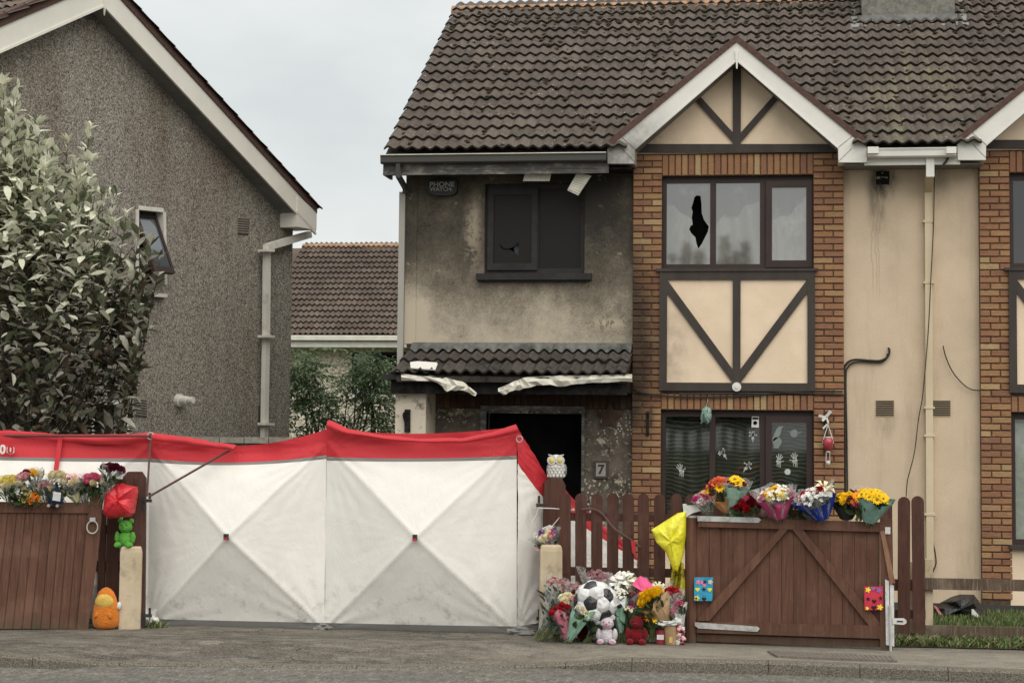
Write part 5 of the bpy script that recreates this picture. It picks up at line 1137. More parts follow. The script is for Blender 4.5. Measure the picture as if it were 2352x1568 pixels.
for uv in (((1602, 1184), (1742, 1188), (1748, 1193), (1742, 1200), (1602, 1196)), ((1596, 1428), (1740, 1438), (1745, 1443), (1739, 1450), (1604, 1442), (1596, 1436))):
    mb = MB(); mb.poly(GR, uv, .06, .008); st = part(rg_, 'strap_hinge', 'galvanised', mb)
    (ua, va), (ub, vb_) = uv[0], uv[1]
    for t in (.12, .5, .88):
        c = GR.p(lerp(ua, ub, t), lerp(va, vb_, t) + 6, .06); mb = MB(); mb.tube([c, c + GR.n * .012], .013, 8); part(st, 'bolt', 'metal', mb)
mb = MB(); mb.rect(GR, 2033, 1210, 2045, 1226, .066, .01); part(rg_, 'latch_plate', 'white_metal', mb)
mb = MB(); mb.poly(GR, ((2022, 1220), (2031, 1218), (2056, 1338), (2044, 1341)), .085, .02); part(rg_, 'broken_slat', 'raw_wood', mb)
mb = MB(); mb.poly(GR, ((2033, 1330), (2042, 1334), (2044, 1482), (2035, 1480)), .075, .02); mb.poly(GR, ((2044, 1340), (2053, 1344), (2054, 1484), (2046, 1482)), .07, .015); bolt = part(rg_, 'drop_bolt', 'white_metal', mb)
mb = MB(); mb.tube([GR.p(2044, 1390, .1), GR.p(2046, 1497, .1)], .013, 7); part(bolt, 'bolt_rod', 'metal', mb)
mb = MB(); mb.poly(GR, ((2050, 1419), (2076, 1419), (2082, 1424), (2082, 1430), (2076, 1434), (2050, 1432)), .08, .01); part(rg_, 'hasp', 'white_metal', mb)
mb = MB(); mb.poly(GR, ((2060, 1424), (2074, 1425), (2074, 1428), (2060, 1427)), .085, .004); part(rg_, 'hasp_slot', 'black_iron', mb)
# rail fence on the right
YR = PZ(2180, 1476).y; RR = PL((0, YR, 0), FPn)
rf2 = thing('rail_fence', 'weathered two rail wooden fence edging the grass', 'fence', tuple(RR.at(RR.xz(2240, 1450)[0], 0)))
for v0, v1 in ((1329, 1355), (1438, 1464)):
    mb = MB(); x0, x1 = RR.xz(2122, 1400)[0], RR.xz(2900, 1400)[0]; z0, z1 = RR.xz(2240, v1)[1], RR.xz(2240, v0)[1]; mb.prism([RR.at(x0, z0, 0), RR.at(x1, z0, 0), RR.at(x1, z1, 0), RR.at(x0, z1, 0)], FPn, .05); part(rf2, 'rail', 'rail_wood', mb)
mb = MB(); mb.rect(RR, 2125, 1284, 2143, 1480, -.055, .13); part(rf2, 'concrete_upright', 'post_concrete', mb)
mb = MB(); mb.rect(RR, 2088, 1290, 2097, 1470, -.3, .08); part(rf2, 'slim_upright', 'post_concrete', mb)
# ---------------------------------------------------------------- the red and white screen
def fabric(key, c, rough, crease=.6):
    g = G(key, rough, .3); n = g.noise(3.2, 5, .6, dist=1.2); n2 = g.noise(7, 5, .62, dist=2.6, stretch=(1, 1, .6)); n3 = g.noise(19, 4, .6, dist=1.5, stretch=(1, 1, .35))
    dirt = g.math('MULTIPLY', g.mr(g.sep()[2], .0, .75, 1, 0), g.mr(g.noise(6, 6, .72), .5, .7)); cc = g.mix(g.math('MULTIPLY', dirt, .5), g.mix(g.mr(n, .3, .7, 0, .25), c, tuple(x * .86 for x in c)), (.16, .14, .11))
    g.col(cc); h = g.math('ADD', g.math('MULTIPLY', n2, .7), g.math('MULTIPLY', n3, .3)); g.bump(h, crease, .02); g.b.inputs['Sheen Weight'].default_value = .1; M[key] = g.m
fabric('white_fabric', (.77, .745, .695), .75, .3); fabric('red_fabric', (.5, .024, .034), .6, .35); fabric('grey_fabric', (.2, .195, .185), .8, .3)
scr = thing('privacy_screen', 'white fabric screen with a red top band stretched across the driveway', 'screen', tuple(PZ(745, 1442)))
def over(bot, u, v): return PY(u, v, bot.y)
def panel(P00, P10, P01, P11, bands, h=.42, sag=.0, seed=0, nu=80, flap=0, edge=1.0):
    """P00 P10 foot, P01 P11 head; four facets pushed out at the hub"""
    rr = random.Random(seed); n = (P10 - P00).cross(P01 - P00).normalized(); n = n if n.y < 0 else -n
    H = ((P01 - P00).length + (P11 - P10).length) / 2; Wd = (P10 - P00).length; ph = [rr.uniform(0, 6) for _ in range(10)]
    def S(s, t):
        tt = t - sag * (4 * s * (1 - s)) * max(0, (t - .72) / .28) ** 1.5 / H
        p = lerp(lerp(P00, P10, s), lerp(P01, P11, s), tt); a_, b_ = abs(2 * s - 1), abs(2 * min(t / .93, 1.) - 1); m = (a_ ** 14 + b_ ** 14) ** (1 / 14); b = h * (1 - m) * (1 + .25 * m * (1 - m)); b += .02 * math.exp(-((a_ - b_) / .022) ** 2) * min(1, h * 9) * .8
        w_ = 0
        for k, (cs, ct) in enumerate(((0, 0), (1, 0), (0, .9), (1, .9), (.5, .465))):
            dx, dy = (s - cs) * Wd, (t - ct) * H; r = math.hypot(dx, dy) + .02; a = math.atan2(dy, dx); w_ += (.0022 if k == 4 else .007) * math.sin(a * (19 + 4 * k) + ph[k] + 1.5 * math.sin(a * 5)) * math.exp(-r / .5) * min(1, r / .12)
        q = V((s * Wd, t * H, seed * 3.1)); w_ += .014 * mnoise.noise(q * 1.5) + .0022 * mnoise.noise(V((q.x * 5 + q.y * 2, q.y * 5, seed))) * edge; w_ += .006 * abs(mnoise.noise(V((q.x * 2.2 - q.y * 1.6, q.y * .7 + q.x * .5, seed + 9)))) ** .5 * (edge ** .5)
        w_ += .012 * math.sin((s * Wd * 9 + 2.2 * mnoise.noise(V((s * 3, seed, 0)))) + t * 6 * (s - .5)) * max(0, t - .6) * (1 - abs(mnoise.noise(V((s * 2, seed + 4, 0)))))
        if t > .85: w_ += .035 * mnoise.noise(V((s * Wd * 2.6, t * 7, seed + 5))) * (t - .85) / .15
        return p + n * (b + w_)
    for t0, t1, m, nm in bands:
        nv = max(3, int(80 * (t1 - t0))); mb = MB(); mb.grid(lambda s, t: S(s, lerp(t0, t1, t)), nu, nv); part(scr, nm, m, mb, smooth=True)
    return S, n
A0, B0, C0, Z0, D0 = PZ(340, 1433), PZ(745, 1443), PZ(1187, 1452), PZ(-170, 1428), PY(1250, 1438, PZ(1187, 1452).y + .22)
A1, B1, C1, Z1, D1 = over(A0, 344, 994), over(B0, 751, 984), over(C0, 1187, 979), over(Z0, -170, 985), over(D0, 1257, 1095)
BD = [(0, .03, 'grey_fabric', 'skirt'), (.03, .848, 'white_fabric', 'white_panel'), (.848, .867, 'grey_fabric', 'grey_strip'), (.867, 1, 'red_fabric', 'red_band')]
S1, n1 = panel(A0, B0, A1, B1, BD, .31, .15, 1)
S2, n2 = panel(B0, C0, B1, C1, [(0, .03, 'grey_fabric', 'skirt'), (.03, .84, 'white_fabric', 'white_panel'), (.84, .858, 'grey_fabric', 'grey_strip'), (.858, 1, 'red_fabric', 'red_band')], .31, .06, 2)
S0, n0 = panel(Z0, A0, Z1, A1, BD, .35, .03, 3)
D0b = D0 + V((0, .02, 0))
S3, n3 = panel(C0, D0b, C1, D1 + V((0, .02, 0)), [(0, .03, 'grey_fabric', 'skirt'), (.03, .82, 'white_fabric', 'white_panel'), (.82, 1, 'red_fabric', 'red_band')], .0, 0, 4, 16, edge=3.5)
E0, E1 = PY(1462, 1330, D0.y + 1.6), PY(1462, 1272, D0.y + 1.6)
S4, n4 = panel(over(D0, 1262, 1345) + V((0, .15, 0)), E0, D1 + V((0, .12, 0)), E1, [(0, .74, 'white_fabric', 'white_panel'), (.74, 1, 'red_fabric', 'red_band')], .0, .0, 5, 24, edge=4)
# folded flaps of the top band
def flapm(pts, seed, off=.05):
    mb = MB(); top = [p[0] for p in pts]; n = 24
    def f(s, t):
        k = s * (len(pts) - 1); i = min(int(k), len(pts) - 2); q = k - i; a = lerp(V(pts[i][0]), V(pts[i + 1][0]), q); b = lerp(V(pts[i][1]), V(pts[i + 1][1]), q)
        p = lerp(a, b, t); return p + V((0, -off * math.sin(math.pi * min(1, t * .8)) - .02 * mnoise.noise(V((s * 5, t * 2, seed))), .012 * mnoise.noise(V((s * 9, t, seed + 2)))))
    mb.grid(f, n, 4); part(scr, 'band_flap', 'red_fabric', mb, smooth=True)
def uvY(l, Y): return [tuple(PY(u, v, Y) for u, v in p) for p in l]
flapm(uvY([((755, 964), (751, 984)), ((800, 984), (800, 999)), ((880, 999), (890, 1010)), ((960, 1006), (970, 1017)), ((1060, 1006), (1060, 1017)), ((1130, 992), (1140, 1006)), ((1185, 974), (1196, 992))], B0.y - .06), 1)
flapm(uvY([((-60, 988), (-60, 1010)), ((60, 990), (60, 1016)), ((180, 1000), (180, 1019)), ((280, 1000), (280, 1020)), ((345, 992), (347, 1016))], A0.y - .1), 2)
flapm(uvY([((350, 994), (352, 1012)), ((430, 1003), (430, 1022)), ((500, 1016), (500, 1030)), ((542, 1021), (540, 1035))], A0.y - .14), 3)
for S, c_ in ((S1, .5), (S2, .5)):
    p = S(.5, .465) + V((0, -.03, 0)); mb = MB(); mb.box(p + V((-.02, -.03, -.028)), p + V((.02, .02, .03))); h_ = part(scr, 'hub', 'black_iron', mb); mb = MB(); mb.box(p + V((-.016, -.037, -.03)), p + V((.018, -.028, -.006))); part(h_, 'hub_tab', 'red_fabric', mb)
p = PY(127, 1004, A0.y - .2); mb = MB(); mb.prism([PY(134, 998, A0.y - .16), PY(145, 998, A0.y - .16), PY(132, 1093, A0.y - .3), PY(121, 1093, A0.y - .3)], V((0, -1, 0)), .004); part(scr, 'strap', 'red_fabric', mb)
plain('rope', (.1, .05, .045)); plain('white_print', (.75, .73, .7))
for pts in ([PY(541, 1026, A0.y - .05), PY(342, 1140, LPP.o.y - .06)], [PY(346, 994, A0.y - .1), PY(338, 1138, LPP.o.y - .05)], spline([PY(-60, 1000, A0.y - .2), PY(140, 1001, A0.y - .22), PY(345, 1001, A0.y - .2)], 4)):
    mb = MB(); mb.tube(pts, .012, 6); part(scr, 'guy_rope', 'rope', mb)
mb = MB(); c = PY(346, 1001, A0.y - .16); mb.tube([c + V((math.cos(t) * .035, 0, math.sin(t) * .035)) for t in [2 * math.pi * i / 12 for i in range(13)]], .007, 5, cap=False); c = PY(1193, 1008, C0.y - .1); mb2 = MB(); mb2.tube([c + V((math.cos(t) * .03, 0, math.sin(t) * .03)) for t in [2 * math.pi * i / 12 for i in range(13)]], .006, 5, cap=False)
part(scr, 'eyelet', 'metal', mb); part(scr, 'eyelet', 'metal', mb2)
def hexa(u, v, r):
    return [PY(u + r * math.sin(math.pi / 3 * k), v + 1.12 * r * math.cos(math.pi / 3 * k), A0.y - .3) for k in range(6)]
mb = MB(); mb.prism(hexa(24, 1033, 10), V((0, -1, 0)), .003); hx = part(scr, 'hexagon_print', 'white_print', mb)
text('0', .125, PY(24, 1032.5, A0.y - .304), 'red_fabric', scr, 'numeral', bold=.004); text('0', .125, PY(6, 1032.5, A0.y - .304), 'white_print', scr, 'numeral', bold=.004)
# bunched cloth at the feet of the screen
mb = MB(); mb.ball(PZ(345, 1432) + V((0, -.05, .06)), .1, .06, .09, 12, 8, lump=.9, seed=3); mb.ball(PZ(356, 1436) + V((0, -.08, .03)), .06, .05, .07, 10, 7, lump=.9, seed=8); part(scr, 'bunched_cloth', 'white_fabric', mb)
mb = MB(); mb.ball(PZ(745, 1444) + V((0, -.03, .02)), .07, .04, .03, 12, 8, lump=.9, seed=5); part(scr, 'bunched_cloth', 'grey_fabric', mb)
mb = MB(); mb.ball(PZ(1190, 1456) + V((.05, -.02, .03)), .14, .06, .04, 12, 8, lump=.9, seed=6); part(scr, 'bunched_cloth', 'grey_fabric', mb)
# ---------------------------------------------------------------- grass, bin bag, covers
g = noisy('grass_blade', (.055, .09, .025), (.11, .155, .05), 4, .7, .25, var=.3); noisy('grass_dry', (.16, .15, .07), (.24, .21, .11), 5, .8, .2, var=.2)
def grass(name, area, n, h0, h1, seed, dry=.1, lean=.5):
    rr = random.Random(seed); mb = MB()
    for i in range(n):
        p = area(rr); h = rr.uniform(h0, h1); a = rr.uniform(0, 6.28); l = rr.uniform(0, lean) * h; d_ = V((math.cos(a), math.sin(a), 0)); w_ = V((-d_.y, d_.x, 0)) * .009; mb.m = 1 if rr.random() < dry else 0
        mb.add([p - w_, p + w_, p + d_ * l * .4 + zz * h * .6 + w_ * .7, p + d_ * l + zz * h], [(0, 1, 2, 3)])
    o = mb.build(name, ['grass_blade', 'grass_dry']); kind(o, 'stuff'); return o
xg0, xg1 = RR.xz(2118, 1450)[0], RR.xz(2640, 1450)[0]
grass('lawn_grass', lambda r: V((r.uniform(xg0 - .1, xg1), YR + .05 + (FY - .1 - YR) * r.random(), .0)), 16500, .03, .085, 1, .16)
xv0 = PZ(2052, 1478).x
grass('verge_grass', lambda r: V((r.uniform(xv0, xg1), YR - .02 - .42 * r.random() ** 1.3, .0)), 3900, .03, .1, 2, .4, 1.6)
grass('verge_grass', lambda r: V((PZ(352, 1440).x + r.gauss(0, .05), PZ(352, 1440).y + r.gauss(0, .04), .0)), 90, .03, .09, 4, .3, 1)
mb = MB(); mb.grid(lambda s, t: V((lerp(xv0 - .05, xg1, s), lerp(YR - .5 + .05 * mnoise.noise(V((s * 9, 0, 1))), FY, t), .009)), 40, 2); kind(mb.build('grass_soil', 'soil'), 'structure')
noisy('bin_plastic', (.012, .012, .012), (.022, .022, .023), 5, .35, .5, .8, 14, bd=.03)
bb = PZ(2205, 1418); bag = thing('bin_bag', 'crumpled black bin bag lying on the grass by the cream wall', 'bag', tuple(bb))
mb = MB(); vs = [(2145, 1397), (2160, 1383), (2185, 1370), (2205, 1364), (2237, 1365), (2247, 1378), (2262, 1398), (2268, 1420), (2225, 1424), (2180, 1424), (2150, 1420)]
Yb = bb.y; c = PY(2205, 1400, Yb); R1 = [PY(u, v, Yb) for u, v in vs]; n = len(R1)
V1 = [lerp(p, c, .0) for p in R1]; V2 = [lerp(p, c, .35) + V((0, -.16 + .07 * math.sin(i * 2.3), .02)) for i, p in enumerate(R1)]; V0 = [lerp(p, c, .2) + V((0, .2, 0)) for p in R1]
allv = V0 + V1 + V2 + [c + V((0, -.22, .03))]; fs = [(r * n + i, r * n + (i + 1) % n, (r + 1) * n + (i + 1) % n, (r + 1) * n + i) for r in range(2) for i in range(n)] + [(2 * n + i, 2 * n + (i + 1) % n, 3 * n) for i in range(n)]
mb.add(allv, fs); o = part(bag, 'sack', 'bin_plastic', mb, smooth=False)
for l, u, v, m, cat, lab in (('card_scrap', 2240, 1412, 'white_pvc', 'scrap', 'white scrap of card leaning against the black bin bag'), ('pink_scrap', 2150, 1400, None, 'scrap', 'small pink scrap on the grass beside the black bin bag')):
    if not m: plain('pink_stuff', (.6, .2, .22)); m = 'pink_stuff'
    p = PY(u, v + 8, Yb - .25); o = thing(l, lab, cat, tuple(p)); mb = MB()
    if l == 'card_scrap': mb.prism([PY(2232, 1416, Yb - .25), PY(2252, 1417, Yb - .25), PY(2237, 1399, Yb - .25), PY(2232, 1399, Yb - .25)], V((0, -1, 0)), .05)
    else: mb.prism([PY(2145, 1390, Yb - .25), PY(2152, 1393, Yb - .25), PY(2164, 1410, Yb - .25), PY(2158, 1412, Yb - .25)], V((0, -1, 0)), .04)
    part(o, 'sheet', m, mb)
noisy('cover_iron', (.14, .122, .098), (.2, .178, .145), 20, .7, .3)
q = [PZ(u, v) + zz * .006 for u, v in ((1762, 1496), (2052, 1508), (2062, 1519), (1785, 1508))]; o = thing('drain_cover', 'ribbed metal cover let into the pavement in front of the braced gate', 'cover', tuple(q[0])); mb = MB(); mb.prism(q, zz, .02); part(o, 'plate', 'cover_iron', mb)
for k in range(26):
    t = (k + .5) / 26; mb = MB(); a, b = lerp(q[0], q[1], t), lerp(q[3], q[2], t); mb.bar(a + zz * .003, b + zz * .003, .035, .008, nrm=(0, 0, 1)); part(o, 'rib', 'cover_iron', mb)
# ---------------------------------------------------------------- flowers and tributes
PAL = dict(red=(.42, .012, .02), crimson=(.2, .008, .022), magenta=(.55, .02, .2), pink=(.68, .16, .27), palepink=(.72, .42, .44), coral=(.8, .2, .1), orange=(.8, .27, .02), yellow=(.82, .52, .01), paleyellow=(.78, .66, .2), cream=(.76, .68, .45), white=(.78, .76, .7), purple=(.2, .06, .32), mauve=(.25, .12, .13), burgundy=(.13, .012, .03), lime=(.45, .55, .08))
for k, c in PAL.items(): plain('petal_' + k, c, .6, .2)
plain('flower_eye', (.2, .13, .02)); plain('flower_gold', (.6, .35, .02)); noisy('flower_leaf', (.03, .06, .02), (.07, .115, .04), 9, .6, .3); noisy('flower_leaf_grey', (.07, .1, .07), (.13, .165, .12), 9, .6, .3); noisy('stem_green', (.06, .085, .03), (.13, .15, .06), 14, .6)
def paper(key, c, rough=.6, spec=.35): g = noisy(key, tuple(x * .75 for x in c), c, 9, rough, spec, .6, 11, bd=.02); return g
for k, c in dict(kraft=(.4, .26, .14), peach=(.75, .36, .16), mint=(.3, .52, .4), pinkwrap=(.62, .2, .26), rosewrap=(.5, .06, .18), bluewrap=(.012, .04, .32), whitewrap=(.72, .72, .7), tealwrap=(.2, .34, .29), darkwrap=(.02, .024, .022), hotpink=(.8, .1, .26), redwrap=(.4, .01, .025), lilac=(.3, .14, .45), brownwrap=(.1, .075, .045), palepinkwrap=(.72, .42, .45), creamwrap=(.7, .65, .4)).items(): paper('wrap_' + k, c)
def cello(key, tint, a):
    g = G(key, .12, .6); t = g.t; tr = t.nodes.new('ShaderNodeBsdfTransparent'); ms = t.nodes.new('ShaderNodeMixShader'); tr.inputs[0].default_value = (*tint, 1)
    n = g.noise(26, 4, .65, dist=1.); g.bump(n, 1., .03); g.put(ms.inputs[0], g.mr(n, .35, .7, a * .35, min(1, a * 1.7))); g.col((.75, .75, .74) if tint[2] > .5 else tuple(x * 1.2 for x in tint)); t.links.new(tr.outputs[0], ms.inputs[1]); t.links.new(g.b.outputs[0], ms.inputs[2]); t.links.new(ms.outputs[0], t.nodes['Material Output'].inputs[0]); M[key] = g.m
cello('cellophane', (.93, .94, .93), .3); cello('yellow_film', (.55, .5, .05), .55)
FMC = {}
def flower_mesh(ty, col, var):
    key = (ty, col, var)
    if key in FMC: return FMC[key]
    rr = random.Random(var * 13 + 5); mb = MB(); mats = ['petal_' + col, 'flower_eye' if ty == 'daisy' else 'flower_gold']
    def petal(a, r0_, r1, w, z0, z1, curl=0):
        d = V((math.cos(a), math.sin(a), 0)); s = V((-d.y, d.x, 0)); m = lerp(r0_, r1, .6); zm = lerp(z0, z1, .5) + curl
        mb.add([d * r0_ + zz * z0, d * m + s * w + zz * (zm + w * .3), d * r1 + zz * z1, d * m - s * w + zz * (zm + w * .3)], [(0, 1, 2, 3)])
    if ty == 'mum':
        for k, (n, r1, z0, z1) in enumerate(((15, 1., .0, .12), (13, .82, .06, .4), (11, .6, .12, .6), (7, .36, .2, .72))):
            for i in range(n): petal(2 * math.pi * (i + rr.uniform(-.2, .2)) / n + k, .05, r1 * rr.uniform(.9, 1.08), .15, z0, z1 + rr.uniform(-.06, .06), .1)
    elif ty in ('daisy', 'gerbera'):
        for k, (r1, z1) in enumerate(((1., .12), (.85, .25))):
            n = 11
            for i in range(n): petal(2 * math.pi * (i + .5 * k + rr.uniform(-.15, .15)) / n, .12, r1 * rr.uniform(.92, 1.06), .2, .08, z1 + rr.uniform(-.07, .07), .06)
        mb.m = 1; mb.lathe([(.26, .1), (.24, .24), (.1, .3)], (0, 0, 0), 8)
    elif ty == 'rose':
        for k, (n, r, z, h) in enumerate(((5, .78, .0, .75), (5, .6, .06, .95), (4, .42, .12, 1.05), (3, .24, .2, 1.08))):
            for i in range(n):
                a0 = 2 * math.pi * (i + .3 * k) / n; a1 = a0 + 2 * math.pi / n * 1.25; vs = []
                for j in range(4):
                    a = lerp(a0, a1, j / 3); f = 1 + .28 * math.sin(math.pi * j / 3) * (1 if k < 2 else .3)
                    vs += [V((math.cos(a) * r * .55, math.sin(a) * r * .55, z)), V((math.cos(a) * r, math.sin(a) * r, z + h * .55)), V((math.cos(a) * r * f, math.sin(a) * r * f, z + h * (.92 + .08 * math.sin(math.pi * j / 3))))]
                mb.add(vs, [(3 * j + q, 3 * j + 3 + q, 3 * j + 4 + q, 3 * j + 1 + q) for j in range(3) for q in range(2)])
    elif ty == 'lily':
        for i in range(6): petal(math.pi / 3 * i, .06, 1.25, .24, .1, .28, .3)
        mb.m = 1; mb.tube([V((0, 0, .1)), V((.08, 0, .6))], .04, 4)
    elif ty == 'carnation':
        for i in range(44):
            a = rr.uniform(0, 6.28); b = rr.uniform(.05, 1.25); d = V((math.sin(b) * math.cos(a), math.sin(b) * math.sin(a), math.cos(b) * .8)); p = d * rr.uniform(.6, 1); u_ = d.orthogonal().normalized(); w_ = d.cross(u_); a2 = rr.uniform(0, 6.28); e1 = (u_ * math.cos(a2) + w_ * math.sin(a2)) * .28; e2 = (d + rr.uniform(-.6, .6) * w_).normalized() * .2
            mb.add([p - e1, p + e1, p + e1 * .8 + e2, p - e1 * .8 + e2 * 1.2], [(0, 1, 2, 3)])
    elif ty == 'cluster':
        for i in range(12):
            a = rr.uniform(0, 6.28); r = math.sqrt(rr.random()); c = V((math.cos(a) * r, math.sin(a) * r, .35 * (1 - r * r))); s = rr.uniform(.2, .3)
            for q in range(5):
                b = 2 * math.pi * q / 5; mb.add([c, c + V((math.cos(b - .5) * s * .8, math.sin(b - .5) * s * .8, .1)), c + V((math.cos(b) * s * 1.2, math.sin(b) * s * 1.2, .12)), c + V((math.cos(b + .5) * s * .8, math.sin(b + .5) * s * .8, .1))], [(0, 1, 2, 3)])
    me = mb.mesh('flower', mats); FMC[key] = me; return me
LEAFM = {}
def spray_leaf(m):
    if m not in LEAFM: LEAFM[m] = LF[0].mesh('leaf', m)
    return LEAFM[m]
def bouquet(label, base, head, R, Y, flowers, wrap=None, open_=.75, leaves=10, leafm='flower_leaf', stems=True, clear=True, seed=0, Yh=None, flare=1.15, group='bouquets left as tributes', wrapfrom=.12, cover=1.0, wb=.022):
    """base and head: picture points of the stalk ends and of the flower heads' middle, R the head's radius in metres"""
    R *= 1.2; flowers = [(a_, b_, c_ * 1.25, int(n_ * 1.3 + .5)) for a_, b_, c_, n_ in flowers]; leaves = int(leaves * 1.4)
    b = PY(*base, Y); h = PY(*head, Y - .05 if Yh is None else Yh); ax = (h - b); Ln = ax.length; ax.normalize(); rr = random.Random(seed + 11)
    o = thing('bouquet', label, 'bouquet', tuple(b), group); sx_ = V((1, 0, 0)) - ax * ax.x; sx_.normalize(); sy = ax.cross(sx_)
    m0 = frame_mat(V((0, 0, 0)), sx_, sy, ax).to_3x3()
    def W(x, y, z): return m0 @ V((x, y, z))
    tot = sum(n for *_, n in flowers); i = 0; seq = []
    for ty, col, size, n in flowers: seq += [(ty, col, size)] * n
    if seed % 2: rr.shuffle(seq)
    for ty, col, size in seq:
        t = (i + .5) / tot; r = R * math.sqrt(t) * .92; a = i * 2.39996 + seed; i += 1
        x, y = r * math.cos(a), r * math.sin(a) * .8; z = Ln + R * .45 * (1 - (r / R) ** 2) + rr.uniform(-.015, .015)
        d = (W(x * 1.1, y * 1.1, R * .75) + V((0, -.45 * R, .25 * R))).normalized(); u_ = d.orthogonal().normalized(); w_ = d.cross(u_); a2 = rr.uniform(0, 6.28); u2 = u_ * math.cos(a2) + w_ * math.sin(a2); s = size * rr.uniform(.85, 1.12)
        link('flower', flower_mesh(ty, col, rr.randrange(2)), o, frame_mat(W(x, y, z), u2, d.cross(u2), d) @ Matrix.Diagonal((s, s, s, 1)))
    for k in range(leaves):
        a = k * 2.4 + seed; r = R * rr.uniform(.35, 1.05); z = Ln * rr.uniform(.45, .95); d = W(math.cos(a), math.sin(a) * .9, rr.uniform(.3, 1.4)).normalized(); u_ = d.orthogonal().normalized(); w_ = d.cross(u_); s = rr.uniform(.07, .13)
        link('leaf', spray_leaf(leafm), o, frame_mat(W(math.cos(a) * r * .8, math.sin(a) * r * .8, z), d, w_, u_) @ Matrix.Diagonal((s, s, s, 1)))
    if stems:
        mb = MB()
        for k in range(9):
            a = k * 2.4; r = .012 * math.sqrt(k + .3); r2 = R * .55 * math.sqrt((k + 1) / 9); mb.tube([W(r * 1.6 * math.cos(a), r * 1.6 * math.sin(a), rr.uniform(0, .02)), W(r * .8 * math.cos(a), r * .8 * math.sin(a), Ln * .22), W(r2 * math.cos(a), r2 * math.sin(a), Ln * .92)], .005, 5)
        ob = link('stems', mb.mesh('stems', 'stem_green'), o)
    def cone(mat, nm, z0, z1, r1, open_, sd, jag):
        mb = MB(); r3 = random.Random(sd); nn = 36; a0 = -math.pi / 2 - sd * .2
        def f(s, t):
            a = a0 + (s - .5) * 2 * math.pi * cover; lift = mnoise.noise(V((s * 4.3, sd, 0))) * jag; tt = t * (1 + lift * t); fold = 1 + (.06 + .14 * t) * math.sin(a * 7 + sd + 2 * mnoise.noise(V((a, sd, t * 2)))) + .1 * t * mnoise.noise(V((a * 2.2, t * 2, sd)))
            rad = lerp(wb, r1, max(0, tt) ** .85) * fold; front = .5 - .5 * math.sin(a); zt_ = lerp(z0, z1, tt) - front * 0
            return W(math.cos(a) * rad, math.sin(a) * rad * .85, zt_) + V((0, 0, -(t ** 3) * open_ * R * .55 * max(0, -m0[1][0] * math.cos(a) - m0[1][1] * math.sin(a))))
        mb.grid(f, nn, 7); me = mb.mesh(nm, mat, True); link(nm, me, o)
    if wrap: cone('wrap_' + wrap, 'wrapper', Ln * wrapfrom, Ln * .98, R * flare, open_, seed, .5)
    if clear: cone('cellophane', 'film', Ln * (wrapfrom + .03), Ln * 1.0 + R * .55, R * flare * 1.15, .3, seed + 3, .35)
    return o
def YG(u): return GR.p(u, 1192, -.02).y
B = bouquet
# along the right gate
B('magenta carnations in clear film with white paper at the gate hinge end', (1632, 1190), (1618, 1150), .085, YG(1620), [('carnation', 'magenta', .035, 5), ('carnation', 'palepink', .03, 4), ('cluster', 'white', .035, 3)], None, seed=1, leaves=6)
p = PY(1590, 1170, YG(1590) - .08); o = thing('tissue', 'crumpled white tissue at the top of the open gate hinge post', 'tissue', tuple(p)); mb = MB(); mb.prism([PY(1568, 1157, p.y), PY(1571, 1190, p.y), PY(1590, 1178, p.y), PY(1612, 1172, p.y), PY(1604, 1155, p.y)], V((0, -1, 0)), .05); part(o, 'sheet', 'wrap_whitewrap', mb)
B('bouquet of coral gerberas and yellow daisies in peach paper, tallest on the open gate', (1672, 1186), (1655, 1122), .1, YG(1660), [('carnation', 'coral', .055, 4), ('carnation', 'crimson', .035, 2), ('daisy', 'yellow', .045, 3), ('mum', 'paleyellow', .04, 1)], 'peach', seed=2, leaves=5, clear=False, open_=.9, flare=1.25)
B('yellow daisies and dark leaves in mint green paper next to the peach bouquet', (1683, 1188), (1690, 1116), .085, YG(1690) - .03, [('daisy', 'yellow', .05, 4), ('carnation', 'burgundy', .028, 3), ('daisy', 'orange', .035, 1)], 'mint', seed=4, leaves=9, open_=.4, wrapfrom=.02)
B('low dark red roses between the mint and the pink wrapped bouquets', (1722, 1190), (1715, 1163), .12, YG(1715), [('rose', 'red', .035, 6), ('rose', 'crimson', .034, 6), ('rose', 'pink', .03, 1)], None, seed=5, leaves=16, stems=False, clear=False)
B('white and yellow chrysanthemums in a magenta pink wrapper', (1793, 1197), (1781, 1141), .125, YG(1785) - .1, [('mum', 'yellow', .042, 6), ('cluster', 'white', .055, 5), ('mum', 'paleyellow', .04, 4), ('carnation', 'pink', .035, 2)], 'rosewrap', wb=.055, seed=6, leaves=6, clear=True, open_=.35, flare=1.12)
B('red gerberas with a brown paper wrap behind the magenta bouquet', (1822, 1192), (1816, 1148), .07, YG(1815) + .02, [('carnation', 'orange', .035, 2), ('carnation', 'red', .035, 3), ('cluster', 'cream', .03, 2)], 'brownwrap', seed=7, leaves=5, clear=False)
mb = MB(); Yc = YG(1806) + .06; o = thing('card', 'small light blue card standing among the flowers on the open gate', 'card', tuple(PY(1806, 1165, Yc))); mb.prism([PY(1788, 1165, Yc), PY(1830, 1168, Yc), PY(1828, 1124, Yc), PY(1790, 1121, Yc)], V((0, -1, 0)), .004); paper('card_blue', (.3, .5, .6)); part(o, 'sheet', 'card_blue', mb)
B('white daisies, red roses and a lily in a royal blue wrapper', (1893, 1199), (1873, 1143), .13, YG(1880) - .1, [('cluster', 'white', .06, 5), ('rose', 'red', .035, 4), ('carnation', 'crimson', .035, 2), ('lily', 'cream', .07, 1), ('cluster', 'cream', .05, 2), ('daisy', 'yellow', .03, 2), ('carnation', 'magenta', .03, 2)], 'bluewrap', wb=.055, seed=9, leaves=8, open_=.45, flare=1.1, clear=True)
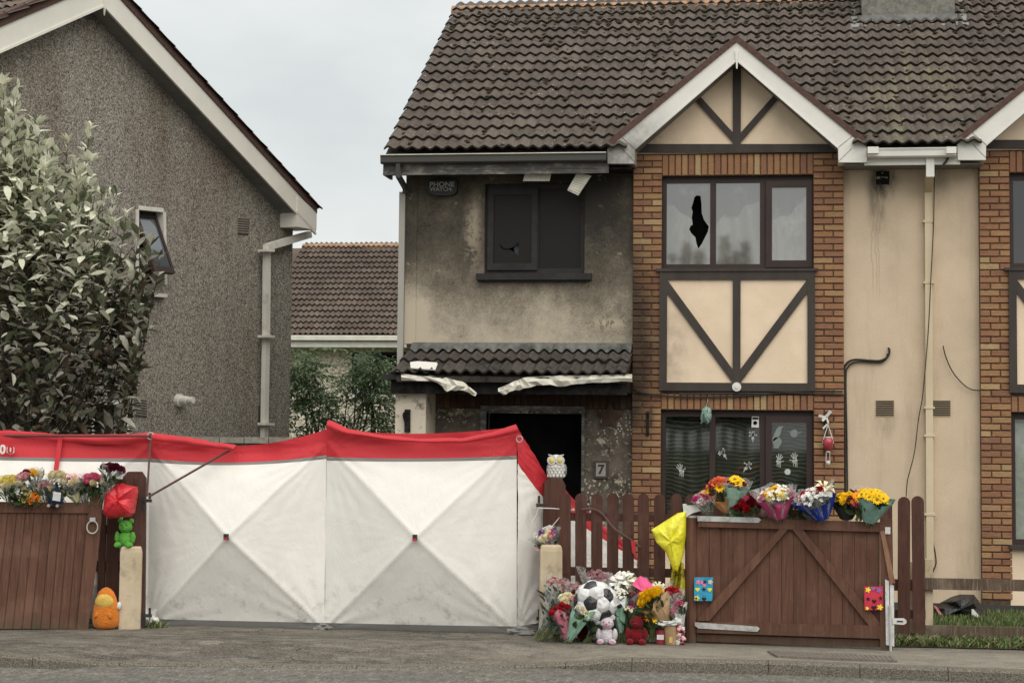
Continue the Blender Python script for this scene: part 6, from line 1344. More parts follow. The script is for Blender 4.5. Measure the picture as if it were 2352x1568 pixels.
B('small yellow chrysanthemums in a dark wrapper beside the royal blue one', (1944, 1196), (1944, 1150), .105, YG(1944) - .02, [('mum', 'yellow', .033, 16)], 'darkwrap', wb=.055, seed=10, leaves=6, clear=False, open_=.4, flare=1.)
B('pink, orange and yellow blooms beside the large yellow bouquet', (1975, 1196), (1968, 1152), .075, YG(1970) - .07, [('daisy', 'orange', .045, 2), ('daisy', 'yellow', .045, 3), ('carnation', 'burgundy', .04, 2), ('carnation', 'magenta', .03, 1)], None, seed=12, leaves=6, clear=False)
B('tall spray of yellow daisies in a teal wrapper, last on the open gate', (1994, 1206), (2009, 1146), .115, YG(2004) - .09, [('daisy', 'yellow', .04, 26)], 'tealwrap', wb=.055, seed=13, leaves=4, clear=False, open_=.4, flare=1.05)
# along the left gate
def YL(u): return GL.p(u, 1150, .0).y
B('pale yellow roses with dark leaves at the picture edge of the boarded gate', (22, 1160), (18, 1116), .1, YL(20), [('rose', 'cream', .042, 5), ('rose', 'paleyellow', .04, 3)], None, seed=21, leaves=16, clear=True)
B('red, pink and yellow roses in clear film on the boarded gate', (92, 1156), (66, 1106), .105, YL(75), [('rose', 'crimson', .038, 2), ('rose', 'palepink', .042, 3), ('rose', 'yellow', .04, 2), ('rose', 'cream', .04, 2)], None, seed=22, leaves=20, leafm='flower_leaf_grey', clear=True)
B('pale yellow and red sprays behind the small doll', (140, 1158), (136, 1106), .1, YL(140) + .02, [('rose', 'cream', .042, 4), ('carnation', 'red', .02, 4), ('cluster', 'white', .035, 3)], None, seed=24, leaves=10, clear=True)
B('cream and red lilies wrapped in pale yellow paper on the boarded gate', (178, 1158), (165, 1112), .085, YL(170) - .02, [('carnation', 'red', .024, 4), ('lily', 'palepink', .065, 3), ('rose', 'cream', .04, 3)], 'creamwrap', seed=25, leaves=10, clear=True)
B('salmon pink roses with dark leaves beside the boarded gate stile', (212, 1160), (212, 1112), .1, YL(212), [('rose', 'pink', .04, 5), ('rose', 'cream', .036, 4)], None, seed=26, leaves=18, clear=False)
B('dark red roses tilted in clear film above the red bag', (232, 1158), (258, 1084), .075, YL(235) - .05, [('rose', 'burgundy', .042, 7)], None, seed=28, leaves=20, clear=True)
for lab, u, v, c, r in (('small yellow posy lying on the boarded gate rail', 58, 1143, 'paleyellow', .05), ('small orange posy lying on the boarded gate rail', 78, 1146, 'orange', .04)):
    B(lab, (u + 8, v + 14), (u, v), r, YL(u) - .05, [('carnation', c, .03, 5)], None, seed=u, leaves=3, clear=False)
# plush toys, plain and without any character
def plush(key, c): g = noisy(key, tuple(x * .8 for x in c), c, 12, .95, .1, 1., 70, bd=.015); g.b.inputs['Sheen Weight'].default_value = .12; return key
def teddy(label, u, v, hpx, Y, fur, inner, face=0, cat='soft toy', name='teddy_bear', tilt=0):
    b = PY(u, v, Y); H = hpx * Y / math.cos(YAW) / FPX; o = thing(name, label, cat, tuple(b)); s = H; L0 = b
    def bl(nm, m, x, y, z, rx, ry=None, rz=None, lump=.08): mb = MB(); mb.ball(L0 + V((x, y, z)) * s, rx * s, (ry or rx) * s, (rz or rx) * s, 26, 18, lump=lump * 1.3, seed=hash(nm) % 7); return part(o, nm, m, mb, smooth=True)
    bl('torso', fur, 0, .02, .27, .24, .2, .28)
    hd = bl('head', fur, 0, -.02, .7, .23, .2, .21)
    bl('muzzle', inner, 0, -.2, .66, .1, .07, .08)
    for sd in (-1, 1):
        e_ = bl('ear', fur, sd * .19, .0, .89, .09, .05, .09); bl('arm', fur, sd * .27, -.06, .34, .09, .09, .19); bl('leg', fur, sd * .2, -.2, .1, .12, .16, .1); bl('eye', 'black_iron', sd * .085, -.205, .75, .022, .02, .024, 0); bl('paw_pad', inner, sd * .2, -.35, .1, .075, .02, .07, 0)
    bl('nose', 'black_iron', 0, -.27, .68, .03, .02, .02, 0); return o
plush('fur_white', (.62, .57, .6)); plush('fur_pink', (.6, .32, .42)); plush('fur_green', (.13, .42, .06)); plush('fur_red', (.2, .008, .013)); plush('fur_orange', (.68, .21, .03)); plush('fur_yellow', (.75, .5, .12)); plush('fur_navy', (.02, .03, .06)); plush('fur_tan', (.5, .32, .2))
Yh = PZ(1400, 1474).y
teddy('pale lilac teddy bear sitting under the football balloon', 1394, 1479, 68, Yh - .16, 'fur_white', 'fur_pink')
teddy('plain red soft bear sitting beside the kraft box of the heap', 1462, 1479, 70, Yh - .1, 'fur_red', 'fur_red')
teddy('bright green soft bear sitting on the concrete post by the boarded gate', 288, 1257, 70, PZ(296, 1444).y + .07, 'fur_green', 'fur_green')
teddy('tiny navy toy bear with a white tag hanging on the boarded gate', 128, 1166, 54, YL(128) - .09, 'fur_navy', 'fur_tan')
p = PY(133, 1142, YL(128) - .19); o = thing('toy_tag', 'white paper tag on the tiny navy toy bear', 'tag', tuple(p)); mb = MB(); mb.prism([PY(120, 1148, p.y), PY(138, 1151, p.y), PY(140, 1131, p.y), PY(123, 1129, p.y)], V((0, -1, 0)), .003); part(o, 'sheet', 'wrap_whitewrap', mb)
Yo = PZ(236, 1447).y; c = PZ(234, 1446); cu_ = thing('plush_cushion', 'egg shaped orange plush cushion standing on the pavement beside the boarded gate', 'cushion', tuple(c)); H = 98 * Yo / FPX * 1.01
mb = MB(); mb.lathe([(.02, .0), (.22 * H, .01 * H), (.31 * H, .08 * H), (.335 * H, .22 * H), (.33 * H, .4 * H), (.295 * H, .58 * H), (.25 * H, .75 * H), (.185 * H, .89 * H), (.1 * H, .97 * H), (.01, 1. * H)], c + V((.0, .1, 0)), 24, 1, .7); part(cu_, 'body', 'fur_orange', mb, smooth=True)
mb = MB(); mb.ball(c + V((.0, .05, .66 * H)), .235 * H, .044, .19 * H, 16, 10); part(cu_, 'face_patch', 'fur_yellow', mb, smooth=True)
for sd in (-1, 1): mb = MB(); mb.ball(c + V((sd * .17 * H, .015, .34 * H)), .05 * H, .03 * H, .08 * H, 10, 7, rot=Matrix.Rotation(sd * -.5, 3, 'Y')); part(cu_, 'paw', 'fur_orange', mb, smooth=True)
mb = MB(); mb.ball(c + V((.33 * H, .1, .56 * H)), .06 * H, .03, .1 * H, 8, 6); part(cu_, 'label_tag', 'wrap_whitewrap', mb, smooth=True)
# red bag hung behind the left gate
noisy('red_plastic', (.5, .018, .028), (.64, .03, .042), 4, .35, .5, .8, 7, bd=.04); noisy('yellow_plastic', (.66, .6, .02), (.8, .75, .05), 4, .35, .5, .9, 7, bd=.04)
def sack(label, cat, uv, Y, mat, dep, seed, name='plastic_bag'):
    ce = PY(sum(p[0] for p in uv) / len(uv), sum(p[1] for p in uv) / len(uv), Y); o = thing(name, label, cat, tuple(ce)); mb = MB(); n = len(uv) * 4; rim = []
    for i in range(n):
        k = i // 4; t = (i % 4) / 4; a, b = uv[k], uv[(k + 1) % len(uv)]; rim.append(PY(lerp(a[0], b[0], t), lerp(a[1], b[1], t), Y))
    rr = random.Random(seed); rows = [rim]
    for f in (.93, .82, .68, .52, .36, .2): rows.append([lerp(ce, p, f) + V((0, -dep * math.sqrt(1 - f * f) * (1 + .5 * mnoise.noise(p * 4.5 + V((seed, 0, 0))) + .2 * mnoise.noise(p * 13)), 0)) for i, p in enumerate(rim)])
    vs = [p for r in rows for p in r] + [ce - V((0, dep, 0))] + [p + V((0, dep * .5, 0)) for p in rim]
    fs = [(r * n + i, r * n + (i + 1) % n, (r + 1) * n + (i + 1) % n, (r + 1) * n + i) for r in range(6) for i in range(n)] + [(6 * n + i, 6 * n + (i + 1) % n, 7 * n) for i in range(n)] + [(i, 7 * n + 1 + i, 7 * n + 1 + (i + 1) % n, (i + 1) % n) for i in range(n)]
    mb.add(vs, fs); part(o, 'sack', mat, mb); return o
sack('crumpled red bag hanging between the boarded gate and its post', 'bag', [(238, 1180), (243, 1130), (272, 1105), (282, 1112), (312, 1118), (313, 1132), (305, 1178), (298, 1186), (250, 1191)], YL(230) - .02, 'red_plastic', .12, 3)
yb = sack('yellow plastic bag tied to the hinge post of the open gate', 'bag', [(1576, 1174), (1556, 1178), (1512, 1206), (1496, 1216), (1508, 1246), (1530, 1268), (1546, 1310), (1556, 1312), (1568, 1280), (1575, 1230)], YG(1580) - .1, 'yellow_plastic', .09, 6)
mb = MB(); Yt = YG(1580) - .06; mb.grid(lambda s, t: PY(lerp(lerp(1546, 1530, t), lerp(1570, 1577, t), s), lerp(1292, lerp(1392, 1372, s), t), Yt - .05 * math.sin(s * 9 + t * 2)), 20, 8); part(yb, 'film_tail', 'yellow_film', mb, smooth=True)
# owl on the post
owl = thing('owl_ornament', 'grey and white owl ornament with big yellow eyes on the gate post', 'ornament', tuple(GPP.p(1278, 1099, -.08)))
noisy('owl_white', (.5, .49, .46), (.62, .6, .57), 20, .7); noisy('owl_grey', (.2, .2, .2), (.3, .3, .3), 20, .7); plain('owl_yellow', (.62, .5, .14), .5)
oc = GPP.p(1278, 1099, -.08); k_ = oc.y / FPX * 1.01
def oz(u, v, off): q = PY(u, v, oc.y - off); return q
mb = MB(); mb.lathe([(14 * k_, 0), (18 * k_, 8 * k_), (20 * k_, 20 * k_), (18 * k_, 32 * k_), (15 * k_, 38 * k_)], oc, 18, 1, .85); part(owl, 'body', 'owl_white', mb, smooth=True)
mb = MB(); mb.ball(oc + V((0, 0, 41 * k_)), 19 * k_, 15 * k_, 14 * k_, 18, 10); part(owl, 'head', 'owl_white', mb, smooth=True)
for r_ in range(4):
    for j in range(6 - r_ % 2):
        a = R_(-150 + (j + .5 * (r_ % 2)) * 24); rad = 19.5 * k_; mb = MB(); mb.ball(oc + V((math.cos(a) * rad, math.sin(a) * rad * .85, (7 + r_ * 6.4) * k_)), 4 * k_, 1.8 * k_, 4.4 * k_, 8, 6); part(owl, 'feather', 'owl_white', mb, smooth=True)
for sd in (-1, 1):
    mb = MB(); mb.ball(oc + V((sd * 18.5 * k_, 3 * k_, 19 * k_)), 5 * k_, 12 * k_, 15 * k_, 12, 8); part(owl, 'wing', 'owl_grey', mb, smooth=True)
    c = oc + V((sd * 9.5 * k_, -13.5 * k_, 42 * k_)); mb = MB(); mb.tube([c, c + V((0, -3 * k_, 0))], 10 * k_, 18); ey = part(owl, 'eye_disc', 'owl_white', mb)
    mb = MB(); mb.ball(c + V((0, -3 * k_, 0)), 6.4 * k_, 2.5 * k_, 6.4 * k_, 14, 8); part(ey, 'eye', 'owl_yellow', mb, smooth=True)
    mb = MB(); mb.prism([oc + V((sd * 2 * k_, -13 * k_, 50 * k_)), oc + V((sd * 17 * k_, -11 * k_, 53 * k_)), oc + V((sd * 18 * k_, -11 * k_, 56 * k_)), oc + V((sd * 4 * k_, -13 * k_, 53 * k_))], V((0, -1, 0)), 5 * k_); part(owl, 'ear_tuft', 'owl_white', mb)
mb = MB(); c = oc + V((0, -15.5 * k_, 37 * k_)); mb.add([c + V((-2.5 * k_, 0, 2 * k_)), c + V((2.5 * k_, 0, 2 * k_)), c + V((0, 0, -4 * k_)), c + V((0, -4 * k_, 0))], [(0, 2, 3), (2, 1, 3), (1, 0, 3)]); part(owl, 'beak', 'owl_grey', mb)
# heap at the fence foot
def YH(v): return PZ(1400, v).y
B('red carnations with long dark stems leaning out beside the concrete post', (1232, 1470), (1290, 1352), .1, Yh - .02, [('carnation', 'red', .042, 7), ('carnation', 'crimson', .042, 4)], None, seed=31, leaves=34, leafm='flower_leaf_grey', clear=True, Yh=Yh + .05)
B('small pink blooms behind the red carnations of the heap', (1330, 1440), (1322, 1358), .06, Yh + .12, [('carnation', 'palepink', .035, 7)], None, seed=32, leaves=8, clear=True)
B('cream chrysanthemums with long stems left of the football balloon', (1272, 1472), (1306, 1378), .07, Yh - .02, [('mum', 'cream', .045, 8)], None, seed=33, leaves=26, leafm='flower_leaf_grey', clear=False)
B('bouquet wholly wrapped in salmon pink paper leaning in the heap', (1306, 1476), (1286, 1404), .07, Yh - .13, [('rose', 'red', .03, 4)], 'pinkwrap', seed=34, leaves=3, clear=False, wrapfrom=.0, flare=1.0, open_=.2)
B('bouquet in mint green paper pointing down below the football balloon', (1302, 1480), (1336, 1408), .062, Yh - .17, [('carnation', 'cream', .03, 4)], 'mint', seed=36, leaves=4, clear=False, wrapfrom=.12, open_=.2)
B('thick bundle of green stems below the football balloon', (1346, 1480), (1368, 1420), .05, Yh - .1, [('carnation', 'burgundy', .03, 4)], 'darkwrap', seed=37, leaves=8, clear=False, wrapfrom=.35)
B('dried mauve flower heads in clear film behind the football balloon', (1368, 1420), (1374, 1330), .085, Yh + .17, [('cluster', 'mauve', .055, 9)], None, seed=38, leaves=4, clear=True, flare=1.4)
B('white lilies and buds in clear film behind the pink tissue', (1440, 1440), (1440, 1344), .1, Yh + .16, [('lily', 'white', .075, 4), ('cluster', 'cream', .035, 4), ('lily', 'lime', .05, 2)], None, seed=39, leaves=20, clear=True, flare=1.3)
B('cream sprays in mint green paper right of the football balloon', (1428, 1480), (1420, 1368), .065, Yh - .03, [('cluster', 'cream', .04, 4), ('cluster', 'white', .035, 3)], 'mint', seed=41, leaves=6, clear=False, wrapfrom=.25)
sack('crumpled bright pink tissue paper on top of the heap', 'tissue', [(1449, 1340), (1470, 1322), (1486, 1330), (1512, 1358), (1500, 1372), (1480, 1366), (1462, 1378), (1456, 1372), (1470, 1356)], Yh + .02, 'wrap_hotpink', .08, 5, 'tissue')
B('bare stems standing in the middle of the heap', (1446, 1474), (1440, 1400), .05, Yh - .02, [('cluster', 'cream', .03, 3)], None, seed=42, leaves=6, clear=False)
B('yellow roses with fern leaves in kraft paper on the heap', (1528, 1440), (1492, 1378), .085, Yh - .05, [('rose', 'yellow', .042, 7), ('mum', 'lime', .03, 2)], 'kraft', seed=43, leaves=24, clear=False, wrapfrom=.0)
sack('sheet of brown kraft paper standing up in the heap', 'paper', [(1500, 1420), (1506, 1392), (1524, 1388), (1518, 1364), (1534, 1356), (1540, 1372), (1538, 1424), (1516, 1428)], Yh - .1, 'wrap_kraft', .05, 7, 'paper_sheet')
B('red and white carnations beside the hinge post at the heap', (1556, 1440), (1546, 1366), .07, Yh + .02, [('carnation', 'red', .035, 5), ('carnation', 'palepink', .03, 4)], None, seed=44, leaves=8, clear=True)
sack('bright pink crumpled paper beside the hinge post at the heap', 'paper', [(1538, 1396), (1552, 1388), (1560, 1402), (1552, 1414), (1540, 1416)], Yh - .06, 'wrap_hotpink', .04, 8, 'paper_sheet')
B('dark red roses lying low behind the lilac teddy bear', (1360, 1472), (1336, 1456), .06, Yh + .08, [('rose', 'crimson', .036, 6)], 'redwrap', seed=45, leaves=4, clear=False)
B('maroon leaves and blooms under the pink tissue', (1478, 1420), (1456, 1378), .08, Yh + .06, [('carnation', 'mauve', .04, 6), ('carnation', 'burgundy', .03, 4)], None, seed=46, leaves=12, clear=True)
B('long dark stems and leaves fallen across the concrete post foot', (1238, 1476), (1296, 1410), .06, Yh - .1, [('carnation', 'mauve', .028, 4)], None, seed=61, leaves=30, leafm='flower_leaf_grey', clear=False)
B('palest pink roses in rumpled film between the cream blooms and the football', (1322, 1474), (1322, 1384), .06, Yh - .03, [('rose', 'palepink', .036, 6)], 'palepinkwrap', seed=62, leaves=8, clear=True, open_=.9)
B('white stocks with green buds at the fence behind the kraft paper', (1500, 1460), (1508, 1356), .07, Yh + .1, [('cluster', 'white', .04, 5), ('lily', 'cream', .045, 3)], None, seed=63, leaves=18, clear=True, flare=1.3)
B('orange and yellow blooms low between the red bear and the kraft box', (1500, 1474), (1494, 1418), .05, Yh - .04, [('daisy', 'orange', .034, 4), ('daisy', 'yellow', .034, 3)], None, seed=64, leaves=14, clear=False)
B('magenta sweet williams in dark film right of the mint wrapped sprays', (1452, 1470), (1444, 1392), .06, Yh + .02, [('carnation', 'magenta', .032, 5), ('carnation', 'crimson', .03, 4)], 'darkwrap', seed=65, leaves=12, clear=True)
B('pale pink blooms in crackly film at the end of the heap', (1562, 1456), (1558, 1392), .05, Yh - .02, [('carnation', 'pink', .032, 5), ('cluster', 'white', .03, 3)], 'whitewrap', seed=66, leaves=6, clear=True)
B('small burgundy blooms filling the gap beside the peach bouquet', (1700, 1190), (1700, 1160), .07, YG(1700) + .05, [('carnation', 'burgundy', .032, 5), ('rose', 'red', .03, 3)], None, seed=67, leaves=22, clear=True)
B('pink roses in film between the red roses and the magenta wrapper', (1752, 1192), (1750, 1152), .07, YG(1750) + .02, [('rose', 'magenta', .03, 4), ('rose', 'palepink', .03, 4)], 'palepinkwrap', seed=68, leaves=12, clear=True)
B('dark foliage with orange blooms between the kraft and royal blue wraps', (1846, 1194), (1840, 1160), .07, YG(1845) + .03, [('cluster', 'white', .03, 4), ('carnation', 'coral', .028, 2)], 'brownwrap', seed=69, leaves=24, clear=True)
B('yellow and white sprays behind the two yellow bouquets', (1974, 1196), (1982, 1138), .075, YG(1980) + .06, [('mum', 'yellow', .032, 6), ('carnation', 'magenta', .026, 2)], None, seed=70, leaves=24, clear=True)
B('white tissue and pale blooms hanging low at the boarded gate edge', (42, 1162), (44, 1130), .07, YL(45) - .03, [('cluster', 'white', .03, 4), ('rose', 'paleyellow', .03, 3)], 'darkwrap', seed=71, leaves=20, clear=True)
B('pink and cream roses filling the middle of the boarded gate', (108, 1158), (104, 1122), .08, YL(105) + .03, [('rose', 'palepink', .036, 5), ('rose', 'cream', .036, 4)], None, seed=72, leaves=26, leafm='flower_leaf_grey', clear=True)
B('cream blooms with dark leaves just left of the salmon roses', (196, 1160), (190, 1120), .08, YL(192) + .03, [('rose', 'cream', .036, 6), ('carnation', 'red', .024, 2)], None, seed=73, leaves=26, clear=True)
# football foil balloon
def icosa():
    f = (1 + 5 ** .5) / 2; vs = [V(p).normalized() for p in ((-1, f, 0), (1, f, 0), (-1, -f, 0), (1, -f, 0), (0, -1, f), (0, 1, f), (0, -1, -f), (0, 1, -f), (f, 0, -1), (f, 0, 1), (-f, 0, -1), (-f, 0, 1))]
    return vs
noisy('foil_white', (.55, .55, .55), (.7, .7, .69), 9, .28, .6, 1., 16, bd=.03); noisy('foil_black', (.012, .012, .013), (.03, .03, .032), 9, .3, .6, 1., 16, bd=.03)
fb = thing('football_balloon', 'black and white foil football balloon lying on the flower heap', 'balloon', tuple(PY(1367, 1384, Yh - .12))); fc = PY(1367, 1384, Yh - .12); FR = 49 * fc.y / FPX * 1.01
iv = icosa(); rotm = Matrix.Rotation(R_(20), 3, 'X') @ Matrix.Rotation(R_(-14), 3, 'Z') @ Matrix.Rotation(R_(9), 3, 'Y')
# turn one corner of the solid towards the street
q = iv[2].rotation_difference(V((-.16, -1, .02)).normalized()).to_matrix(); iv = [Matrix.Rotation(.5, 3, V((-.16, -1, .02)).normalized()) @ (q @ p) for p in iv]
nbr = [[j for j in range(12) if j != i and (iv[i] - iv[j]).length < 1.2] for i in range(12)]
def onball(p, s=1.): p = p.normalized(); s += .05 * mnoise.noise(p * 2.2) + .03 * mnoise.noise(p * 6); return fc + V((p.x * FR * s, p.y * FR * .62 * s, p.z * FR * s))
def fpanel(poly, mat, name, puff):
    c = sum(poly, V((0, 0, 0))) / len(poly); mb = MB(); n = len(poly); rows = []
    ring = []
    for i in range(n):
        for t in (0, .34, .67): ring.append(lerp(poly[i], poly[(i + 1) % n], t))
    m_ = len(ring)
    for f, s in ((1., .975), (.93, 1.0), (.6, 1 + puff), (.25, 1 + puff * 1.4)): rows.append([onball(lerp(c, p, f), s) for p in ring])
    vs = [p for r in rows for p in r] + [onball(c, 1 + puff * 1.5)]; fs = [(r * m_ + i, r * m_ + (i + 1) % m_, (r + 1) * m_ + (i + 1) % m_, (r + 1) * m_ + i) for r in range(3) for i in range(m_)] + [(3 * m_ + i, 3 * m_ + (i + 1) % m_, 4 * m_) for i in range(m_)]
    mb.add(vs, fs); part(fb, name, mat, mb, smooth=True)
for i in range(12):
    nb_ = nbr[i]; ax = iv[i]; u_ = ax.orthogonal().normalized(); w_ = ax.cross(u_); nb_ = sorted(nb_, key=lambda j: math.atan2(iv[j].dot(w_), iv[j].dot(u_)))
    fpanel([lerp(iv[i], iv[j], .36) for j in nb_], 'foil_black', 'pentagon_panel', .02)
for i in range(12):
    for j in nbr[i]:
        for k in nbr[i]:
            if i < j < k and k in nbr[j]:
                a, b, c = iv[i], iv[j], iv[k]; fpanel([lerp(a, b, .36), lerp(a, b, .64), lerp(b, c, .36), lerp(b, c, .64), lerp(c, a, .36), lerp(c, a, .64)], 'foil_white', 'hexagon_panel', .04)
mb = MB(); P = [fc + V((FR * .85, -.05, .1 * FR)), fc + V((FR * 1.22, -.1, .1 * FR))]; mb.prism([P[0] + zz * .05, P[1] + zz * .012, P[1] - zz * .012, P[0] - zz * .06], V((0, -1, 0)), .02); mb.prism([P[1] + zz * .01, P[1] + V((.05, 0, .05)), P[1] + V((.04, 0, -.06)), P[1] - zz * .01], V((0, -1, 0)), .01); part(fb, 'tail', 'foil_white', mb)
# box, candle, sweets
noisy('candle_red', (.2, .02, .03), (.28, .04, .05), 9, .5); plain('label_white', (.6, .58, .55)); plain('card_yellow', (.6, .42, .12))
bx_ = thing('candle', 'dark red jar candle with a white label standing by the kraft box', 'candle', tuple(PY(1517, 1478, Yh - .06))); Y_ = Yh - .06
mb = MB(); c0 = PY(1517, 1478, Y_); mb.lathe([(.045, 0), (.047, .01), (.047, .125), (.044, .13)], c0, 16); part(bx_, 'jar', 'candle_red', mb, smooth=False)
mb = MB(); mb.prism([c0 + V((-.03, -.05, .045)), c0 + V((.035, -.05, .045)), c0 + V((.035, -.05, .09)), c0 + V((-.03, -.05, .09))], V((0, -1, 0)), .004); part(bx_, 'paper_label', 'label_white', mb)
kb_ = thing('flower_box', 'brown kraft hat box standing at the end of the heap', 'box', tuple(PY(1541, 1479, Y_))); c0 = PY(1541, 1479, Y_); mb = MB(); mb.lathe([(.058, 0), (.06, .005), (.066, .17), (.066, .175)], c0, 20); part(kb_, 'body', 'wrap_kraft', mb)
mb = MB(); mb.prism([c0 + V((-.012, -.064, .02)), c0 + V((.018, -.064, .02)), c0 + V((.018, -.066, .075)), c0 + V((-.012, -.066, .075))], V((0, -1, 0)), .004); part(kb_, 'paper_label', 'card_yellow', mb)
mb = MB(); mb.ball(c0 + V((-.05, -.06, .2)), .09, .03, .025, 10, 6, lump=.9, seed=4); mb.ball(c0 + V((.06, -.05, .22)), .05, .03, .03, 10, 6, lump=.9, seed=6); part(kb_, 'ribbon', 'wrap_whitewrap', mb)
sw = thing('sweet_bundle', 'bundle of red and white wrapped sweets hanging by the hinge post', 'sweets', tuple(PY(1564, 1478, Y_))); rr = random.Random(2)
for k in range(16): mb = MB(); mb.ball(PY(1561 + rr.uniform(-6, 8), 1478 - k * 2.6, Y_ - rr.uniform(0, .04)), rr.uniform(.015, .026), None, None, 8, 6, lump=.8, seed=k); part(sw, 'sweet', ('petal_crimson', 'label_white', 'petal_palepink')[k % 3], mb)
# bouquet hanging from the owl post
B('white and pink bouquet in cellophane hanging at the owl post', (1276, 1272), (1258, 1234), .1, GPP.o.y - .12, [('carnation', 'pink', .03, 4), ('mum', 'cream', .045, 4), ('carnation', 'purple', .03, 3), ('rose', 'white', .035, 2)], 'palepinkwrap', seed=51, leaves=10, clear=True, stems=False, open_=1.4)
o = thing('ribbon_bow', 'purple ribbon bow below the hanging bouquet', 'ribbon', tuple(PY(1270, 1264, GPP.o.y - .2))); rr = random.Random(3); mb = MB(); c0 = PY(1272, 1262, GPP.o.y - .2)
for k in range(11): a = k * 2 * math.pi / 11; P = [c0 + V((math.cos(a) * r * .07, -.03 * math.sin(r * 3), math.sin(a) * r * .05 - .012)) for r in (0, .6, 1.1, .9, .2)]; mb.bar(P[0], P[2], .03, .012, nrm=(0, -1, .3))
part(o, 'loops', 'wrap_lilac', mb)
o = thing('string', 'pale string tied round the owl post and first picket', 'string', tuple(PY(1290, 1168, GPP.o.y - .1)))
Ys = GPP.o.y - .06
for pts in ((PY(1236, 1166, Ys), PY(1270, 1167, Ys - .03), PY(1304, 1170, Ys - .02), PY(1318, 1168, YPK - .05)), (PY(1298, 1172, Ys - .03), PY(1318, 1171, YPK - .05)), (PY(1298, 1172, Ys - .03), PY(1262, 1216, Ys - .07)), (PY(1236, 1168, Ys), PY(1232, 1182, Ys), PY(1222, 1200, Ys))): mb = MB(); mb.tube(pts, .006, 5); part(o, 'strand', 'label_white', mb)
mb = MB(); o = thing('brown_cord', 'brown cord sagging along the picket fence', 'cord', tuple(PY(1380, 1200, YPK - .05))); mb.tube(spline([PY(1336, 1170, YPK - .04), PY(1362, 1169, YPK - .04), PY(1385, 1182, YPK - .02), PY(1412, 1215, YPK - .06), PY(1450, 1240, YPK - .04), PY(1470, 1256, YPK - .04)], 5), .012, 6); part(o, 'strand', 'rope', mb)
o = thing('red_tab', 'small red fabric tab at the end of the brown cord', 'tab', tuple(PY(1454, 1260, YPK - .06))); mb = MB(); mb.prism([PY(1449, 1240, YPK - .05), PY(1459, 1242, YPK - .05), PY(1460, 1275, YPK - .05), PY(1452, 1268, YPK - .05)], V((0, -1, 0)), .01); part(o, 'tab_cloth', 'red_fabric', mb)
# greeting cards on the gate
paper('card_cyan', (.03, .33, .52)); paper('card_red', (.6, .035, .07)); plain('print_black', (.015, .012, .014)); plain('print_pink', (.75, .2, .35)); plain('print_yellow', (.8, .7, .05)); plain('print_purple', (.25, .12, .35))
def star(c, r, a0=90): return [c + V((math.cos(R_(a0 + 36 * k)) * r * (1 if k % 2 == 0 else .42), 0, math.sin(R_(a0 + 36 * k)) * r * (1 if k % 2 == 0 else .42))) for k in range(10)]
def heart(c, r): return [c + V((r * .98 * math.sin(t) ** 3, 0, r * (.8 * math.cos(t) - .32 * math.cos(2 * t) - .12 * math.cos(3 * t)))) for t in [2 * math.pi * k / 18 for k in range(18)]]
def blos(c, r): return [c + V((math.cos(t) * r * (.75 + .25 * math.cos(5 * t)), 0, math.sin(t) * r * (.75 + .25 * math.cos(5 * t)))) for t in [2 * math.pi * k / 25 for k in range(25)]]
def gcard(label, uv, mat, marks, Y):
    P = [PY(u, v, Y) for u, v in uv]; o = thing('greeting_card', label, 'card', tuple(P[0]), 'cards stuck on the open gate'); mb = MB(); mb.prism(P, V((0, -1, 0)), .005); part(o, 'sheet', mat, mb)
    for sh, s, t, r, m in marks:
        c = lerp(lerp(P[0], P[1], s), lerp(P[3], P[2], s), t) - V((0, .004, 0)); mb = MB(); mb.prism(dict(star=star, heart=heart, flower=blos)[sh](c, r), V((0, -1, 0)), .003); part(o, sh + '_print', m, mb)
yc = GR.p(1616, 1350, .075).y
gcard('light blue card with black stars stuck at the hinge side of the open gate', ((1594, 1379), (1636, 1379), (1638, 1325), (1595, 1325)), 'card_cyan', [('star', .56, .8, .024, 'print_black'), ('star', .52, .49, .024, 'print_black'), ('heart', .55, .08, .022, 'print_black'), ('star', .54, .22, .013, 'print_purple'), ('heart', .18, .49, .022, 'print_yellow'), ('heart', .84, .48, .022, 'print_yellow'), ('flower', .22, .8, .026, 'print_pink'), ('flower', .4, .79, .022, 'print_pink'), ('flower', .55, .67, .02, 'print_pink'), ('flower', .86, .8, .026, 'label_white'), ('flower', .16, .12, .028, 'print_yellow'), ('flower', .12, .1, .014, 'print_pink')], yc)
yc2 = GR.p(2006, 1370, .085).y
gcard('red card with black stars stuck at the latch side of the open gate', ((1986, 1400), (2028, 1400), (2028, 1346), (1985, 1346)), 'card_red', [('star', .2, .47, .023, 'print_black'), ('star', .88, .5, .023, 'print_black'), ('heart', .52, .37, .022, 'print_black'), ('heart', .5, .1, .024, 'print_black'), ('flower', .2, .86, .028, 'print_yellow'), ('flower', .8, .84, .03, 'print_purple'), ('heart', .48, .92, .022, 'print_purple'), ('flower', .84, .12, .03, 'print_yellow'), ('flower', .14, .07, .018, 'print_yellow')], yc2)
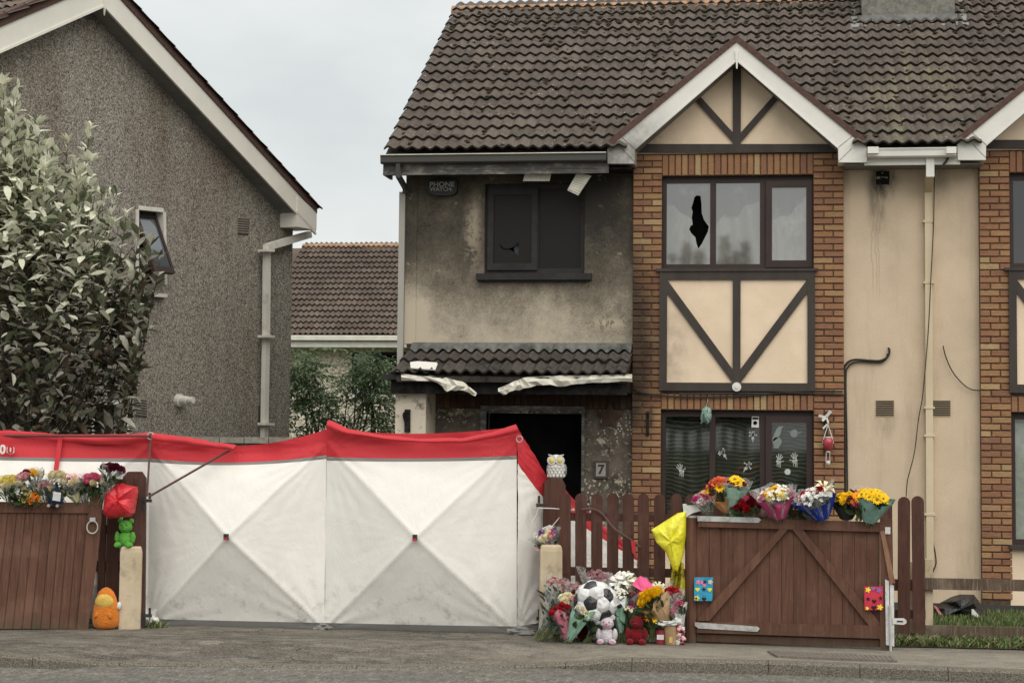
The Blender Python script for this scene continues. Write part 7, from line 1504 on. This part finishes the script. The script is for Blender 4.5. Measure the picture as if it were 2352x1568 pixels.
# ---------------------------------------------------------------- small things on the walls
Wl = PL((0, FY + .1, 0), FPn)
def wire(label, pts, r, off, m='cable', nm='cable', n=8):
    P = spline([FP.p(u, v, off) for u, v in pts], n); o = thing(nm, label, 'cable', tuple(P[0])); mb = MB(); mb.tube(P, r, 5); part(o, 'wire', m, mb)
wire('black cable sagging across the brickwork under the timbered panel', ((1456, 880), (1464, 897), (1500, 906), (1560, 911), (1640, 912), (1720, 908), (1800, 901), (1870, 898), (1936, 899)), .011, .03)
wire('thin black cable stretched along the lower brick band', ((1560, 904), (1700, 903), (1850, 903), (1938, 905)), .007, .03)
wire('thick cable rising up the bay corner and curling across the cream wall', ((1942, 1250), (1941, 1000), (1940, 860), (1944, 836), (1962, 826), (2000, 828), (2022, 828), (2038, 820), (2043, 806), (2040, 798)), .013, WO + .03)
wire('second cable beside it curling to a black plug on the cream wall', ((1948, 1250), (1945, 1000), (1943, 870), (1948, 843), (1966, 831), (2000, 832), (2024, 832), (2036, 823), (2038, 812)), .009, WO + .03)
wire('thin wire hanging from the white gutter down the downpipe', ((2148, 372), (2146, 420), (2144, 520), (2138, 640), (2132, 760), (2120, 900), (2110, 960), (2100, 1040), (2085, 1100), (2081, 1140)), .006, WO + .12)
wire('black cable looped from the gutter end by the second gable', ((2190, 345), (2180, 358), (2172, 372), (2166, 378)), .014, .34)
wire('slack grey wire swinging to the second bay', ((2166, 794), (2172, 818), (2186, 850), (2206, 876), (2228, 893), (2256, 897), (2330, 901)), .007, WO + .05)
wire('cable at the foot of the cream wall by the downpipe', ((2142, 1240), (2150, 1290), (2140, 1320), (2150, 1335), (2180, 1338), (2200, 1328)), .008, WO + .05)
# window stickers
plain('sticker_white', (.5, .5, .47), .7); plain('sticker_grey', (.2, .23, .21), .7)
SO = -.085
def sticker(label, polys, mat='sticker_white', nm='window_sticker'):
    o = thing(nm, label, 'sticker', tuple(polys[0][0]), 'stickers on the lower bay window'); 
    for P in polys: mb = MB(); mb.prism(P, V((0, -1, 0)), .003); part(o, 'print', mat, mb)
def disc(u, v, r, n=14, k=1): return [FP.p(u + r * math.cos(2 * math.pi * i / n), v + r * k * math.sin(2 * math.pi * i / n), SO + .01) for i in range(n)]
def bar2(u0, v0, u1, v1, w0, w1):
    l = math.hypot(u1 - u0, v1 - v0); nx, ny = -(v1 - v0) / l, (u1 - u0) / l; return [FP.p(u, v, SO + .01) for u, v in ((u0 + nx * w0, v0 + ny * w0), (u1 + nx * w1, v1 + ny * w1), (u1 - nx * w1, v1 - ny * w1), (u0 - nx * w0, v0 - ny * w0))]
def hand(u, v, s, ang, mir):
    P = [disc(u + mir * -2 * s, v - 1 * s, 3.4 * s), disc(u + mir * 3.4 * s, v + .5 * s, 3. * s), disc(u, v + 2.5 * s, 3 * s)]
    for a, l0, l1 in ((-28, 5, 14), (-9, 5.5, 17), (9, 5.5, 17), (27, 5, 14.5), (72, 5, 11)):
        a = R_(a * mir + ang); d = (math.sin(a), -math.cos(a)); P += [bar2(u + d[0] * l0 * s, v + d[1] * l0 * s, u + d[0] * l1 * s, v + d[1] * l1 * s, .8 * s, 1.0 * s), disc(u + d[0] * l1 * s, v + d[1] * l1 * s, 1.5 * s, 8)]
    for dx in (-3, 1, 4): P.append(bar2(u + dx * s, v + 3 * s, u + dx * s * 1.1, v + (11 + dx % 3 * 2) * s, .7 * s, .5 * s))
    return P
def splat(u, v, s, ang, seed):
    r = random.Random(seed); P = [disc(u, v, 4 * s), disc(u + 2.5 * s, v - 2.5 * s, 3 * s)]
    for k in range(7): a = R_(ang + 180 + r.uniform(-110, 110)); l = r.uniform(6, 10) * s; P += [bar2(u, v, u + math.sin(a) * l, v - math.cos(a) * l, .8 * s, .4 * s), disc(u + math.sin(a) * l, v - math.cos(a) * l, r.uniform(1.2, 2.1) * s, 9)]
    for k in range(3): a = R_(ang + (k - 1) * 14); l = (12, 19, 13)[k] * s; P.append(bar2(u, v, u + math.sin(a) * l, v - math.cos(a) * l, 1.6 * s, .5 * s))
    return P
sticker('white handprint sticker low on the first pane of the lower bay window', hand(1565, 1082, 1., -20, 1)); sticker('white handprint sticker, first of the pair on the opening pane', hand(1788, 1060, 1.0, 12, 1)); sticker('white handprint sticker, second of the pair on the opening pane', hand(1826, 1058, 1.05, -8, -1))
sticker('white splatter sticker in the middle of the centre pane', splat(1660, 1038, 1.0, 150, 1)); sticker('white splatter sticker low on the centre pane with a tail', splat(1718, 1068, 1., 215, 2)); sticker('white dripping splatter sticker under the small notice', splat(1729, 998, .9, 178, 5))
sticker('grey bird silhouette sticker on the opening pane', [[FP.p(u, v, SO + .01) for u, v in ((1772, 1012), (1776, 1002), (1784, 984), (1790, 978), (1800, 979), (1795, 984), (1793, 996), (1786, 1006), (1778, 1012))]], 'sticker_grey')
sticker('grey skull shaped sticker below the bird silhouette', [disc(1785, 1014, 10.5, 16), [FP.p(u, v, SO + .012) for u, v in ((1777, 1018), (1790, 1018), (1789, 1029), (1777, 1029))]], 'sticker_grey')
sticker('grey round sticker with small wings on the opening pane', [disc(1824, 995, 9, 16), bar2(1831, 996, 1841, 991, 1.6, .6), bar2(1816, 993, 1810, 990, 1.2, .4)], 'sticker_grey')
sticker('white round sticker low on the opening pane', [disc(1809, 1083, 7, 16)])
P = [FP.p(u, v, SO + .01) for u, v in ((1726, 981), (1743, 981), (1743, 956), (1727, 956))]; o = thing('window_notice', 'small white notice with a dark ring in the centre pane', 'notice', tuple(P[0])); mb = MB(); mb.prism(P, V((0, -1, 0)), .003); part(o, 'sheet', 'label_white', mb); mb = MB(); mb.prism(disc(1734.5, 971, 4.6), V((0, -1, 0)), .0045); part(o, 'ring_print', 'print_black', mb); mb = MB(); mb.prism([p - V((0, .002, 0)) for p in (FP.p(1728, 963, SO + .01), FP.p(1742, 963, SO + .01), FP.p(1742, 957.5, SO + .01), FP.p(1728, 957.5, SO + .01))], V((0, -1, 0)), .003); part(o, 'header_print', 'print_black', mb)
# blind behind the lower bay window
bl = thing('window_blind', 'dark blind with wavy pale bands behind the lower bay window', 'blind', (wx0, FY + .2, Z(1694, 1240)))
mb = MB(); mb.grid(lambda s, t: V((lerp(wx0 + .02, wx1 - .02, s), FY + .19 + .01 * math.sin(s * 60), lerp(Z(1694, 1235), zlw - .06, t))), 60, 4); part(bl, 'cloth', 'wavy_blind', mb, smooth=True)
# ornaments hung on the bay
noisy('verdigris', (.12, .2, .17), (.3, .42, .36), 30, .7, .3); o = thing('glass_float', 'weathered green net float hanging at the lower bay window head', 'ornament', tuple(FP.p(1622, 925, .12))); mb = MB(); mb.ball(FP.p(1623, 953, .12), .062, .06, .09, 14, 10, lump=.25, seed=3); part(o, 'float', 'verdigris', mb, smooth=True)
mb = MB(); mb.tube([FP.p(1626, 915, .02), FP.p(1622, 938, .12)], .004, 4); mb.tube(spline([FP.p(1616, 940, .17), FP.p(1611, 960, .17), FP.p(1613, 968, .15), FP.p(1610, 972, .14)], 4), .012, 5); mb.tube(spline([FP.p(1626, 938, .18), FP.p(1620, 955, .19), FP.p(1628, 970, .16)], 4), .008, 5); part(o, 'netting', 'verdigris', mb)
plain('bow_white', (.6, .58, .55)); o = thing('wall_bracket', 'black iron bracket with a white bow on the bay brick pier', 'bracket', tuple(FP.p(1898, 960, .02))); mb = MB(); mb.box(FP.p(1895, 1008, .03), FP.p(1901, 945, .0)); part(o, 'bracket', 'black_iron', mb)
mb = MB()
for a, b, w_ in (((1897, 958), (1880, 954), .03), ((1897, 958), (1888, 966), .03), ((1898, 956), (1908, 944), .035), ((1899, 960), (1903, 972), .02), ((1902, 972), (1890, 984), .02)): mb.bar(FP.p(*a, .06), FP.p(*b, .075), w_, .03)
part(o, 'bow', 'bow_white', mb)
noisy('lantern_red', (.3, .03, .04), (.42, .06, .07), 9, .2, .6); o = thing('red_lantern', 'dark red glass lantern with a pale cord hanging below the bow', 'lantern', tuple(FP.p(1902, 1040, .08))); c0 = FP.p(1902, 1036, .09)
mb = MB(); mb.lathe([(.022, 0), (.05, .04), (.066, .09), (.06, .13), (.042, .155)], c0, 16); part(o, 'glass', 'lantern_red', mb, smooth=True)
mb = MB(); mb.lathe([(.046, .153), (.046, .166)], c0, 14); mb.tube([c0 + V((-.062, -.02, .09)), c0 + V((-.045, -.01, .16)), c0 + V((0, 0, .3))], .006, 4); mb.tube([c0 + V((.062, -.02, .09)), c0 + V((.045, -.01, .16)), c0 + V((0, 0, .3))], .006, 4); mb.lathe([(.024, -.012), (.024, .002)], c0, 10); mb.tube([c0 + V((-.02, 0, -.01)), c0 + V((-.024, 0, -.12))], .005, 4); mb.tube([c0 + V((.02, 0, -.01)), c0 + V((.02, 0, -.12))], .005, 4); mb.ball(c0 + V((-.0, 0, -.13)), .026, None, None, 8, 6); part(o, 'cord', 'bow_white', mb)
o = thing('wall_bracket', 'narrow black iron bracket on the sooty brick pier beside the porch', 'bracket', tuple(FP.p(1487, 970, .02))); mb = MB(); mb.box(FP.p(1484, 1000, .03), FP.p(1491, 945, .0)); part(o, 'bracket', 'charred', mb)
